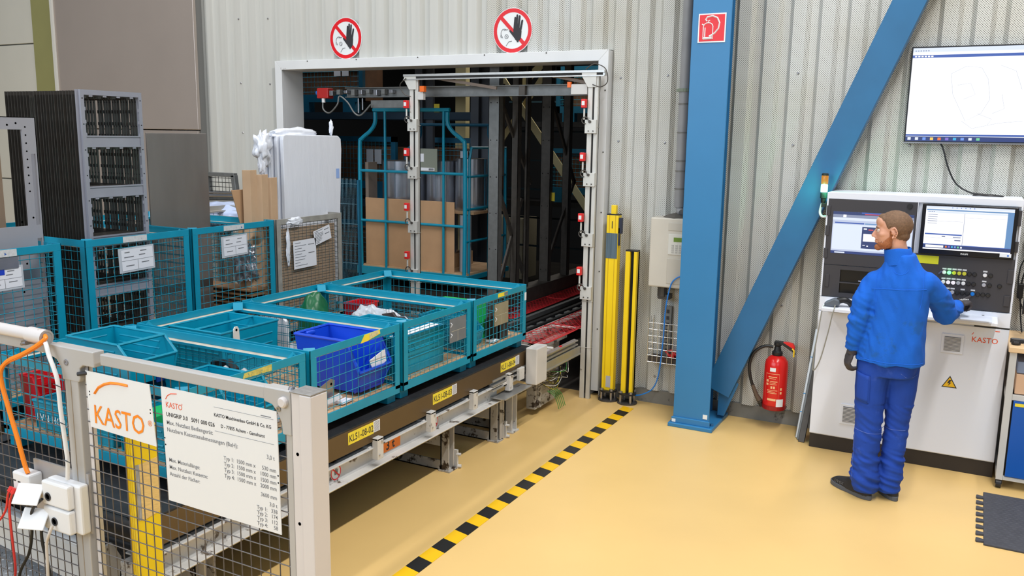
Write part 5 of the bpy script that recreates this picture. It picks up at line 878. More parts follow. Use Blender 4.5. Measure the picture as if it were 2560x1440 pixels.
# screens: emissive picture areas built of flat fields
def scol(name, c, e=1.0): return mat(name, c, .3, emit=e * 1.32)
S_W = scol('screen_white', (222, 232, 250), .95); S_G = scol('screen_grey', (196, 206, 232), .9); S_B = scol('screen_blue', (70, 104, 190), .8); S_D = scol('screen_navy', (52, 72, 130), .7); S_T = scol('taskbar_blue', (44, 66, 132), .8); S_BG = scol('desktop_blue', (110, 156, 208), .8); S_L = scol('screen_line', (150, 160, 190), .8); S_R = scol('screen_red', (214, 84, 96), .8); S_WW = scol('bright_white_screen', (250, 251, 255), 1.0)
ICON = [scol('icon_white', (225, 230, 240)), scol('icon_yellow', (240, 200, 90)), scol('icon_orange', (240, 120, 50)), scol('icon_violet', (130, 110, 200)), scol('icon_cyan', (60, 170, 220)), scol('icon_blue', (110, 150, 230)), scol('icon_green', (110, 200, 150))]
def fld(par, name, x0, x1, z0, z1, m, y, t=.0006): return part(name, MB().box(x0, x1, y - t, y, z0, z1), m, par)
yl = YF2 - .0042; sl = fld(scr_l, 'screen', -.868, -.352, 1.445, 1.737, S_G, yl)
def rel(par, base, y):                                # fields in fractions of a screen rectangle
    bx0, bx1, bz0, bz1 = base
    def f(name, u0, u1, v0, v1, m, k=1): return fld(par, name, bx0 + (bx1 - bx0) * u0, bx0 + (bx1 - bx0) * u1, bz0 + (bz1 - bz0) * v0, bz0 + (bz1 - bz0) * v1, m, y - .0006 * k)
    return f
f = rel(sl, (-.868, -.352, 1.445, 1.737), yl)
f('title_bar', 0, 1, .93, 1, S_D); f('menu_bar', 0, 1, .86, .93, S_L); f('tool_bar', 0, 1, .80, .86, S_W); f('tab', .13, .17, .87, .93, S_WW, 2); f('alert_bar', .40, .75, .945, .97, S_R, 2); f('alert_blue', .36, .7, .965, 1.0, S_B, 2); f('selection', .03, .40, .72, .75, S_B); f('selection', .41, .62, .72, .745, S_BG, 1); f('page', .01, .99, .10, .70, S_W); f('dialog', .38, .66, .15, .66, S_D, 2); f('dialog_field', .40, .64, .32, .50, S_WW, 3); f('dialog_red', .46, .52, .58, .61, S_R, 3); f('dialog_text', .40, .44, .60, .63, S_WW, 3); f('dialog_text', .40, .43, .22, .235, S_WW, 3); f('dialog_text', .45, .47, .20, .225, S_WW, 3); f('task_bar', 0, 1, .0, .06, S_T); f('task_item', .05, .18, .01, .04, S_W, 2)
rm = part('right_monitor', MB().box(-.307, .250, YF2 - .030, YF2 - .002, 1.485, 1.818), mat('monitor_black', (22, 22, 26), .25), ct, bevel=.004); yr = YF2 - .0302
s2 = fld(rm, 'screen', -.283, .228, 1.520, 1.806, S_WW, yr); f = rel(s2, (-.283, .228, 1.520, 1.806), yr)
f('title_bar', 0, 1, .95, 1, S_W); f('blue_bar', .01, .95, .90, .93, S_BG, 1); f('menu_bar', .02, .93, .85, .885, S_W); f('column_line', .45, .455, .12, .85, S_L, 2); f('grid_line', .02, .44, .66, .664, S_L, 2); f('blue_bar', .01, .44, .34, .37, S_B); f('grid_line', .01, .44, .27, .273, S_L); f('grid_line', .46, .95, .76, .763, S_L); f('side_strip', .93, 1, .12, .93, S_BG); f('blue_line', .0, 1, .11, .125, S_B); f('task_bar', .0, 1, .03, .11, S_D); f('search_box', .03, .24, .045, .10, S_WW, 2)
for k in range(6): f('task_icon', .26 + .035 * k, .28 + .035 * k, .055, .095, ICON[(2 + k) % 7], 2); f('menu_icon', .30 + .05 * k, .31 + .05 * k, .965, .985, S_B, 2)
for k in range(5): f('text_line', .03, .14, .80 - .05 * k, .81 - .05 * k, S_L, 2)
for k in range(4): f('text_line', .03 + .02 * k, .042 + .02 * k, .868, .88, S_D, 2)
f('small_icons', .21, .25, .30, .32, S_D, 2); f('small_icons', .34, .43, .29, .31, S_L, 2); f('small_icons', .36, .43, .22, .24, S_D, 2)
text('monitor_lettering', 'PHILIPS', .014, SIGNW, (-.055, yr - .0004, 1.495), rm, bold=.02); part('stray_glare_sticker', MB().box(.17, .235, yr - .001, yr - .0002, 1.497, 1.520), mat('sticker_pale', (232, 238, 246), .3), rm, bevel=.0); part('blue_mark', MB().box(.212, .222, yr - .0018, yr - .001, 1.503, 1.513), mat('sticker_blue', (40, 110, 210), .4), rm)
# button panel
pb = pan(-.332, X1 - .014, 1.135, 1.482, 'button_panel')
part('hinge', MB().box(.228, .262, YF2 - .012, YF2 - .004, 1.325, 1.415), CBK, ct, bevel=.002); part('hinge', MB().box(.222, .256, YF2 - .012, YF2 - .004, 1.175, 1.245), CBK, ct, bevel=.002); part('hinge', MB().box(.250, .270, YF2 - .008, YF2 - .002, 1.70, 1.80), CBK, ct, bevel=.002); part('hinge', MB().box(.250, .270, YF2 - .008, YF2 - .002, 1.53, 1.60), CBK, ct, bevel=.002)
part('note', MB().box(-.318, -.180, YF2 - .006, YF2 - .004, 1.418, 1.472), mat('note_yellow', (214, 214, 40), .5), pb)
BT = {'w': mat('button_white', (226, 226, 230), .35), 'g': mat('button_lit_green', (120, 255, 150), .3, emit=2.6), 'y': mat('button_yellow', (196, 194, 60), .35), 'k': mat('button_black', (40, 40, 42), .35), 'e': mat('button_grey', (170, 170, 180), .35), 'b': mat('button_blue_cap', (20, 120, 210), .35), 'l': mat('button_lit_white', (250, 245, 255), .3, emit=1.1)}
for z, xs, cols, lab in ((1.368, [-.14 + .0300 * k for k in range(7)] + [.10, .133], 'wgyyykkwk', (1, 1, 1, 1, 1, 0, 0, 1, 0)), (1.303, [-.14 + .0300 * k for k in range(7)] + [.10, .133, .19], 'wllewkkekk', (1, 1, 1, 1, 1, 0, 0, 1, 0, 0)), (1.238, [-.14 + .0300 * k for k in range(9)], 'wekkkbkkk', (1, 1, 0, 1, 0, 1, 0, 0, 0))):
    for x, cc, lb in zip(xs, cols, lab):
        if z < 1.25: x += .03 if cc != 'x' else 0
        bt = part('push_button', MB().lathe([(.0128, 0), (.0128, -.007), (.0105, -.011), (0, -.0115)], (x, YF2 - .004, z), 16, 'y'), BT[cc], pb, smooth=True); part('collar', MB().lathe([(.0142, 0), (.0142, -.003), (.0125, -.003)], (x, YF2 - .004, z), 16, 'y'), BLACK, bt)
        if lb: part('button_label', MB().box(x - .0125, x + .0125, YF2 - .006, YF2 - .004, z + .019, z + .029), mat('label_pale', (206, 208, 214), .5), pb)
part('key_switch', MB().beam((-.172, YF2 - .02, 1.358), (-.155, YF2 - .02, 1.376), .006, .008), STEEL, pb)
# band under the panels, shelf, vents, signs
part('band', MB().box(X0, X1, YF2, YF2 + .012, 1.03, 1.128), CW, ct, bevel=.002); part('joint', MB().box(.07, X1, YF2 - .001, YF2 + .001, 1.022, 1.030), BLACK, ct)
part('keyboard_shelf', MB().prism([(6.235, 1.055), (6.235, 1.078), (YF2 + .01, 1.10), (YF2 + .01, 1.04)], 'x', -.875, -.30), CW, ct, bevel=.003); lk = part('lock', MB().cyl((.115, YF2 - .010, 1.09), (.115, YF2, 1.09), .012, 14), BLACK, ct)
part('paper_tray', MB().prism([(6.25, 1.065), (6.25, 1.085), (YF2, 1.10), (YF2, 1.05)], 'x', -.30, .200), CW, ct, bevel=.003)
for (a0, a1, z0, z1) in ((-.115, .02, .822, .955), (-.715, -.58, .215, .365)):
    v = part('vent', MB().box(a0, a1, YF2 - .008, YF2, z0, z1), CW, ct, bevel=.003); part('vent_back', MB().box(a0 + .018, a1 - .018, YF2 - .0095, YF2 - .008, z0 + .018, z1 - .018), mat('vent_dark', (70, 72, 76), .6), v)
    for k in range(11): zz = z0 + .021 + k * (z1 - z0 - .04) / 11; part('louvre', MB().box(a0 + .018, a1 - .018, YF2 - .013, YF2 - .0095, zz, zz + .006), mat('louvre_grey', (188, 188, 190), .45), v)
text('cabinet_lettering', 'KASTO', .050, ORED, (.062, YF2 - .0006, .918), ct, bold=.008, sx=.98); part('logo_arc', MB().box(.195, .222, YF2 - .001, YF2, 1.0, 1.005).beam((.062, YF2 - .0008, .965), (.072, YF2 - .0008, .98), .004, .001, up=(0, 1, 0)), ORED, ct)
def volt(cx, z, s, par):
    part('warning_triangle', MB().prism([(cx - s, z), (cx + s, z), (cx, z + s * 1.75)], 'y', YF2 - .0012, YF2), INK, par); part('triangle_field', MB().prism([(cx - s * .8, z + s * .12), (cx + s * .8, z + s * .12), (cx, z + s * 1.52)], 'y', YF2 - .002, YF2 - .0012), mat('warning_yellow', (240, 190, 30), .4), par); part('bolt_symbol', MB().prism([(cx + .012, z + s * 1.15), (cx - .004, z + s * 1.1), (cx - .014, z + s * .6), (cx - .001, z + s * .66), (cx - .009, z + s * .2), (cx + .012, z + s * .78), (cx, z + s * .72)], 'y', YF2 - .0028, YF2 - .002), INK, par)
volt(-.040, .585, .047, ct); volt(-.585, .70, .045, ct); part('small_plate', MB().box(-.665, -.62, YF2 - .002, YF2, .93, 1.0), mat('plate_cream', (222, 214, 196), .5), ct)
solo('paper_stack', MB().box(-.10, .165, 6.20, 6.40, 0, .010).box(-.09, .15, 6.19, 6.38, .010, .014).xf(Matrix.Translation((0, 0, 1.090)) @ Matrix.Identity(4)), mat('bluish_paper', (214, 222, 240), .5), 'white papers lying on the tray at the right of the cabinet front', 'papers')
kb = thing('keyboard', 'black keyboard lying on the cabinet shelf beside the barcode scanner', 'keyboard', (-.55, 6.32, 1.092)); part('base', MB().box(-.66, -.33, 6.27, 6.38, 1.092, 1.106), BLACK, kb, bevel=.003)
for i in range(12):
    for j in range(4): part('key', MB().box(-.652 + .0265 * i, -.630 + .0265 * i, 6.278 + .024 * j, 6.297 + .024 * j, 1.106, 1.111), mat('key_dark', (52, 52, 56), .5), kb)
ms = thing('barcode_scanner', 'grey hand-held barcode scanner lying at the left of the cabinet shelf', 'scanner', (-.79, 6.30, 1.085)); SCN = mat('scanner_grey', (92, 100, 110), .4)
part('head', MB().prism([(-.86, 1.085), (-.80, 1.085), (-.76, 1.10), (-.765, 1.135), (-.80, 1.145), (-.865, 1.11)], 'y', 6.265, 6.325), SCN, ms, bevel=.010); part('grip', MB().tube(smooth_path([(-.78, 6.295, 1.125), (-.74, 6.30, 1.135), (-.705, 6.31, 1.12), (-.685, 6.32, 1.095)], 5), [.022] * 8 + [.020] * 8, 10), BLACK, ms, smooth=True)
part('scanner_cord', MB().tube(smooth_path([(-.85, 6.30, 1.09), (-.87, 6.26, 1.07), (-.88, 6.24, .95), (-.90, 6.25, .75), (-.90, 6.26, .62), (-.86, 6.25, .70), (-.82, 6.24, .90), (-.80, 6.23, 1.03), (-.79, 6.24, 1.08), (-.79, 6.27, 1.10)], 7), .004, 8), mat('cord_grey', (150, 148, 138), .5), ms, smooth=True)
# signal lamp
sl_ = thing('signal_lamp', 'small signal lamp tower lit orange over green at the top left corner of the cabinet', 'lamp', (-.955, 6.5, 1.76)); lc = (-.955, 6.50)
part('lamp_green', MB().lathe([(.022, 0), (.024, .005), (.024, .05), (.022, .055)], (*lc, 1.86), 20), mat('lamp_green_lit', (170, 255, 190), .3, emit=3.2), sl_, smooth=True); part('lamp_orange', MB().lathe([(.022, 0), (.024, .004), (.024, .056), (.022, .06)], (*lc, 1.917), 20), mat('lamp_orange_lens', (250, 160, 20), .25, emit=.75), sl_, smooth=True); part('lamp_cap', MB().lathe([(.024, 0), (.024, .012), (.018, .016), (0, .016)], (*lc, 1.978), 20), BLACK, sl_)
part('lamp_base', MB().lathe([(.014, 0), (.018, .01), (.018, .03), (.024, .035), (.024, .07)], (*lc, 1.785), 16), BLACK, sl_, smooth=True); part('lamp_arm', MB().box(-.965, -.915, 6.485, 6.515, 1.755, 1.785).box(-.93, -.915, 6.47, 6.53, 1.72, 1.80), BLACK, sl_, bevel=.002); part('lamp_hose', MB().tube(smooth_path([(-.962, 6.50, 1.78), (-.972, 6.50, 1.72), (-.955, 6.49, 1.69), (-.925, 6.49, 1.69)], 5), .009, 8), WHITE, sl_, smooth=True)
gl = bpy.data.lights.new('signal_glow', 'POINT'); gl.energy = 3.0; gl.color = (.1, 1, .45); gl.shadow_soft_size = .02; go = bpy.data.objects.new('signal_glow', gl); C.objects.link(go); go.location = (lc[0], lc[1] - .04, 1.885); 
g2 = bpy.data.lights.new('button_glow', 'POINT'); g2.energy = .05; g2.color = (.2, 1, .35); g2.shadow_soft_size = .01; g2o = bpy.data.objects.new('button_glow', g2); C.objects.link(g2o); g2o.location = (-.11, YF2 - .03, 1.368)
# ------------------------------------------------------------------ wall screen
tv = thing('wall_screen', 'large flat screen on the ribbed wall above the cabinet showing a faint drawing', 'screen', (.1, 6.78, 2.2)); ty_ = 6.772
part('frame', MB().box(-.487, .665, ty_, 6.82, 2.212, 2.868), mat('tv_black', (16, 18, 22), .3), tv, bevel=.003); part('lower_edge', MB().box(-.485, .663, ty_ - .004, ty_, 2.212, 2.222), STEEL, tv); part('wall_mount', MB().box(-.2, .4, 6.80, 6.83, 2.3, 2.7), BLACK, tv)
s3 = fld(tv, 'screen', -.477, .655, 2.228, 2.858, S_WW, ty_); f = rel(s3, (-.477, .655, 2.228, 2.858), ty_)
f('title_bar', 0, 1, .955, 1, S_W); f('blue_bar', 0, 1, .895, .925, S_B); f('status_line', 0, 1, .055, .075, S_B); f('task_bar', 0, 1, 0, .05, S_T)
for k in range(10): f('task_icon', .012 + .042 * k, .030 + .042 * k, .012, .040, ICON[(0, 0, 5, 1, 2, 3, 4, 5, 0, 6)[k]], 2)
for k in range(6): f('title_text', .012 + .018 * k, .024 + .018 * k, .903, .917, S_WW, 2); f('menu_text', .012 + .014 * k, .020 + .014 * k, .965, .975, S_L, 2)
dl = MB()
def dr_(pts): dl.tube([(-.477 + 1.132 * u, ty_ - .0016, 2.228 + .63 * v) for u, v in pts], .0008, 4)
dr_([(.22, .72), (.30, .80), (.38, .78), (.42, .66), (.44, .45), (.40, .30), (.32, .22), (.24, .5), (.22, .72)]); dr_([(.26, .6), (.33, .62), (.36, .5), (.30, .45)]); dr_([(.48, .80), (.56, .74), (.60, .55)]); dr_([(.5, .5), (.52, .35), (.46, .3)]); dr_([(.30, .22), (.36, .14), (.5, .2), (.62, .22)]); dr_([(.38, .3), (.46, .24), (.44, .18)])
part('drawing_lines', dl, scol('faint_line', (188, 196, 214), .75), s3)
solo('screen_cord', MB().tube(smooth_path([(-.255, 6.80, 2.22), (-.23, 6.79, 2.17), (-.19, 6.78, 2.05), (-.13, 6.78, 1.94), (-.04, 6.76, 1.885), (.04, 6.74, 1.875), (.12, 6.72, 1.873)], 8), .006, 8), BLACK, 'black cord curving from the wall screen down to the cabinet top', 'cord', smooth=True)
solo('cable_coil', MB().tube(smooth_path([(-.02, 6.66, 1.872), (.08, 6.70, 1.874), (.16, 6.66, 1.872), (.08, 6.62, 1.874), (0, 6.66, 1.876), (.1, 6.69, 1.878)], 6), .005, 6), BLACK, 'flat loop of black cable lying on top of the cabinet', 'cable', smooth=True)
# ------------------------------------------------------------------ work bench at the right edge
wbn = thing('work_bench', 'workbench with a pale wooden top and blue drawer cabinet at the right edge', 'workbench', (.65, 6.4, 0)); BW = mat('bench_wood', (222, 190, 148), .5, 0, .06, 7, aniso=(1, 5, 1))
part('bench_top', MB().box(.275, 1.25, 6.215, 6.80, .915, .95), BW, wbn, bevel=.004); BG = mat('bench_grey', (200, 200, 198), .45, 0, .04, 6)
part('leg', MB().box(.285, .325, 6.235, 6.275, .06, .915), BG, wbn, bevel=.002); part('leg', MB().box(.285, .325, 6.74, 6.78, .06, .915), BG, wbn); part('side_rail', MB().box(.285, .325, 6.275, 6.74, .60, .64).box(.285, .325, 6.275, 6.74, .06, .09), BG, wbn); part('front_rail', MB().box(.325, 1.2, 6.24, 6.27, .60, .635).box(.325, 1.2, 6.24, 6.27, .06, .085), BG, wbn, bevel=.002)
dw = part('blue_door', MB().box(.335, 1.2, 6.232, 6.25, .09, .598), mat('drawer_blue', (0, 86, 178), .4, 0, .03, 5), wbn, bevel=.003); part('label_strip', MB().box(.345, .42, 6.230, 6.232, .565, .585), STICK, dw); part('caster', MB().cyl((.29, 6.26, .03), (.32, 6.26, .03), .03, 14).box(.285, .325, 6.24, 6.28, .03, .07), DARKM, wbn); part('side_board', MB().box(.325, 1.2, 6.5, 6.7, .09, .6), DARKM, wbn)
solo('cardboard_box', MB().box(.335, .75, 6.26, 6.6, .64, .77), mat('box_card', (214, 176, 144), .7), 'open brown cardboard box on the shelf of the workbench', 'box', bevel=.003); solo('grey_crate', MB().box(.335, .8, 6.27, 6.62, .775, .85), mat('crate_grey_blue', (126, 140, 168), .5), 'grey-blue plastic tray on top of the brown box in the workbench', 'tray', bevel=.004)
m2 = thing('desk_monitor', 'monitor with an orange window standing on the workbench at the right edge', 'monitor', (.6, 6.5, .95)); part('case', MB().box(.335, .87, 6.43, 6.47, 1.13, 1.47), MATS['monitor_black'], m2, bevel=.004); s4 = fld(m2, 'screen', .350, .855, 1.155, 1.455, S_WW, 6.4298); f = rel(s4, (.350, .855, 1.155, 1.455), 6.4298)
f('orange_field', .05, .6, .10, .70, scol('screen_orange', (250, 150, 20))); f('green_tab', .01, .5, .96, 1, scol('screen_green', (40, 160, 100))); f('task_bar', 0, 1, 0, .04, S_T)
for k in range(4): f('task_icon', .03 + .05 * k, .05 + .05 * k, .005, .035, ICON[k], 2)
part('stand', MB().box(.57, .63, 6.47, 6.50, .96, 1.3).box(.48, .72, 6.42, 6.58, .95, .962), BLACK, m2)
k2 = thing('keyboard', 'black keyboard on the workbench below the orange monitor', 'keyboard', (.55, 6.37, .95)); part('base', MB().box(.285, .75, 6.36, 6.42, .951, .968), BLACK, k2, bevel=.002); part('keys', MB().wires((.29, 6.362, .9685), (.45, 0, 0), (0, .055, 0), 22, 4, .002), MATS['key_dark'], k2, kind='stuff')
mo = thing('computer_mouse', 'black computer mouse at the left front of the workbench top', 'mouse', (.315, 6.30, .95)); part('shell', MB().lathe([(.026, 0), (.028, .010), (.020, .024), (0, .030)], (.315, 6.31, .951), 16), BLACK, mo, smooth=True); part('button', MB().box(.300, .313, 6.278, 6.295, .962, .974).box(.316, .329, 6.278, 6.295, .962, .974), MATS['key_dark'], mo, bevel=.002); solo('note_pad', MB().box(.36, .62, 6.23, 6.35, .951, .957), PAPER, 'white paper pad on the workbench right of the mouse', 'paper')
wr = thing('power_adapters', 'black plugs and cables hanging on the wall between cabinet and monitor', 'cables', (.33, 6.80, 1.2))
for k, (x, z, w_, h) in enumerate(((.33, 1.60, .03, .06), (.32, 1.52, .04, .07), (.31, 1.18, .035, .10))): part('plug', MB().box(x, x + w_, 6.76, 6.82, z, z + h), BLACK, wr, bevel=.004)
for k, pts in enumerate(([(.34, 6.77, 1.7), (.37, 6.76, 1.64), (.34, 6.77, 1.58), (.36, 6.76, 1.46), (.33, 6.77, 1.30), (.34, 6.76, 1.1), (.36, 6.7, .96)], [(.335, 6.78, 1.66), (.32, 6.77, 1.60), (.345, 6.78, 1.5), (.31, 6.77, 1.38), (.32, 6.76, 1.2), (.40, 6.70, 1.02), (.45, 6.6, .96)])): part('cable', MB().tube(smooth_path(pts, 6), .005, 6), BLACK, wr, smooth=True)
# ------------------------------------------------------------------ rubber mat
rmn = thing('rubber_mat', 'dark grey anti-fatigue rubber mat with interlocking teeth on the floor at the right edge', 'mat', (.7, 5.65, 0)); body = MB().box(.22, 1.25, 5.262, 6.09, .0, .012)
part('mat_sheet', body, RUBBER, rmn, bevel=.003)
for k in range(8): y0 = 5.285 + .098 * k; part('tooth', MB().prism([(.222, y0 + .012), (.185, y0 + .002), (.180, y0 + .01), (.180, y0 + .045), (.185, y0 + .052), (.222, y0 + .042)], 'z', 0, .012), RUBBER, rmn, bevel=.002)
nb = MB()
for i in range(32):
    for j in range(26):
        x = .235 + i * .032 + (.016 if j % 2 else 0); y = 5.275 + j * .0315; n0 = len(nb.v); a_ = .014; nb.v += [(x - a_, y, .0121), (x, y - a_ * .62, .0121), (x + a_, y, .0121), (x, y + a_ * .62, .0121), (x, y, .0158)]; 
        for q in ((0, 1, 4), (1, 2, 4), (2, 3, 4), (3, 0, 4)): nb.f.append(tuple(n0 + p for p in q)); nb.m.append(0)
part('stud', nb, RUBBER, rmn, kind='stuff')
# ------------------------------------------------------------------ safety fence in the foreground
FY = 2.06; FP = mat('fence_paint', (176, 174, 172), .42, .1, .04, 3, dirt=((150, 142, 130), .70, 5)); FPL = mat('fence_paint_light', (206, 200, 198), .4, 0, .03, 3, dirt=((170, 150, 130), .70, 6))
fe = thing('safety_fence', 'grey steel mesh safety fence with two white plates in the foreground', 'fence', (-3, FY, 0))
part('top_rail', MB().box(-2.82, -1.885, FY - .012, FY + .022, 1.355, 1.398), FP, fe, bevel=.004); part('top_rail', MB().box(-4.3, -2.98, FY - .012, FY + .022, 1.360, 1.400), FP, fe, bevel=.004)
part('middle_post', MB().box(-3.025, -2.945, FY - .02, FY + .02, 0, 1.33), FP, fe, bevel=.004); part('post_groove', MB().box(-2.990, -2.986, FY - .021, FY - .0195, 0, 1.32), mat('groove_tan', (150, 136, 118), .6), fe)
part('post_edge', MB().box(-2.928, -2.908, FY - .002, FY + .02, 0, 1.34), FPL, fe, bevel=.002)
part('corner_bracket', MB().prism([(-3.10, 1.405), (-2.84, 1.405), (-2.84, 1.345), (-2.905, 1.345), (-2.925, 1.33), (-2.925, 1.29), (-2.935, 1.275), (-3.03, 1.275), (-3.035, 1.32), (-3.06, 1.35), (-3.10, 1.36)], 'y', FY - .024, FY + .024), FP, fe, bevel=.004)
part('bracket_screw', MB().lathe([(.012, 0), (.012, -.003), (.005, -.003), (.005, -.001), (0, -.001)], (-3.0, FY - .024, 1.345), 14, 'y'), STEEL, fe)
# right end: frame stile, wide post
part('frame_stile', MB().box(-1.915, -1.888, FY - .012, FY + .022, 0, 1.38), FP, fe, bevel=.003); part('end_post', MB().box(-1.880, -1.835, FY - .022, FY + .04, 0, 1.400).box(-1.84, -1.790, FY - .030, FY + .05, 0, 1.400), FPL, fe, bevel=.004)
part('post_cap', MB().box(-1.880, -1.790, FY - .03, FY + .05, 1.400, 1.406), mat('weld_grey', (146, 144, 142), .5, .4, .15, 60), fe, bevel=.002)
part('corner_bracket', MB().prism([(-2.0, 1.402), (-1.884, 1.402), (-1.884, 1.25), (-1.922, 1.25), (-1.926, 1.29), (-1.945, 1.325), (-1.965, 1.345), (-2.0, 1.352)], 'y', FY - .020, FY + .026), FP, fe, bevel=.004)
part('bracket_knob', MB().lathe([(.018, 0), (.018, -.010), (.013, -.014), (0, -.014)], (-1.912, FY - .02, 1.362), 20, 'y'), FPL, fe, smooth=True); part('bracket_screw', MB().lathe([(.009, 0), (.009, -.003), (.004, -.003), (.004, -.001), (0, -.001)], (-1.935, FY - .02, 1.335), 14, 'y'), STEEL, fe); part('top_rivet', MB().lathe([(.012, 0), (.010, .008), (0, .010)], (-1.895, FY, 1.402), 12), STEEL, fe, smooth=True)
ph = MB()
for z in (1.195, .955, .6): ph.lathe([(.006, 0), (0, 0)], (-1.858, FY - .0226, z), 12, 'y')
part('post_hole', ph, INK, fe, kind='stuff')
def fmesh(x0, x1, y=FY):
    m = MB(); x = x0
    while x < x1: m.tube([(x, y, .08), (x, y, 1.37)], .0022, 5, False); x += .0445
    z = .10
    while z < 1.36: m.tube([(x0 - .02, y - .004, z), (x1, y - .004, z)], .0022, 5, False); z += .0485
    return m
part('wire_mesh', fmesh(-2.905, -1.915), WIREG, fe, kind='stuff'); part('wire_mesh', fmesh(-4.3, -3.03), WIREG, fe, kind='stuff')
part('bottom_rail', MB().box(-2.91, -1.89, FY - .012, FY + .02, .06, .10).box(-4.3, -3.02, FY - .012, FY + .02, .06, .10), FP, fe)
part('hook_pin', MB().cyl((-2.93, FY - .03, 1.31), (-2.90, FY - .01, 1.315), .008, 8), INK, fe)
# plates
SP = mat('white_plate', (224, 225, 226), .35); py = FY - .012
lp = thing('logo_plate', 'white plate with orange KASTO lettering and arc hung on the fence', 'sign', (-2.72, py, 1.1))
part('plate', MB().prism([(-2.905, 1.325), (-2.555, 1.322), (-2.535, 1.092), (-2.895, 1.105)], 'y', py - .003, py), SP, lp)
arc = MB(); pts = [(-2.858, 1.243), (-2.835, 1.268), (-2.80, 1.286), (-2.765, 1.296), (-2.72, 1.300), (-2.67, 1.300)]
arc.tube([(x, py - .0038, z) for x, z in pts], .0055, 4); part('arc', arc, ORANGE, lp)
text('lettering', 'KASTO', .105, ORANGE, (-2.872, py - .0045, 1.125), lp, bold=.004, sx=.84, xd=(1, 0, .0)); text('registered_mark', '®', .030, ORANGE, (-2.572, py - .0045, 1.165), lp)
part('plate_dot', MB().lathe([(.003, 0), (0, 0)], (-2.888, py - .0036, 1.245), 8, 'y').lathe([(.003, 0), (0, 0)], (-2.888, py - .0036, 1.233), 8, 'y').lathe([(.003, 0), (0, 0)], (-2.556, py - .0036, 1.228), 8, 'y').lathe([(.003, 0), (0, 0)], (-2.556, py - .0036, 1.215), 8, 'y'), INK, lp)
dp = thing('data_plate', 'larger white plate with black technical data text hung on the fence by the end post', 'sign', (-2.2, py, .9)); yq = py - .0036
part('plate', MB().prism([(-2.495, 1.325), (-1.950, 1.322), (-1.946, .892), (-2.485, .898)], 'y', py - .003, py), SP, dp)
arc = MB().tube([(x, yq, z) for x, z in ((-2.472, 1.282), (-2.462, 1.296), (-2.445, 1.305), (-2.415, 1.309))], .0016, 4); part('arc', arc, ORED, dp)
def T(s, size, x, z, m=INK, al='LEFT', b=0.0, sx=.9): text('plate_text', s, size, m, (x, yq, z), dp, align=al, bold=b, sx=sx)
T('KASTO', .030, -2.474, 1.252, ORED, sx=.88); T('®', .009, -2.394, 1.27, ORED); T('UNIGRIP 3.0   5091 000 026', .0215, -2.474, 1.219, INK, b=.012, sx=.95); T('KASTO Maschinenbau GmbH & Co. KG', .0172, -1.975, 1.258, INK, 'RIGHT', .012, .92); T('D - 77855 Achern - Gamshurst', .0172, -2.005, 1.222, INK, 'RIGHT', .012, .92)
T('Max. Nutzlast Bediengerät:', .0215, -2.474, 1.189, INKG, b=.006, sx=.98); T('Nutzbare Kassettenabmessungen (BxH):', .0215, -2.474, 1.162, INKG, b=.006, sx=.98); T('3,0 t', .0215, -1.965, 1.150, INKG, 'RIGHT', .006)
for k, (a, b_) in enumerate((('Typ 1:  1500 mm x', '530 mm'), ('Typ 2:  1500 mm x', '1000 mm'), ('Typ 3:  1500 mm x', '1500 mm'), ('Typ 4:  1500 mm x', '2000 mm'))): T(a, .0205, -2.052, 1.108 - .0215 * k, INKG, 'RIGHT', .006, .93); T(b_, .0205, -1.960, 1.108 - .0215 * k, INKG, 'RIGHT', .006, .93)
T('Max. Materiallänge:', .0205, -2.472, 1.049, INKG, b=.006, sx=.98); T('Max. Nutzlast Kassette:', .0205, -2.472, 1.022, INKG, b=.006, sx=.98); T('Anzahl der Fächer:', .0205, -2.472, .996, INKG, b=.006, sx=.98); T('3600 mm', .0205, -1.960, 1.012, INKG, 'RIGHT', .006, .93); T('3,0 t', .0205, -1.960, .984, INKG, 'RIGHT', .006, .93)
for k, v in enumerate(('Typ 1:   338', 'Typ 2:   174', 'Typ 3:   112', 'Typ 4:     58')): T(v, .0205, -1.960, .962 - .0195 * k, INKG, 'RIGHT', .006, .93)
part('rule_line', MB().box(-2.235, -1.965, yq, yq + .0004, 1.291, 1.292).box(-2.235, -1.965, yq, yq + .0004, 1.205, 1.206).box(-2.02, -1.975, yq, yq + .0004, 1.296, 1.299), INKG, dp)
part('plate_dot', MB().lathe([(.003, 0), (0, 0)], (-2.487, yq, 1.135), 8, 'y').lathe([(.003, 0), (0, 0)], (-2.485, yq, 1.11), 8, 'y').lathe([(.003, 0), (0, 0)], (-1.952, yq, 1.10), 8, 'y').lathe([(.003, 0), (0, 0)], (-1.952, yq, 1.075), 8, 'y'), INK, dp)
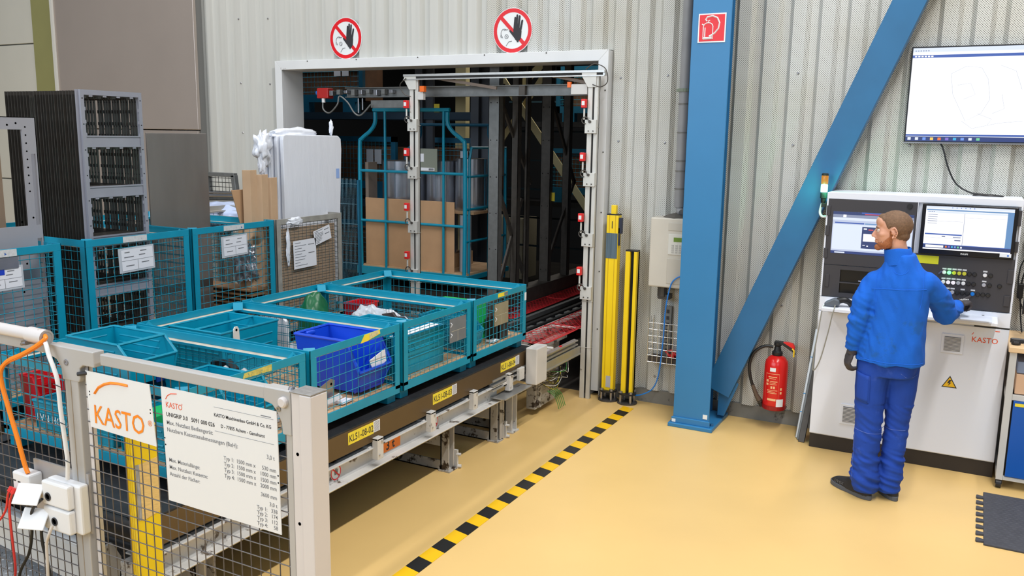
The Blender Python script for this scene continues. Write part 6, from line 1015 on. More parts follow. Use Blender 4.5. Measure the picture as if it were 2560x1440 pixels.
# tube along the rail, cables, sockets
tb = thing('cable_tube', 'pale grey cable tube lying along the top rail at the left edge', 'tube', (-3.4, FY - .02, 1.42)); part('tube', MB().tube([(-4.3, FY - .035, 1.437), (-3.15, FY - .03, 1.432)], .024, 20), FPL, tb, smooth=True); part('end_sleeve', MB().tube([(-3.20, FY - .03, 1.432), (-3.10, FY - .03, 1.430)], .030, 20), FPL, tb, smooth=True)
part('end_mouth', MB().lathe([(.0301, 0), (.022, .001), (.022, -.03)], (-3.099, FY - .03, 1.430), 20, 'x'), mat('sleeve_inner', (150, 146, 142), .6), tb, smooth=True); part('clamp', MB().box(-3.215, -3.19, FY - .06, FY - .02, 1.395, 1.41).cyl((-3.20, FY - .07, 1.40), (-3.20, FY - .03, 1.40), .006, 8), STEEL, tb)
OC = mat('orange_cable', (244, 136, 28), .35)
op = [(-3.115, FY - .03, 1.432), (-3.09, FY - .045, 1.425), (-3.13, FY - .055, 1.395), (-3.22, FY - .06, 1.350), (-3.315, FY - .06, 1.310), (-3.365, FY - .06, 1.270), (-3.365, FY - .06, 1.215), (-3.335, FY - .06, 1.12), (-3.29, FY - .06, .99), (-3.262, FY - .06, .90), (-3.245, FY - .06, .865)]
oc = thing('orange_cable', 'pair of orange cables drooping from the pale tube into the small white socket box', 'cable', (-3.24, FY - .06, .86))
for k in range(2): part('strand', MB().tube(smooth_path([(x + .011 * k, y - .004 * k, z + .008 * k * (1 if z > 1.3 else 0)) for x, y, z in op], 8), .0085, 8), OC, oc, smooth=True)
wc = [(-3.105, FY - .04, 1.425), (-3.075, FY - .05, 1.41), (-3.055, FY - .055, 1.37), (-3.03, FY - .055, 1.32), (-3.015, FY - .055, 1.27), (-3.01, FY - .055, 1.16), (-2.998, FY - .055, 1.04), (-2.992, FY - .055, .96), (-3.0, FY - .055, .885)]
wct = thing('white_cable', 'single white cable with black ties running down the middle fence post', 'cable', (-3, FY - .055, .88)); part('strand', MB().tube(smooth_path(wc, 8), .0085, 10), WHITE, wct, smooth=True)
for z, x in ((1.262, -3.015), (1.115, -3.006), (.965, -2.993)): part('cable_tie', MB().tube([(x - .014, FY - .064, z + .003), (x + .03, FY - .064, z - .003)], .002, 5), BLACK, wct)
part_ = thing('socket_panel', 'galvanised back plate for the white sockets on the fence', 'plate', (-3.1, FY - .01, .66)); part('plate', MB().box(-3.27, -2.93, FY - .016, FY - .008, .66, .905), mat('zinc_plate', (172, 168, 166), .4, .4, .06, 8), part_)
s1 = thing('network_socket', 'small white network socket box with two red plugs', 'socket', (-3.25, FY - .06, .755)); part('box', MB().box(-3.325, -3.215, FY - .075, FY - .016, .765, .862), WHITE, s1, bevel=.008); part('small_print', MB().box(-3.318, -3.30, FY - .0755, FY - .0745, .822, .828).box(-3.29, -3.272, FY - .0755, FY - .0745, .820, .826), INK, s1)
pc = mat('patch_red', (226, 58, 54), .4)
for k, pts in enumerate(([(-3.308, FY - .09, .802), (-3.312, FY - .10, .785), (-3.325, FY - .10, .76), (-3.345, FY - .10, .70), (-3.40, FY - .10, .64), (-3.50, FY - .10, .58)], [(-3.288, FY - .09, .800), (-3.292, FY - .10, .78), (-3.312, FY - .10, .74), (-3.322, FY - .10, .68), (-3.318, FY - .10, .55), (-3.316, FY - .10, .45), (-3.335, FY - .10, .36), (-3.35, FY - .10, .2)])):
    t = thing('patch_cable', ('red patch cable bending to the left from the small socket box', 'red patch cable hanging straight down from the small socket box')[k], 'cable', tuple(pts[0])); part('strand', MB().tube(smooth_path(pts, 8), .0048, 8), pc, t, smooth=True); part('plug', MB().tube([pts[0], pts[1]], .009, 6), pc, t)
s2 = thing('power_socket', 'white double power socket block with two open flaps on the fence', 'socket', (-3.0, FY - .06, .66))
part('back_box', MB().box(-3.13, -2.932, FY - .055, FY - .016, .665, .868), WHITE, s2, bevel=.008); part('front_box', MB().box(-3.125, -2.965, FY - .085, FY - .055, .770, .868), WHITE, s2, bevel=.008); part('front_box', MB().box(-3.125, -2.965, FY - .085, FY - .055, .668, .764), WHITE, s2, bevel=.008)
for k, (zz, xx) in enumerate(((.842, -3.175), (.745, -3.15))):
    M = Matrix.Translation((xx + .0, FY - .088, zz)) @ Matrix.Rotation(math.radians(20), 4, 'Z') @ Matrix.Rotation(math.radians(-38), 4, 'X'); part('flap', MB().box(-.055, .055, -.006, 0, -.085, .0).xf(M), WHITE, s2, bevel=.003); part('socket_hole', MB().lathe([(.017, 0), (.017, -.003), (.012, -.003), (.012, 0), (0, 0)], (-3.085 + .03 * k, FY - .0855, zz - .035), 18, 'y'), INK, s2)
for nm, lab, pts, m_ in (('mains_lead', 'black cord from the upper power socket curving down left', [(-3.10, FY - .10, .80), (-3.13, FY - .11, .77), (-3.16, FY - .11, .73), (-3.17, FY - .11, .64), (-3.20, FY - .11, .55), (-3.27, FY - .11, .45), (-3.32, FY - .11, .3)], BLACK), ('mains_lead', 'thin black cord hanging behind the lower power flap', [(-3.10, FY - .09, .72), (-3.12, FY - .10, .67), (-3.12, FY - .10, .60), (-3.10, FY - .10, .54), (-3.09, FY - .10, .47), (-3.11, FY - .10, .38), (-3.1, FY - .1, .2)], BLACK), ('mains_lead', 'pale cord from the lower power socket hanging straight down', [(-3.05, FY - .10, .70), (-3.06, FY - .11, .665), (-3.08, FY - .11, .62), (-3.085, FY - .11, .54), (-3.09, FY - .11, .44), (-3.085, FY - .11, .2)], mat('cord_beige', (206, 198, 190), .5))):
    solo(nm, MB().tube(smooth_path(pts, 8), .006, 8), m_, lab, 'cord', smooth=True)
# yellow sensor post between fence and conveyor
yp = thing('sensor_post', 'yellow safety post with a peeling paper strip right behind the logo plate on the fence', 'post', (-2.75, 2.15, 0)); A = math.radians(-28); M = Matrix.Translation((-2.757, 2.155, 0)) @ Matrix.Rotation(A, 4, 'Z')
part('post_body', MB().box(-.055, .055, -.045, .045, 0, 1.12).xf(M), YEL, yp, bevel=.003); part('corner_rib', MB().box(-.058, -.050, -.048, .045, 0, 1.12).xf(M), mat('yellow_shadow', (214, 176, 20), .4), yp, bevel=.001); part('face_line', MB().box(-.015, -.013, -.0465, -.045, 0, 1.12).box(.028, .030, -.0465, -.045, 0, 1.12).xf(M), MATS['yellow_shadow'], yp)
part('paper_strip', MB().prism([(-.022, .735), (.046, .765), (.046, .985), (-.022, .965)], 'x', .0555, .0568).xf(M), mat('yellowed_paper', (240, 204, 130), .6, 0, .10, 40, aniso=(1, 1, 5)), yp); part('foil_strip', MB().box(.0555, .0566, -.036, -.022, .74, .965).xf(M), mat('silver_foil', (170, 180, 200), .2, .6, .3, 20, aniso=(8, 8, 1)), yp)
part('face_line', MB().box(.055, .0562, -.040, -.038, 0, 1.12).box(.055, .0562, .016, .018, 0, .735).xf(M), MATS['yellow_shadow'], yp)
# floor-level parts behind the fence at the left
WBm = mat('white_beam_paint', (204, 208, 212), .4, .1, .05, 4); cbm = thing('end_beam', 'pale grey folded steel beam across the near end of the conveyor at the lower left', 'beam', (-3.6, 2.2, .3))
q0, q1 = Vector((-4.4, 2.265, 0)), Vector((-3.10, 2.155, 0)); part('beam_web', MB().beam(q0 + Vector((0, 0, .40)), q1 + Vector((0, 0, .40)), .012, .17), WBm, cbm, bevel=.002); part('beam_top', MB().beam(q0 + Vector((0, .02, .49)), q1 + Vector((0, .02, .49)), .05, .012), WBm, cbm, bevel=.002); part('beam_end', MB().prism([(2.15, .30), (2.26, .30), (2.28, .42), (2.24, .50), (2.15, .495)], 'x', -3.10, -3.085), GREYP, cbm, bevel=.002)
tp = thing('tread_plate', 'bright chequered aluminium tread plate low behind the fence at the lower left', 'tread plate', (-3.6, 2.3, .2)); TPM = mat('tread_aluminium', (196, 198, 202), .35, .25, .05, 12)
part('plate', MB().box(-4.1, -3.18, 2.10, 2.62, .20, .206), TPM, tp); tr_ = MB(); r = random.Random(2)
for i in range(26):
    for j in range(15):
        x, y = -4.08 + i * .035, 2.12 + j * .034; a_ = math.pi / 4 if (i + j) % 2 else -math.pi / 4; c_, s_ = math.cos(a_), math.sin(a_); n0 = len(tr_.v); tr_.v += [(x - .013 * c_, y - .013 * s_, .2061), (x + .004 * s_, y - .004 * c_, .2061), (x + .013 * c_, y + .013 * s_, .2061), (x - .004 * s_, y + .004 * c_, .2061), (x, y, .2095)]
        for q in ((0, 1, 4), (1, 2, 4), (2, 3, 4), (3, 0, 4)): tr_.f.append(tuple(n0 + p for p in q)); tr_.m.append(0)
part('tread_pattern', tr_, TPM, tp, kind='stuff'); part('support', MB().box(-4.1, -3.18, 2.58, 2.62, 0, .2).box(-4.1, -3.18, 2.10, 2.14, 0, .2), DARKM, tp)
solo('white_bracket', MB().box(-2.99, -2.93, 2.20, 2.32, 0, .40).box(-2.99, -2.93, 2.20, 2.26, .40, .46), GREYP, 'worn white upright bracket beside the yellow post behind the fence', 'bracket', bevel=.004)
solo('black_cover', MB().tube([(-3.75, 1.72, .36), (-3.30, 1.70, .33), (-3.05, 1.70, .20)], .10, 16), BLACK, 'rounded black cover at the lower left corner in front of the fence', 'cover', smooth=True)
# ------------------------------------------------------------------ the worker
from mathutils.bvhtree import BVHTree
def ell(mb, c, r, seg=20, rings=12, M=None):
    prof = []; n0 = len(mb.v)
    for i in range(1, rings):
        a = math.pi * i / rings - math.pi / 2
        for k in range(seg): b = 2 * math.pi * k / seg; p = Vector((math.cos(a) * math.cos(b) * r[0], math.cos(a) * math.sin(b) * r[1], math.sin(a) * r[2])); mb.v.append(tuple((M @ p if M else p) + Vector(c)))
    for s in (-1, 1): p = Vector((0, 0, s * r[2])); mb.v.append(tuple((M @ p if M else p) + Vector(c)))
    for i in range(rings - 2):
        for k in range(seg): a = n0 + i * seg; b = a + seg; k2 = (k + 1) % seg; mb.quadf(a + k, a + k2, b + k2, b + k)
    e = n0 + (rings - 1) * seg
    for k in range(seg): mb.quadf(e, n0 + (k + 1) % seg, n0 + k); mb.quadf(e + 1, n0 + (rings - 2) * seg + k, n0 + (rings - 2) * seg + (k + 1) % seg)
    return mb
def loft(mb, rings, seg=28, sq=2.3):                     # rings: (x, y, z, rx, ry[, turn])
    n0 = len(mb.v)
    for r in rings:
        a0 = r[5] if len(r) > 5 else 0
        for k in range(seg):
            t = 2 * math.pi * k / seg; c, s = math.cos(t), math.sin(t); x = math.copysign(abs(c) ** (2 / sq), c) * r[3]; y = math.copysign(abs(s) ** (2 / sq), s) * r[4]
            mb.v.append((r[0] + x * math.cos(a0) - y * math.sin(a0), r[1] + x * math.sin(a0) + y * math.cos(a0), r[2]))
    for i in range(len(rings) - 1):
        for k in range(seg): a = n0 + i * seg; b = a + seg; k2 = (k + 1) % seg; mb.quadf(a + k, a + k2, b + k2, b + k)
    mb.quadf(*[n0 + k for k in reversed(range(seg))]); e = n0 + (len(rings) - 1) * seg; mb.quadf(*[e + k for k in range(seg)]); return mb
def limb(mb, pts, rs, seg=16):
    mb.tube(pts, rs, seg)
    for p, r in ((pts[0], rs[0]), (pts[-1], rs[-1])): ell(mb, p, (r, r, r), 14, 8)
    return mb
def remesh(mb, vox, it=6, fac=.5, fn=None):
    me = bpy.data.meshes.new('r'); me.from_pydata(mb.v, [], mb.f); bm = bmesh.new(); bm.from_mesh(me); bmesh.ops.recalc_face_normals(bm, faces=bm.faces); bm.to_mesh(me); bm.free()
    o = bpy.data.objects.new('r', me); C.objects.link(o); m = o.modifiers.new('r', 'REMESH'); m.mode = 'VOXEL'; m.voxel_size = vox; m.adaptivity = 0
    s = o.modifiers.new('s', 'SMOOTH'); s.iterations = it; s.factor = fac
    dg = bpy.context.evaluated_depsgraph_get(); out = bpy.data.meshes.new_from_object(o.evaluated_get(dg)); bpy.data.objects.remove(o)
    if fn:
        ns = [v.normal.copy() for v in out.vertices]
        for v, n in zip(out.vertices, ns): d = fn(v.co, n); v.co = v.co + (n * d if isinstance(d, float) else d)
    for p in out.polygons: p.use_smooth = True
    return out
def mpart(name, me, m, parent, **k):
    org = worg(parent)
    for v in me.vertices: v.co -= org
    me.materials.clear()
    for q in (m if isinstance(m, (list, tuple)) else [m]): me.materials.append(q)
    me.name = name; o = link(name, me, parent)
    for a, b in k.items(): o[a] = b
    return o
man = thing('person', 'worker in blue fleece jacket and work trousers pressing a cabinet button, head turned left', 'person', (-.38, 5.68, 0))
SKIN = mat('skin', (214, 158, 132), .5, 0, .06, 30); HAIR = mat('short_brown_hair', (116, 88, 66), .75, 0, .22, 90, .3, 260); BEARD = mat('ginger_beard', (168, 104, 66), .75, 0, .25, 110, .3, 260)
FLEECE = mat('blue_fleece', (10, 98, 208), .9, 0, .07, 9, .25, 420, dirt=((20, 92, 178), .60, 5)); SEAM = mat('fleece_seam', (22, 104, 214), .9); TROU = mat('blue_workwear', (20, 66, 164), .85, 0, .10, 7, .15, 200, dirt=((40, 78, 176), .6, 6)); STITCH = mat('pale_stitch', (96, 120, 196), .8); GLOVE = mat('dark_glove', (66, 62, 66), .7, 0, .10, 50, .2, 300)
# --- head (local: x towards the face, y to his left, z up; origin at eye level)
Hc = Vector((-.425, 5.665, 1.698)); HM = Matrix.Translation(Hc) @ Matrix.Rotation(math.atan2(-.06, -.99), 4, 'Z') @ Matrix.Rotation(math.radians(4), 4, 'Y'); HI = HM.inverted()
h = MB()
ell(h, (-.016, 0, .026), (.096, .074, .086)); ell(h, (.028, 0, -.022), (.062, .063, .088)); ell(h, (.026, 0, -.072), (.056, .056, .042)); ell(h, (.076, 0, -.102), (.019, .020, .017)); ell(h, (.074, 0, .022), (.014, .046, .012))
ell(h, (.045, .040, -.022), (.030, .024, .022)); ell(h, (.045, -.040, -.022), (.030, .024, .022)); ell(h, (.048, 0, .05), (.042, .058, .045)); ell(h, (-.050, 0, -.03), (.044, .052, .05))
h.tube([(.083, 0, .012), (.094, 0, -.008), (.106, 0, -.030), (.104, 0, -.040)], [.007, .009, .0115, .008], 12); ell(h, (.105, 0, -.032), (.011, .011, .009)); ell(h, (.094, .011, -.038), (.009, .007, .007)); ell(h, (.094, -.011, -.038), (.009, .007, .007))
ell(h, (.087, 0, -.062), (.010, .023, .0055)); ell(h, (.086, 0, -.072), (.010, .020, .006)); ell(h, (.082, 0, -.052), (.012, .026, .010))
for s in (-1, 1):
    E = Matrix.Rotation(s * -.35, 4, 'Z'); h.tube([(-.012 - .017 * math.cos(a), s * (.0800 + .008 * math.cos(a)), -.012 + .029 * math.sin(a)) for a in [math.pi * (-.42 + 1.35 * k / 12) for k in range(13)]], .0046, 8); ell(h, (-.010, s * .074, -.012), (.012, .006, .020)); ell(h, (-.004, s * .081, -.040), (.007, .005, .009)); ell(h, (.000, s * .080, -.016), (.004, .006, .008))
h.xf(HM)
h.tube([tuple(HM @ Vector((-.026, 0, -.03))), tuple(HM @ Vector((-.030, 0, -.09))), (-.372, 5.674, 1.55), (-.362, 5.675, 1.48)], [.052, .050, .052, .06], 20)
loft(h, [(-.37, 5.69, .90, .12, .09), (-.37, 5.69, 1.1, .13, .085), (-.36, 5.685, 1.3, .14, .085), (-.355, 5.68, 1.42, .14, .075), (-.352, 5.675, 1.50, .07, .06), (-.352, 5.672, 1.54, .055, .055)], 20)
LARM = [(-.488, 5.665, 1.375), (-.545, 5.63, 1.26), (-.560, 5.615, 1.15), (-.575, 5.625, 1.05), (-.588, 5.64, .945)]
RARM = [(-.215, 5.685, 1.385), (-.145, 5.79, 1.29), (-.100, 5.895, 1.18), (-.070, 6.05, 1.172), (-.040, 6.195, 1.187)]
LLEG = [(-.440, 5.69, .92), (-.462, 5.68, .72), (-.462, 5.668, .46), (-.458, 5.655, .25), (-.442, 5.635, .06)]; RLEG = [(-.318, 5.735, .92), (-.298, 5.745, .72), (-.305, 5.74, .46), (-.314, 5.725, .25), (-.324, 5.705, .06)]
limb(h, LARM, [.05, .042, .036, .034, .026], 12); limb(h, RARM, [.05, .042, .036, .034, .026], 12); limb(h, LLEG, [.065, .05, .036, .032, .03], 12); limb(h, RLEG, [.065, .05, .036, .032, .03], 12)
for a, b in ((LARM[-1], (-.612, 5.642, .865)), (RARM[-1], (-.012, 6.285, 1.188))): limb(h, [a, tuple((Vector(a) * .6 + Vector(b) * .4))], [.022, .014], 10)
def headfn(co, n):
    p = HI @ co
    for s in (-1, 1):
        d = (p - Vector((.082, s * .031, .002))).length
        if d < .017: return -.0055 * (1 - d / .017) ** .7
    return 0.0
body = remesh(h, .0042, 3, .5, headfn)
mb_ = mpart('body', body, SKIN, man); org = worg(man)
def mask_mesh(name, m, test, lift):
    vs = [v.co + org for v in mb_.data.vertices]; ns = [v.normal.copy() for v in mb_.data.vertices]; ok = [test(HI @ c) if c.z > 1.50 else 0 for c in vs]; idx = {}; nv = []; nf = []
    for p in mb_.data.polygons:
        if all(ok[i] > 0 for i in p.vertices):
            for i in p.vertices:
                if i not in idx: idx[i] = len(nv); nv.append(vs[i] + ns[i] * (lift * min(1, ok[i]) + .0003) - org)
            nf.append([idx[i] for i in p.vertices])
    me = bpy.data.meshes.new(name); me.from_pydata([tuple(v) for v in nv], [], nf); me.materials.append(m)
    for p in me.polygons: p.use_smooth = True
    return link(name, me, mb_)
def hair_t(p):
    w = .006 * noise.noise(p * 60); ear = (Vector((p.x + .010, 0, p.z + .014))).length
    if abs(p.y) > .072 and ear < .036 and p.z < .03: return 0
    line = .060 if p.x > .045 else (.005 if p.x > .012 else (-.015 if p.x > -.02 else -.062))          # lowest hair level by position
    if p.x > .045: line = .055 + (p.x - .045) * .9
    elif p.x > .012: line = -.005 + (p.x - .012) * 1.9
    elif p.x > -.022: line = .012
    else: line = -.050 - (p.x + .022) * -.35
    if p.x > .012 and p.x < .028 and p.z < .01: return 0
    return max(0.0, min(1.0, (p.z + w - line) / .02))
def beard_t(p):
    w = .004 * noise.noise(p * 80)
    if p.x > .074 and -.080 < p.z < -.058 and abs(p.y) < .022: return 0
    top = -.062 if p.x > .055 else (-.070 + (0.055 - p.x) * .9 if p.x > .01 else -99)
    if p.x <= .012: top = .002 if p.x > -.002 else -99
    if p.x > .060: top = -.052 if p.x > .078 else -.066
    low = -.130
    if p.z < -.105 and p.x < .03: return 0
    return max(0.0, min(1.0, (top + w - p.z) / .014)) if p.z > low else 0
mask_mesh('hair', HAIR, hair_t, .0055); mask_mesh('beard', BEARD, beard_t, .0045)
for s in (-1, 1):
    e = MB(); ell(e, tuple(HM @ Vector((.0735, s * .031, .001))), (.0112, .0112, .0112), 16, 10); part('eye', e, mat('eye_white', (225, 220, 214), .25), mb_, smooth=True)
    e = MB(); ell(e, tuple(HM @ Vector((.0815, s * .032, .001))), (.0048, .0048, .0048), 12, 8); part('iris', e, mat('iris_dark', (52, 60, 66), .2), mb_, smooth=True)
    b = MB().tube([tuple(HM @ Vector(q)) for q in ((.086, s * .014, .016), (.087, s * .026, .021), (.080, s * .040, .019), (.072, s * .048, .013))], [.002, .0034, .003, .0015], 8); part('eyebrow', b, HAIR, mb_, smooth=True)
    b = MB().tube([tuple(HM @ Vector(q)) for q in ((.0835, s * .020, .001), (.0850, s * .028, .0065), (.0810, s * .038, .005), (.074, s * .043, .000))], .0018, 6); part('eyelid', b, SKIN, mb_, smooth=True)
part('mouth_line', MB().tube([tuple(HM @ Vector(q)) for q in ((.088, -.020, -.066), (.0955, 0, -.067), (.088, .020, -.066))], .0012, 6), mat('lip_line', (140, 82, 70), .5), mb_)
# --- jacket
j = MB(); loft(j, [(-.378, 5.688, .882, .196, .142), (-.378, 5.688, .93, .194, .140), (-.374, 5.686, 1.05, .184, .132), (-.368, 5.684, 1.18, .178, .126), (-.360, 5.682, 1.30, .178, .122), (-.353, 5.680, 1.37, .168, .116), (-.352, 5.678, 1.43, .142, .104), (-.354, 5.675, 1.48, .112, .090), (-.358, 5.673, 1.52, .092, .082), (-.362, 5.671, 1.555, .074, .070)], 36)
limb(j, LARM[:4] + [(-.586, 5.638, .972)], [.074, .070, .064, .060, .046], 20); limb(j, RARM[:4] + [(-.046, 6.165, 1.184)], [.074, .072, .068, .058, .042], 20); ell(j, (-.440, 5.672, 1.430), (.070, .066, .050), M=Matrix.Rotation(-.45, 4, 'Y')); ell(j, (-.268, 5.680, 1.435), (.070, .066, .050), M=Matrix.Rotation(.45, 4, 'Y'))
def jfn(co, n):
    p = co; f = .0
    tors = max(0, 1 - abs(p.x + .37) / .17)
    f += .013 * noise.noise(Vector((p.x * 15, p.y * 8, p.z * 3.0))) + .006 * noise.noise(Vector((p.x * 34 + p.z * 10, p.y * 20, p.z * 9 + 3)))
    for (a, b) in ((LARM[1], LARM[4]), (RARM[1], RARM[4])):
        A, B = Vector(a), Vector(b); t = (p - A).dot(B - A) / (B - A).length_squared; d = (p - (A + (B - A) * min(1, max(0, t)))).length
        if d < .09 and -.2 < t < 1.1: f += .014 * noise.noise(Vector((p.x * 9 + 4, p.y * 9, p.z * 34 + p.x * 18))) * (1 if t > .1 else .5) * (1 - .3 * t)
    f += .004 * math.sin((p.x - .3 * p.z) * 55) * max(0, 1 - abs(p.z - 1.02) / .16) * tors
    return float(f)
jm = remesh(j, .0062, 5, .5, jfn)
jbv = BVHTree.FromPolygons([v.co.copy() for v in jm.vertices], [tuple(p.vertices) for p in jm.polygons])
jk = mpart('jacket', jm, FLEECE, man)
def drape(bv, pts, r, name, m, par, dirn=Vector((0, 1, 0)), back=.5):
    out = []
    for p in pts:
        hit = bv.ray_cast(Vector(p) - dirn * back, dirn, 2 * back)
        if hit[0] is not None: out.append(hit[0] + hit[1] * r * .2)
    if len(out) > 2: part(name, MB().tube(out, r, 5, False), m, par, smooth=True)
L_ = lambda a, b, n=24: [Vector(a).lerp(Vector(b), k / n) for k in range(n + 1)]
drape(jbv, L_((-.505, 5.3, 1.345), (-.205, 5.3, 1.362)), .0022, 'yoke_seam', SEAM, jk); drape(jbv, L_((-.565, 5.3, .906), (-.19, 5.3, .906)), .002, 'hem_seam', SEAM, jk)
drape(jbv, [(-.355 + .045 * math.cos(a), 5.3, 1.478 + .035 * math.sin(a)) for a in [math.pi * (1 + k / 14) for k in range(15)]], .0015, 'neck_patch_seam', SEAM, jk)
for x0, s in ((-.475, -1), (-.232, 1)): drape(jbv, [(x0 + s * .010 * math.sin(math.pi * k / 20), 5.3, 1.46 - .011 * k) for k in range(21)], .0018, 'armhole_seam', SEAM, jk)
cl_ = MB(); seg = 36
for rr, z in ((.082, 1.500), (.076, 1.535), (.073, 1.575), (.071, 1.592), (.067, 1.596), (.063, 1.590), (.062, 1.55), (.060, 1.52)):
    for k in range(seg): a = 2 * math.pi * k / seg; cl_.v.append((-.366 + rr * 1.06 * math.cos(a) - .022 * (z - 1.5) / .1, 5.672 + rr * math.sin(a), z - .004 + .006 * math.cos(a) - .006 * max(0, -math.cos(a - .15)) + .003 * math.sin(3 * a)))
for i in range(7):
    for k in range(seg): a = i * seg; b = a + seg; k2 = (k + 1) % seg; cl_.quadf(a + k, a + k2, b + k2, b + k)
part('collar', cl_, FLEECE, jk, smooth=True)
for c_, d_, r in (((-.588, 5.639, .960), Vector((-.10, .08, -1)), .046), ((-.045, 6.172, 1.185), Vector((.25, 1, .08)), .043)):
    d_ = d_.normalized(); part('cuff', MB().tube([Vector(c_) - d_ * .028, Vector(c_) - d_ * .018, Vector(c_) - d_ * .008, Vector(c_) + d_ * .006, Vector(c_) + d_ * .012], [r * .96, r * 1.03, r * .97, r * 1.0, r * .86], 20), FLEECE, jk, smooth=True)
# --- trousers
t = MB(); loft(t, [(-.378, 5.70, .80, .150, .118), (-.380, 5.70, .88, .168, .122), (-.380, 5.70, .95, .165, .118), (-.378, 5.70, 1.0, .15, .11)], 30)
def legtube(P, r): limb(t, P, r, 20)
legtube([(-.455, 5.695, .86), (-.470, 5.685, .70), (-.462, 5.670, .48), (-.460, 5.655, .28), (-.455, 5.645, .13), (-.448, 5.640, .085)], [.108, .096, .080, .078, .088, .082]); legtube([(-.305, 5.745, .86), (-.298, 5.745, .70), (-.305, 5.742, .48), (-.312, 5.728, .28), (-.318, 5.712, .13), (-.324, 5.708, .085)], [.104, .090, .072, .068, .078, .074])
def tfn(co, n):
    p = co; f = .004 * noise.noise(Vector((p.x * 14, p.y * 14, p.z * 6)))
    if p.z < .33: f += .016 * noise.noise(Vector((p.x * 11, p.y * 8, p.z * 42 + p.x * 14))) * min(1, (.36 - p.z) / .1)
    if .38 < p.z < .62: f += .008 * noise.noise(Vector((p.x * 9, p.y * 9, p.z * 36 + p.x * 22)))
    return float(f)
tm = remesh(t, .0065, 4, .5, tfn)
for v in tm.vertices:
    if v.co.z < .048: v.co.z = .048 + (v.co.z - .048) * .1
tbv = BVHTree.FromPolygons([v.co.copy() for v in tm.vertices], [tuple(p.vertices) for p in tm.polygons]); tr2 = mpart('trousers', tm, TROU, man)
drape(tbv, L_((-.535, 5.3, .445), (-.37, 5.3, .43)), .0016, 'knee_stitch', STITCH, tr2); drape(tbv, L_((-.395, 5.3, .46), (-.25, 5.3, .46)), .0016, 'knee_stitch', STITCH, tr2); drape(tbv, [(-.30, 5.3, .84), (-.27, 5.3, .815), (-.235, 5.3, .81), (-.215, 5.3, .82)], .0016, 'pocket_stitch', STITCH, tr2)
drape(tbv, L_((-.535, 5.3, .42), (-.525, 5.3, .10)) , .0014, 'side_stitch', STITCH, tr2)
pk = [(-.545, .815), (-.472, .800), (-.470, .630), (-.540, .640)]; front = []
for px_, pz_ in pk: hit = tbv.ray_cast(Vector((px_, 5.3, pz_)), Vector((0, 1, 0)), 1); front.append((hit[0] if hit[0] is not None else Vector((px_, 5.66, pz_))))
pm = MB(); N = 8
for i in range(N + 1):
    for k in range(N + 1):
        u, v = k / N, i / N; q = (front[0] * (1 - u) + front[1] * u) * (1 - v) + (front[3] * (1 - u) + front[2] * u) * v; hit = tbv.ray_cast(Vector((q.x, 5.3, q.z)), Vector((0, 1, 0)), 1); b_ = (hit[0] + hit[1] * .006) if hit[0] is not None else q; pm.v.append(tuple(b_))
for i in range(N):
    for k in range(N): a = i * (N + 1) + k; pm.quadf(a, a + 1, a + N + 2, a + N + 1)
po = part('cargo_pocket', pm, TROU, tr2, smooth=True); so = po.modifiers.new('thick', 'SOLIDIFY'); so.thickness = .006; so.offset = 0
drape(tbv, [Vector((a.x, 5.3, a.z)) for a in L_(front[0] - Vector((0, 0, .028)), front[1] - Vector((0, 0, .028)), 10)], .007, 'pocket_flap', TROU, tr2); drape(tbv, [Vector((a.x, 5.3, a.z)) for a in L_(front[1], front[2], 10)] + [Vector((a.x, 5.3, a.z)) for a in L_(front[2], front[3], 10)], .0075, 'pocket_edge', TROU, tr2)
# --- shoes
SHO = mat('shoe_black', (38, 36, 38), .65, 0, .1, 60); SOL = mat('shoe_sole_grey', (84, 88, 96), .6)
for heel, toe, l_ in ((Vector((-.402, 5.598, 0)), Vector((-.665, 5.802, 0)), 'left'), (Vector((-.262, 5.662, 0)), Vector((-.43, 5.93, 0)), 'right')):
    d_ = (toe - heel); Ls = d_.length; ang = math.atan2(d_.y, d_.x); M = Matrix.Translation(heel) @ Matrix.Rotation(ang, 4, 'Z'); sh = MB()
    loft(sh, [(Ls * .5, 0, .022, Ls * .48, .046), (Ls * .49, 0, .040, Ls * .47, .044), (Ls * .45, 0, .058, Ls * .42, .040), (Ls * .36, 0, .078, Ls * .31, .036), (Ls * .28, 0, .098, Ls * .22, .034), (Ls * .25, 0, .125, Ls * .17, .034)], 28, 2.6); sh.xf(M); s_ = mpart('shoe', remesh(sh, .006, 4, .5), SHO, man)
    so_ = MB(); out = []
    for k in range(28): a = 2 * math.pi * k / 28; x = Ls * .5 + math.copysign(abs(math.cos(a)) ** .8, math.cos(a)) * Ls * .5; w_ = .050 * (1 + .12 * math.cos(a)) * (1 - .16 * math.exp(-((x - Ls * .42) / .05) ** 2)); out.append((x, math.sin(a) * w_))
    so_.prism(out, 'z', .0, .030); so_.xf(M); part('sole', so_, SOL, s_, bevel=.004)
    if l_ == 'left': text('shoe_lettering', 'uvex', .045, mat('shoe_print', (86, 84, 84), .6), tuple(M @ Vector((Ls * .56, .0435, .036))), s_, tuple(-(d_.normalized())), (0, 0, 1), sx=1.0) if False else text('shoe_lettering', 'uvex', .040, mat('shoe_print', (92, 90, 90), .6), tuple(M @ Vector((Ls * .80, .0475, .038))), s_, tuple((-d_).normalized()), (d_.normalized().cross(Vector((0, 0, 1))) * .35 + Vector((0, 0, 1))), sx=1.0)
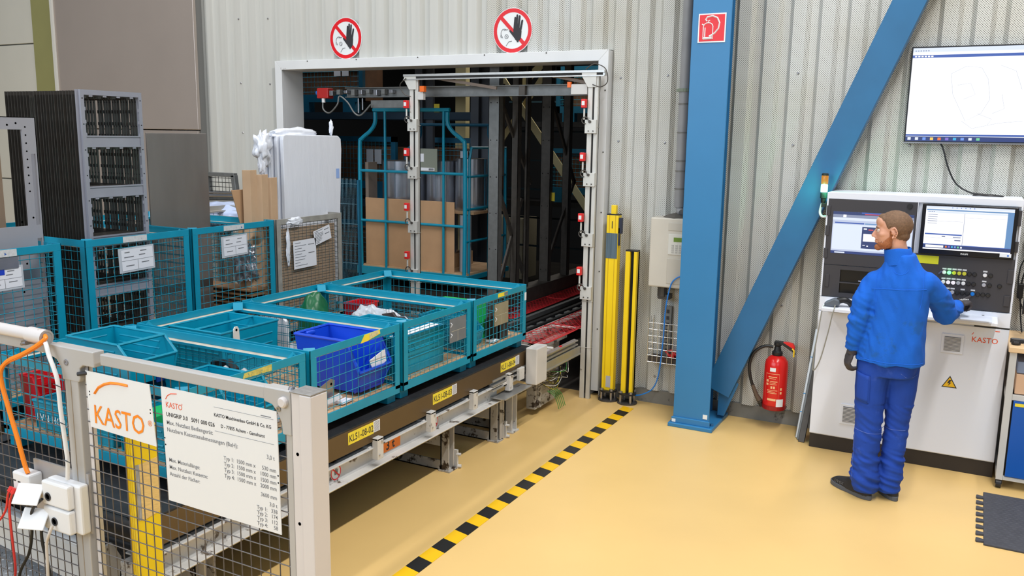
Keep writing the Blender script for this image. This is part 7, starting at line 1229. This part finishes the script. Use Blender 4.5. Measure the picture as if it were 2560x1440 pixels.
# --- gloves
def glove(w0, d, n, curls, spread=.0, side=1, scale=1.0, thumb=None, lens=(.072, .080, .075, .060)):
    d = d.normalized(); n = (n - d * n.dot(d)).normalized(); s = d.cross(n).normalized() * side; g = MB(); w0 = Vector(w0); K = scale
    rot = Matrix((s, d, n)).transposed().to_4x4()
    ell(g, w0 + d * .048 * K, (.041 * K, .052 * K, .0165 * K), M=rot); ell(g, w0 + d * .078 * K, (.041 * K, .020 * K, .0150 * K), M=rot); g.tube([w0 - d * .03, w0 + d * .02], [.032, .030], 16); tips = []
    for i in range(4):
        off = (.030 - .020 * i) * K; base = w0 + s * off + d * (.070 - .006 * abs(i - 1.2)) * K; dd = (d + s * spread * (1.5 - i)).normalized(); p = base; pts = [base, base + dd * .018 * K]; p = pts[-1]
        for q, fr in enumerate((.45, .30, .25)): a = curls[i][q]; ax = s * side; R__ = Matrix.Rotation(-a, 3, ax); dd = R__ @ dd; p = p + dd * lens[i] * fr * K; pts.append(p)
        rr = [.0105, .0105, .0100, .0092, .0080]; g.tube(smooth_path(pts, 3), [rr[min(4, k // 3)] * K for k in range(13)], 10); ell(g, tuple(pts[-1]), (.0082 * K,) * 3, 10, 8); tips.append(pts[-1])
    tb_ = thumb or (s * .85 + d * .55 - n * .25); tb_ = tb_.normalized(); b0 = w0 + s * .026 * K + d * .018 * K; pts = [b0, b0 + tb_ * .026 * K, b0 + (tb_ * .040 + d * .018) * K, b0 + (tb_ * .046 + d * .042 - n * .006) * K]; g.tube(smooth_path(pts, 3), [.0145, .0142, .0138, .0133, .0128, .0124, .012, .0115, .011, .010], 10); ell(g, tuple(pts[-1]), (.010 * K,) * 3, 10, 8)
    return g, tips
gl_, _ = glove((-.590, 5.640, .935), Vector((-.30, .02, -1)), Vector((-1, -.55, .25)), [(.5, .55, .45), (.6, .65, .5), (.7, .7, .5), (.8, .7, .5)], side=1, scale=1.0); lg_ = mpart('glove', remesh(gl_, .0028, 3, .5), GLOVE, man)
gr, tips = glove((-.034, 6.212, 1.190), Vector((.50, .86, .17)), Vector((-.10, -.25, 1)), [(.0, -.05, -.02), (.9, 1.0, .5), (1.0, 1.1, .5), (1.05, 1.1, .5)], side=-1, scale=1.0, lens=(.098, .080, .075, .060))
print('TIP', [tuple(round(c, 3) for c in t_) for t_ in tips]); rg = mpart('glove', remesh(gr, .0028, 3, .5), GLOVE, man)
text('glove_lettering', 'HyFlex', .020, mat('glove_print', (200, 200, 200), .6), (-.028, 6.245, 1.2135), rg, (.9, .35, .1), (-.3, .75, .55), bold=.01)
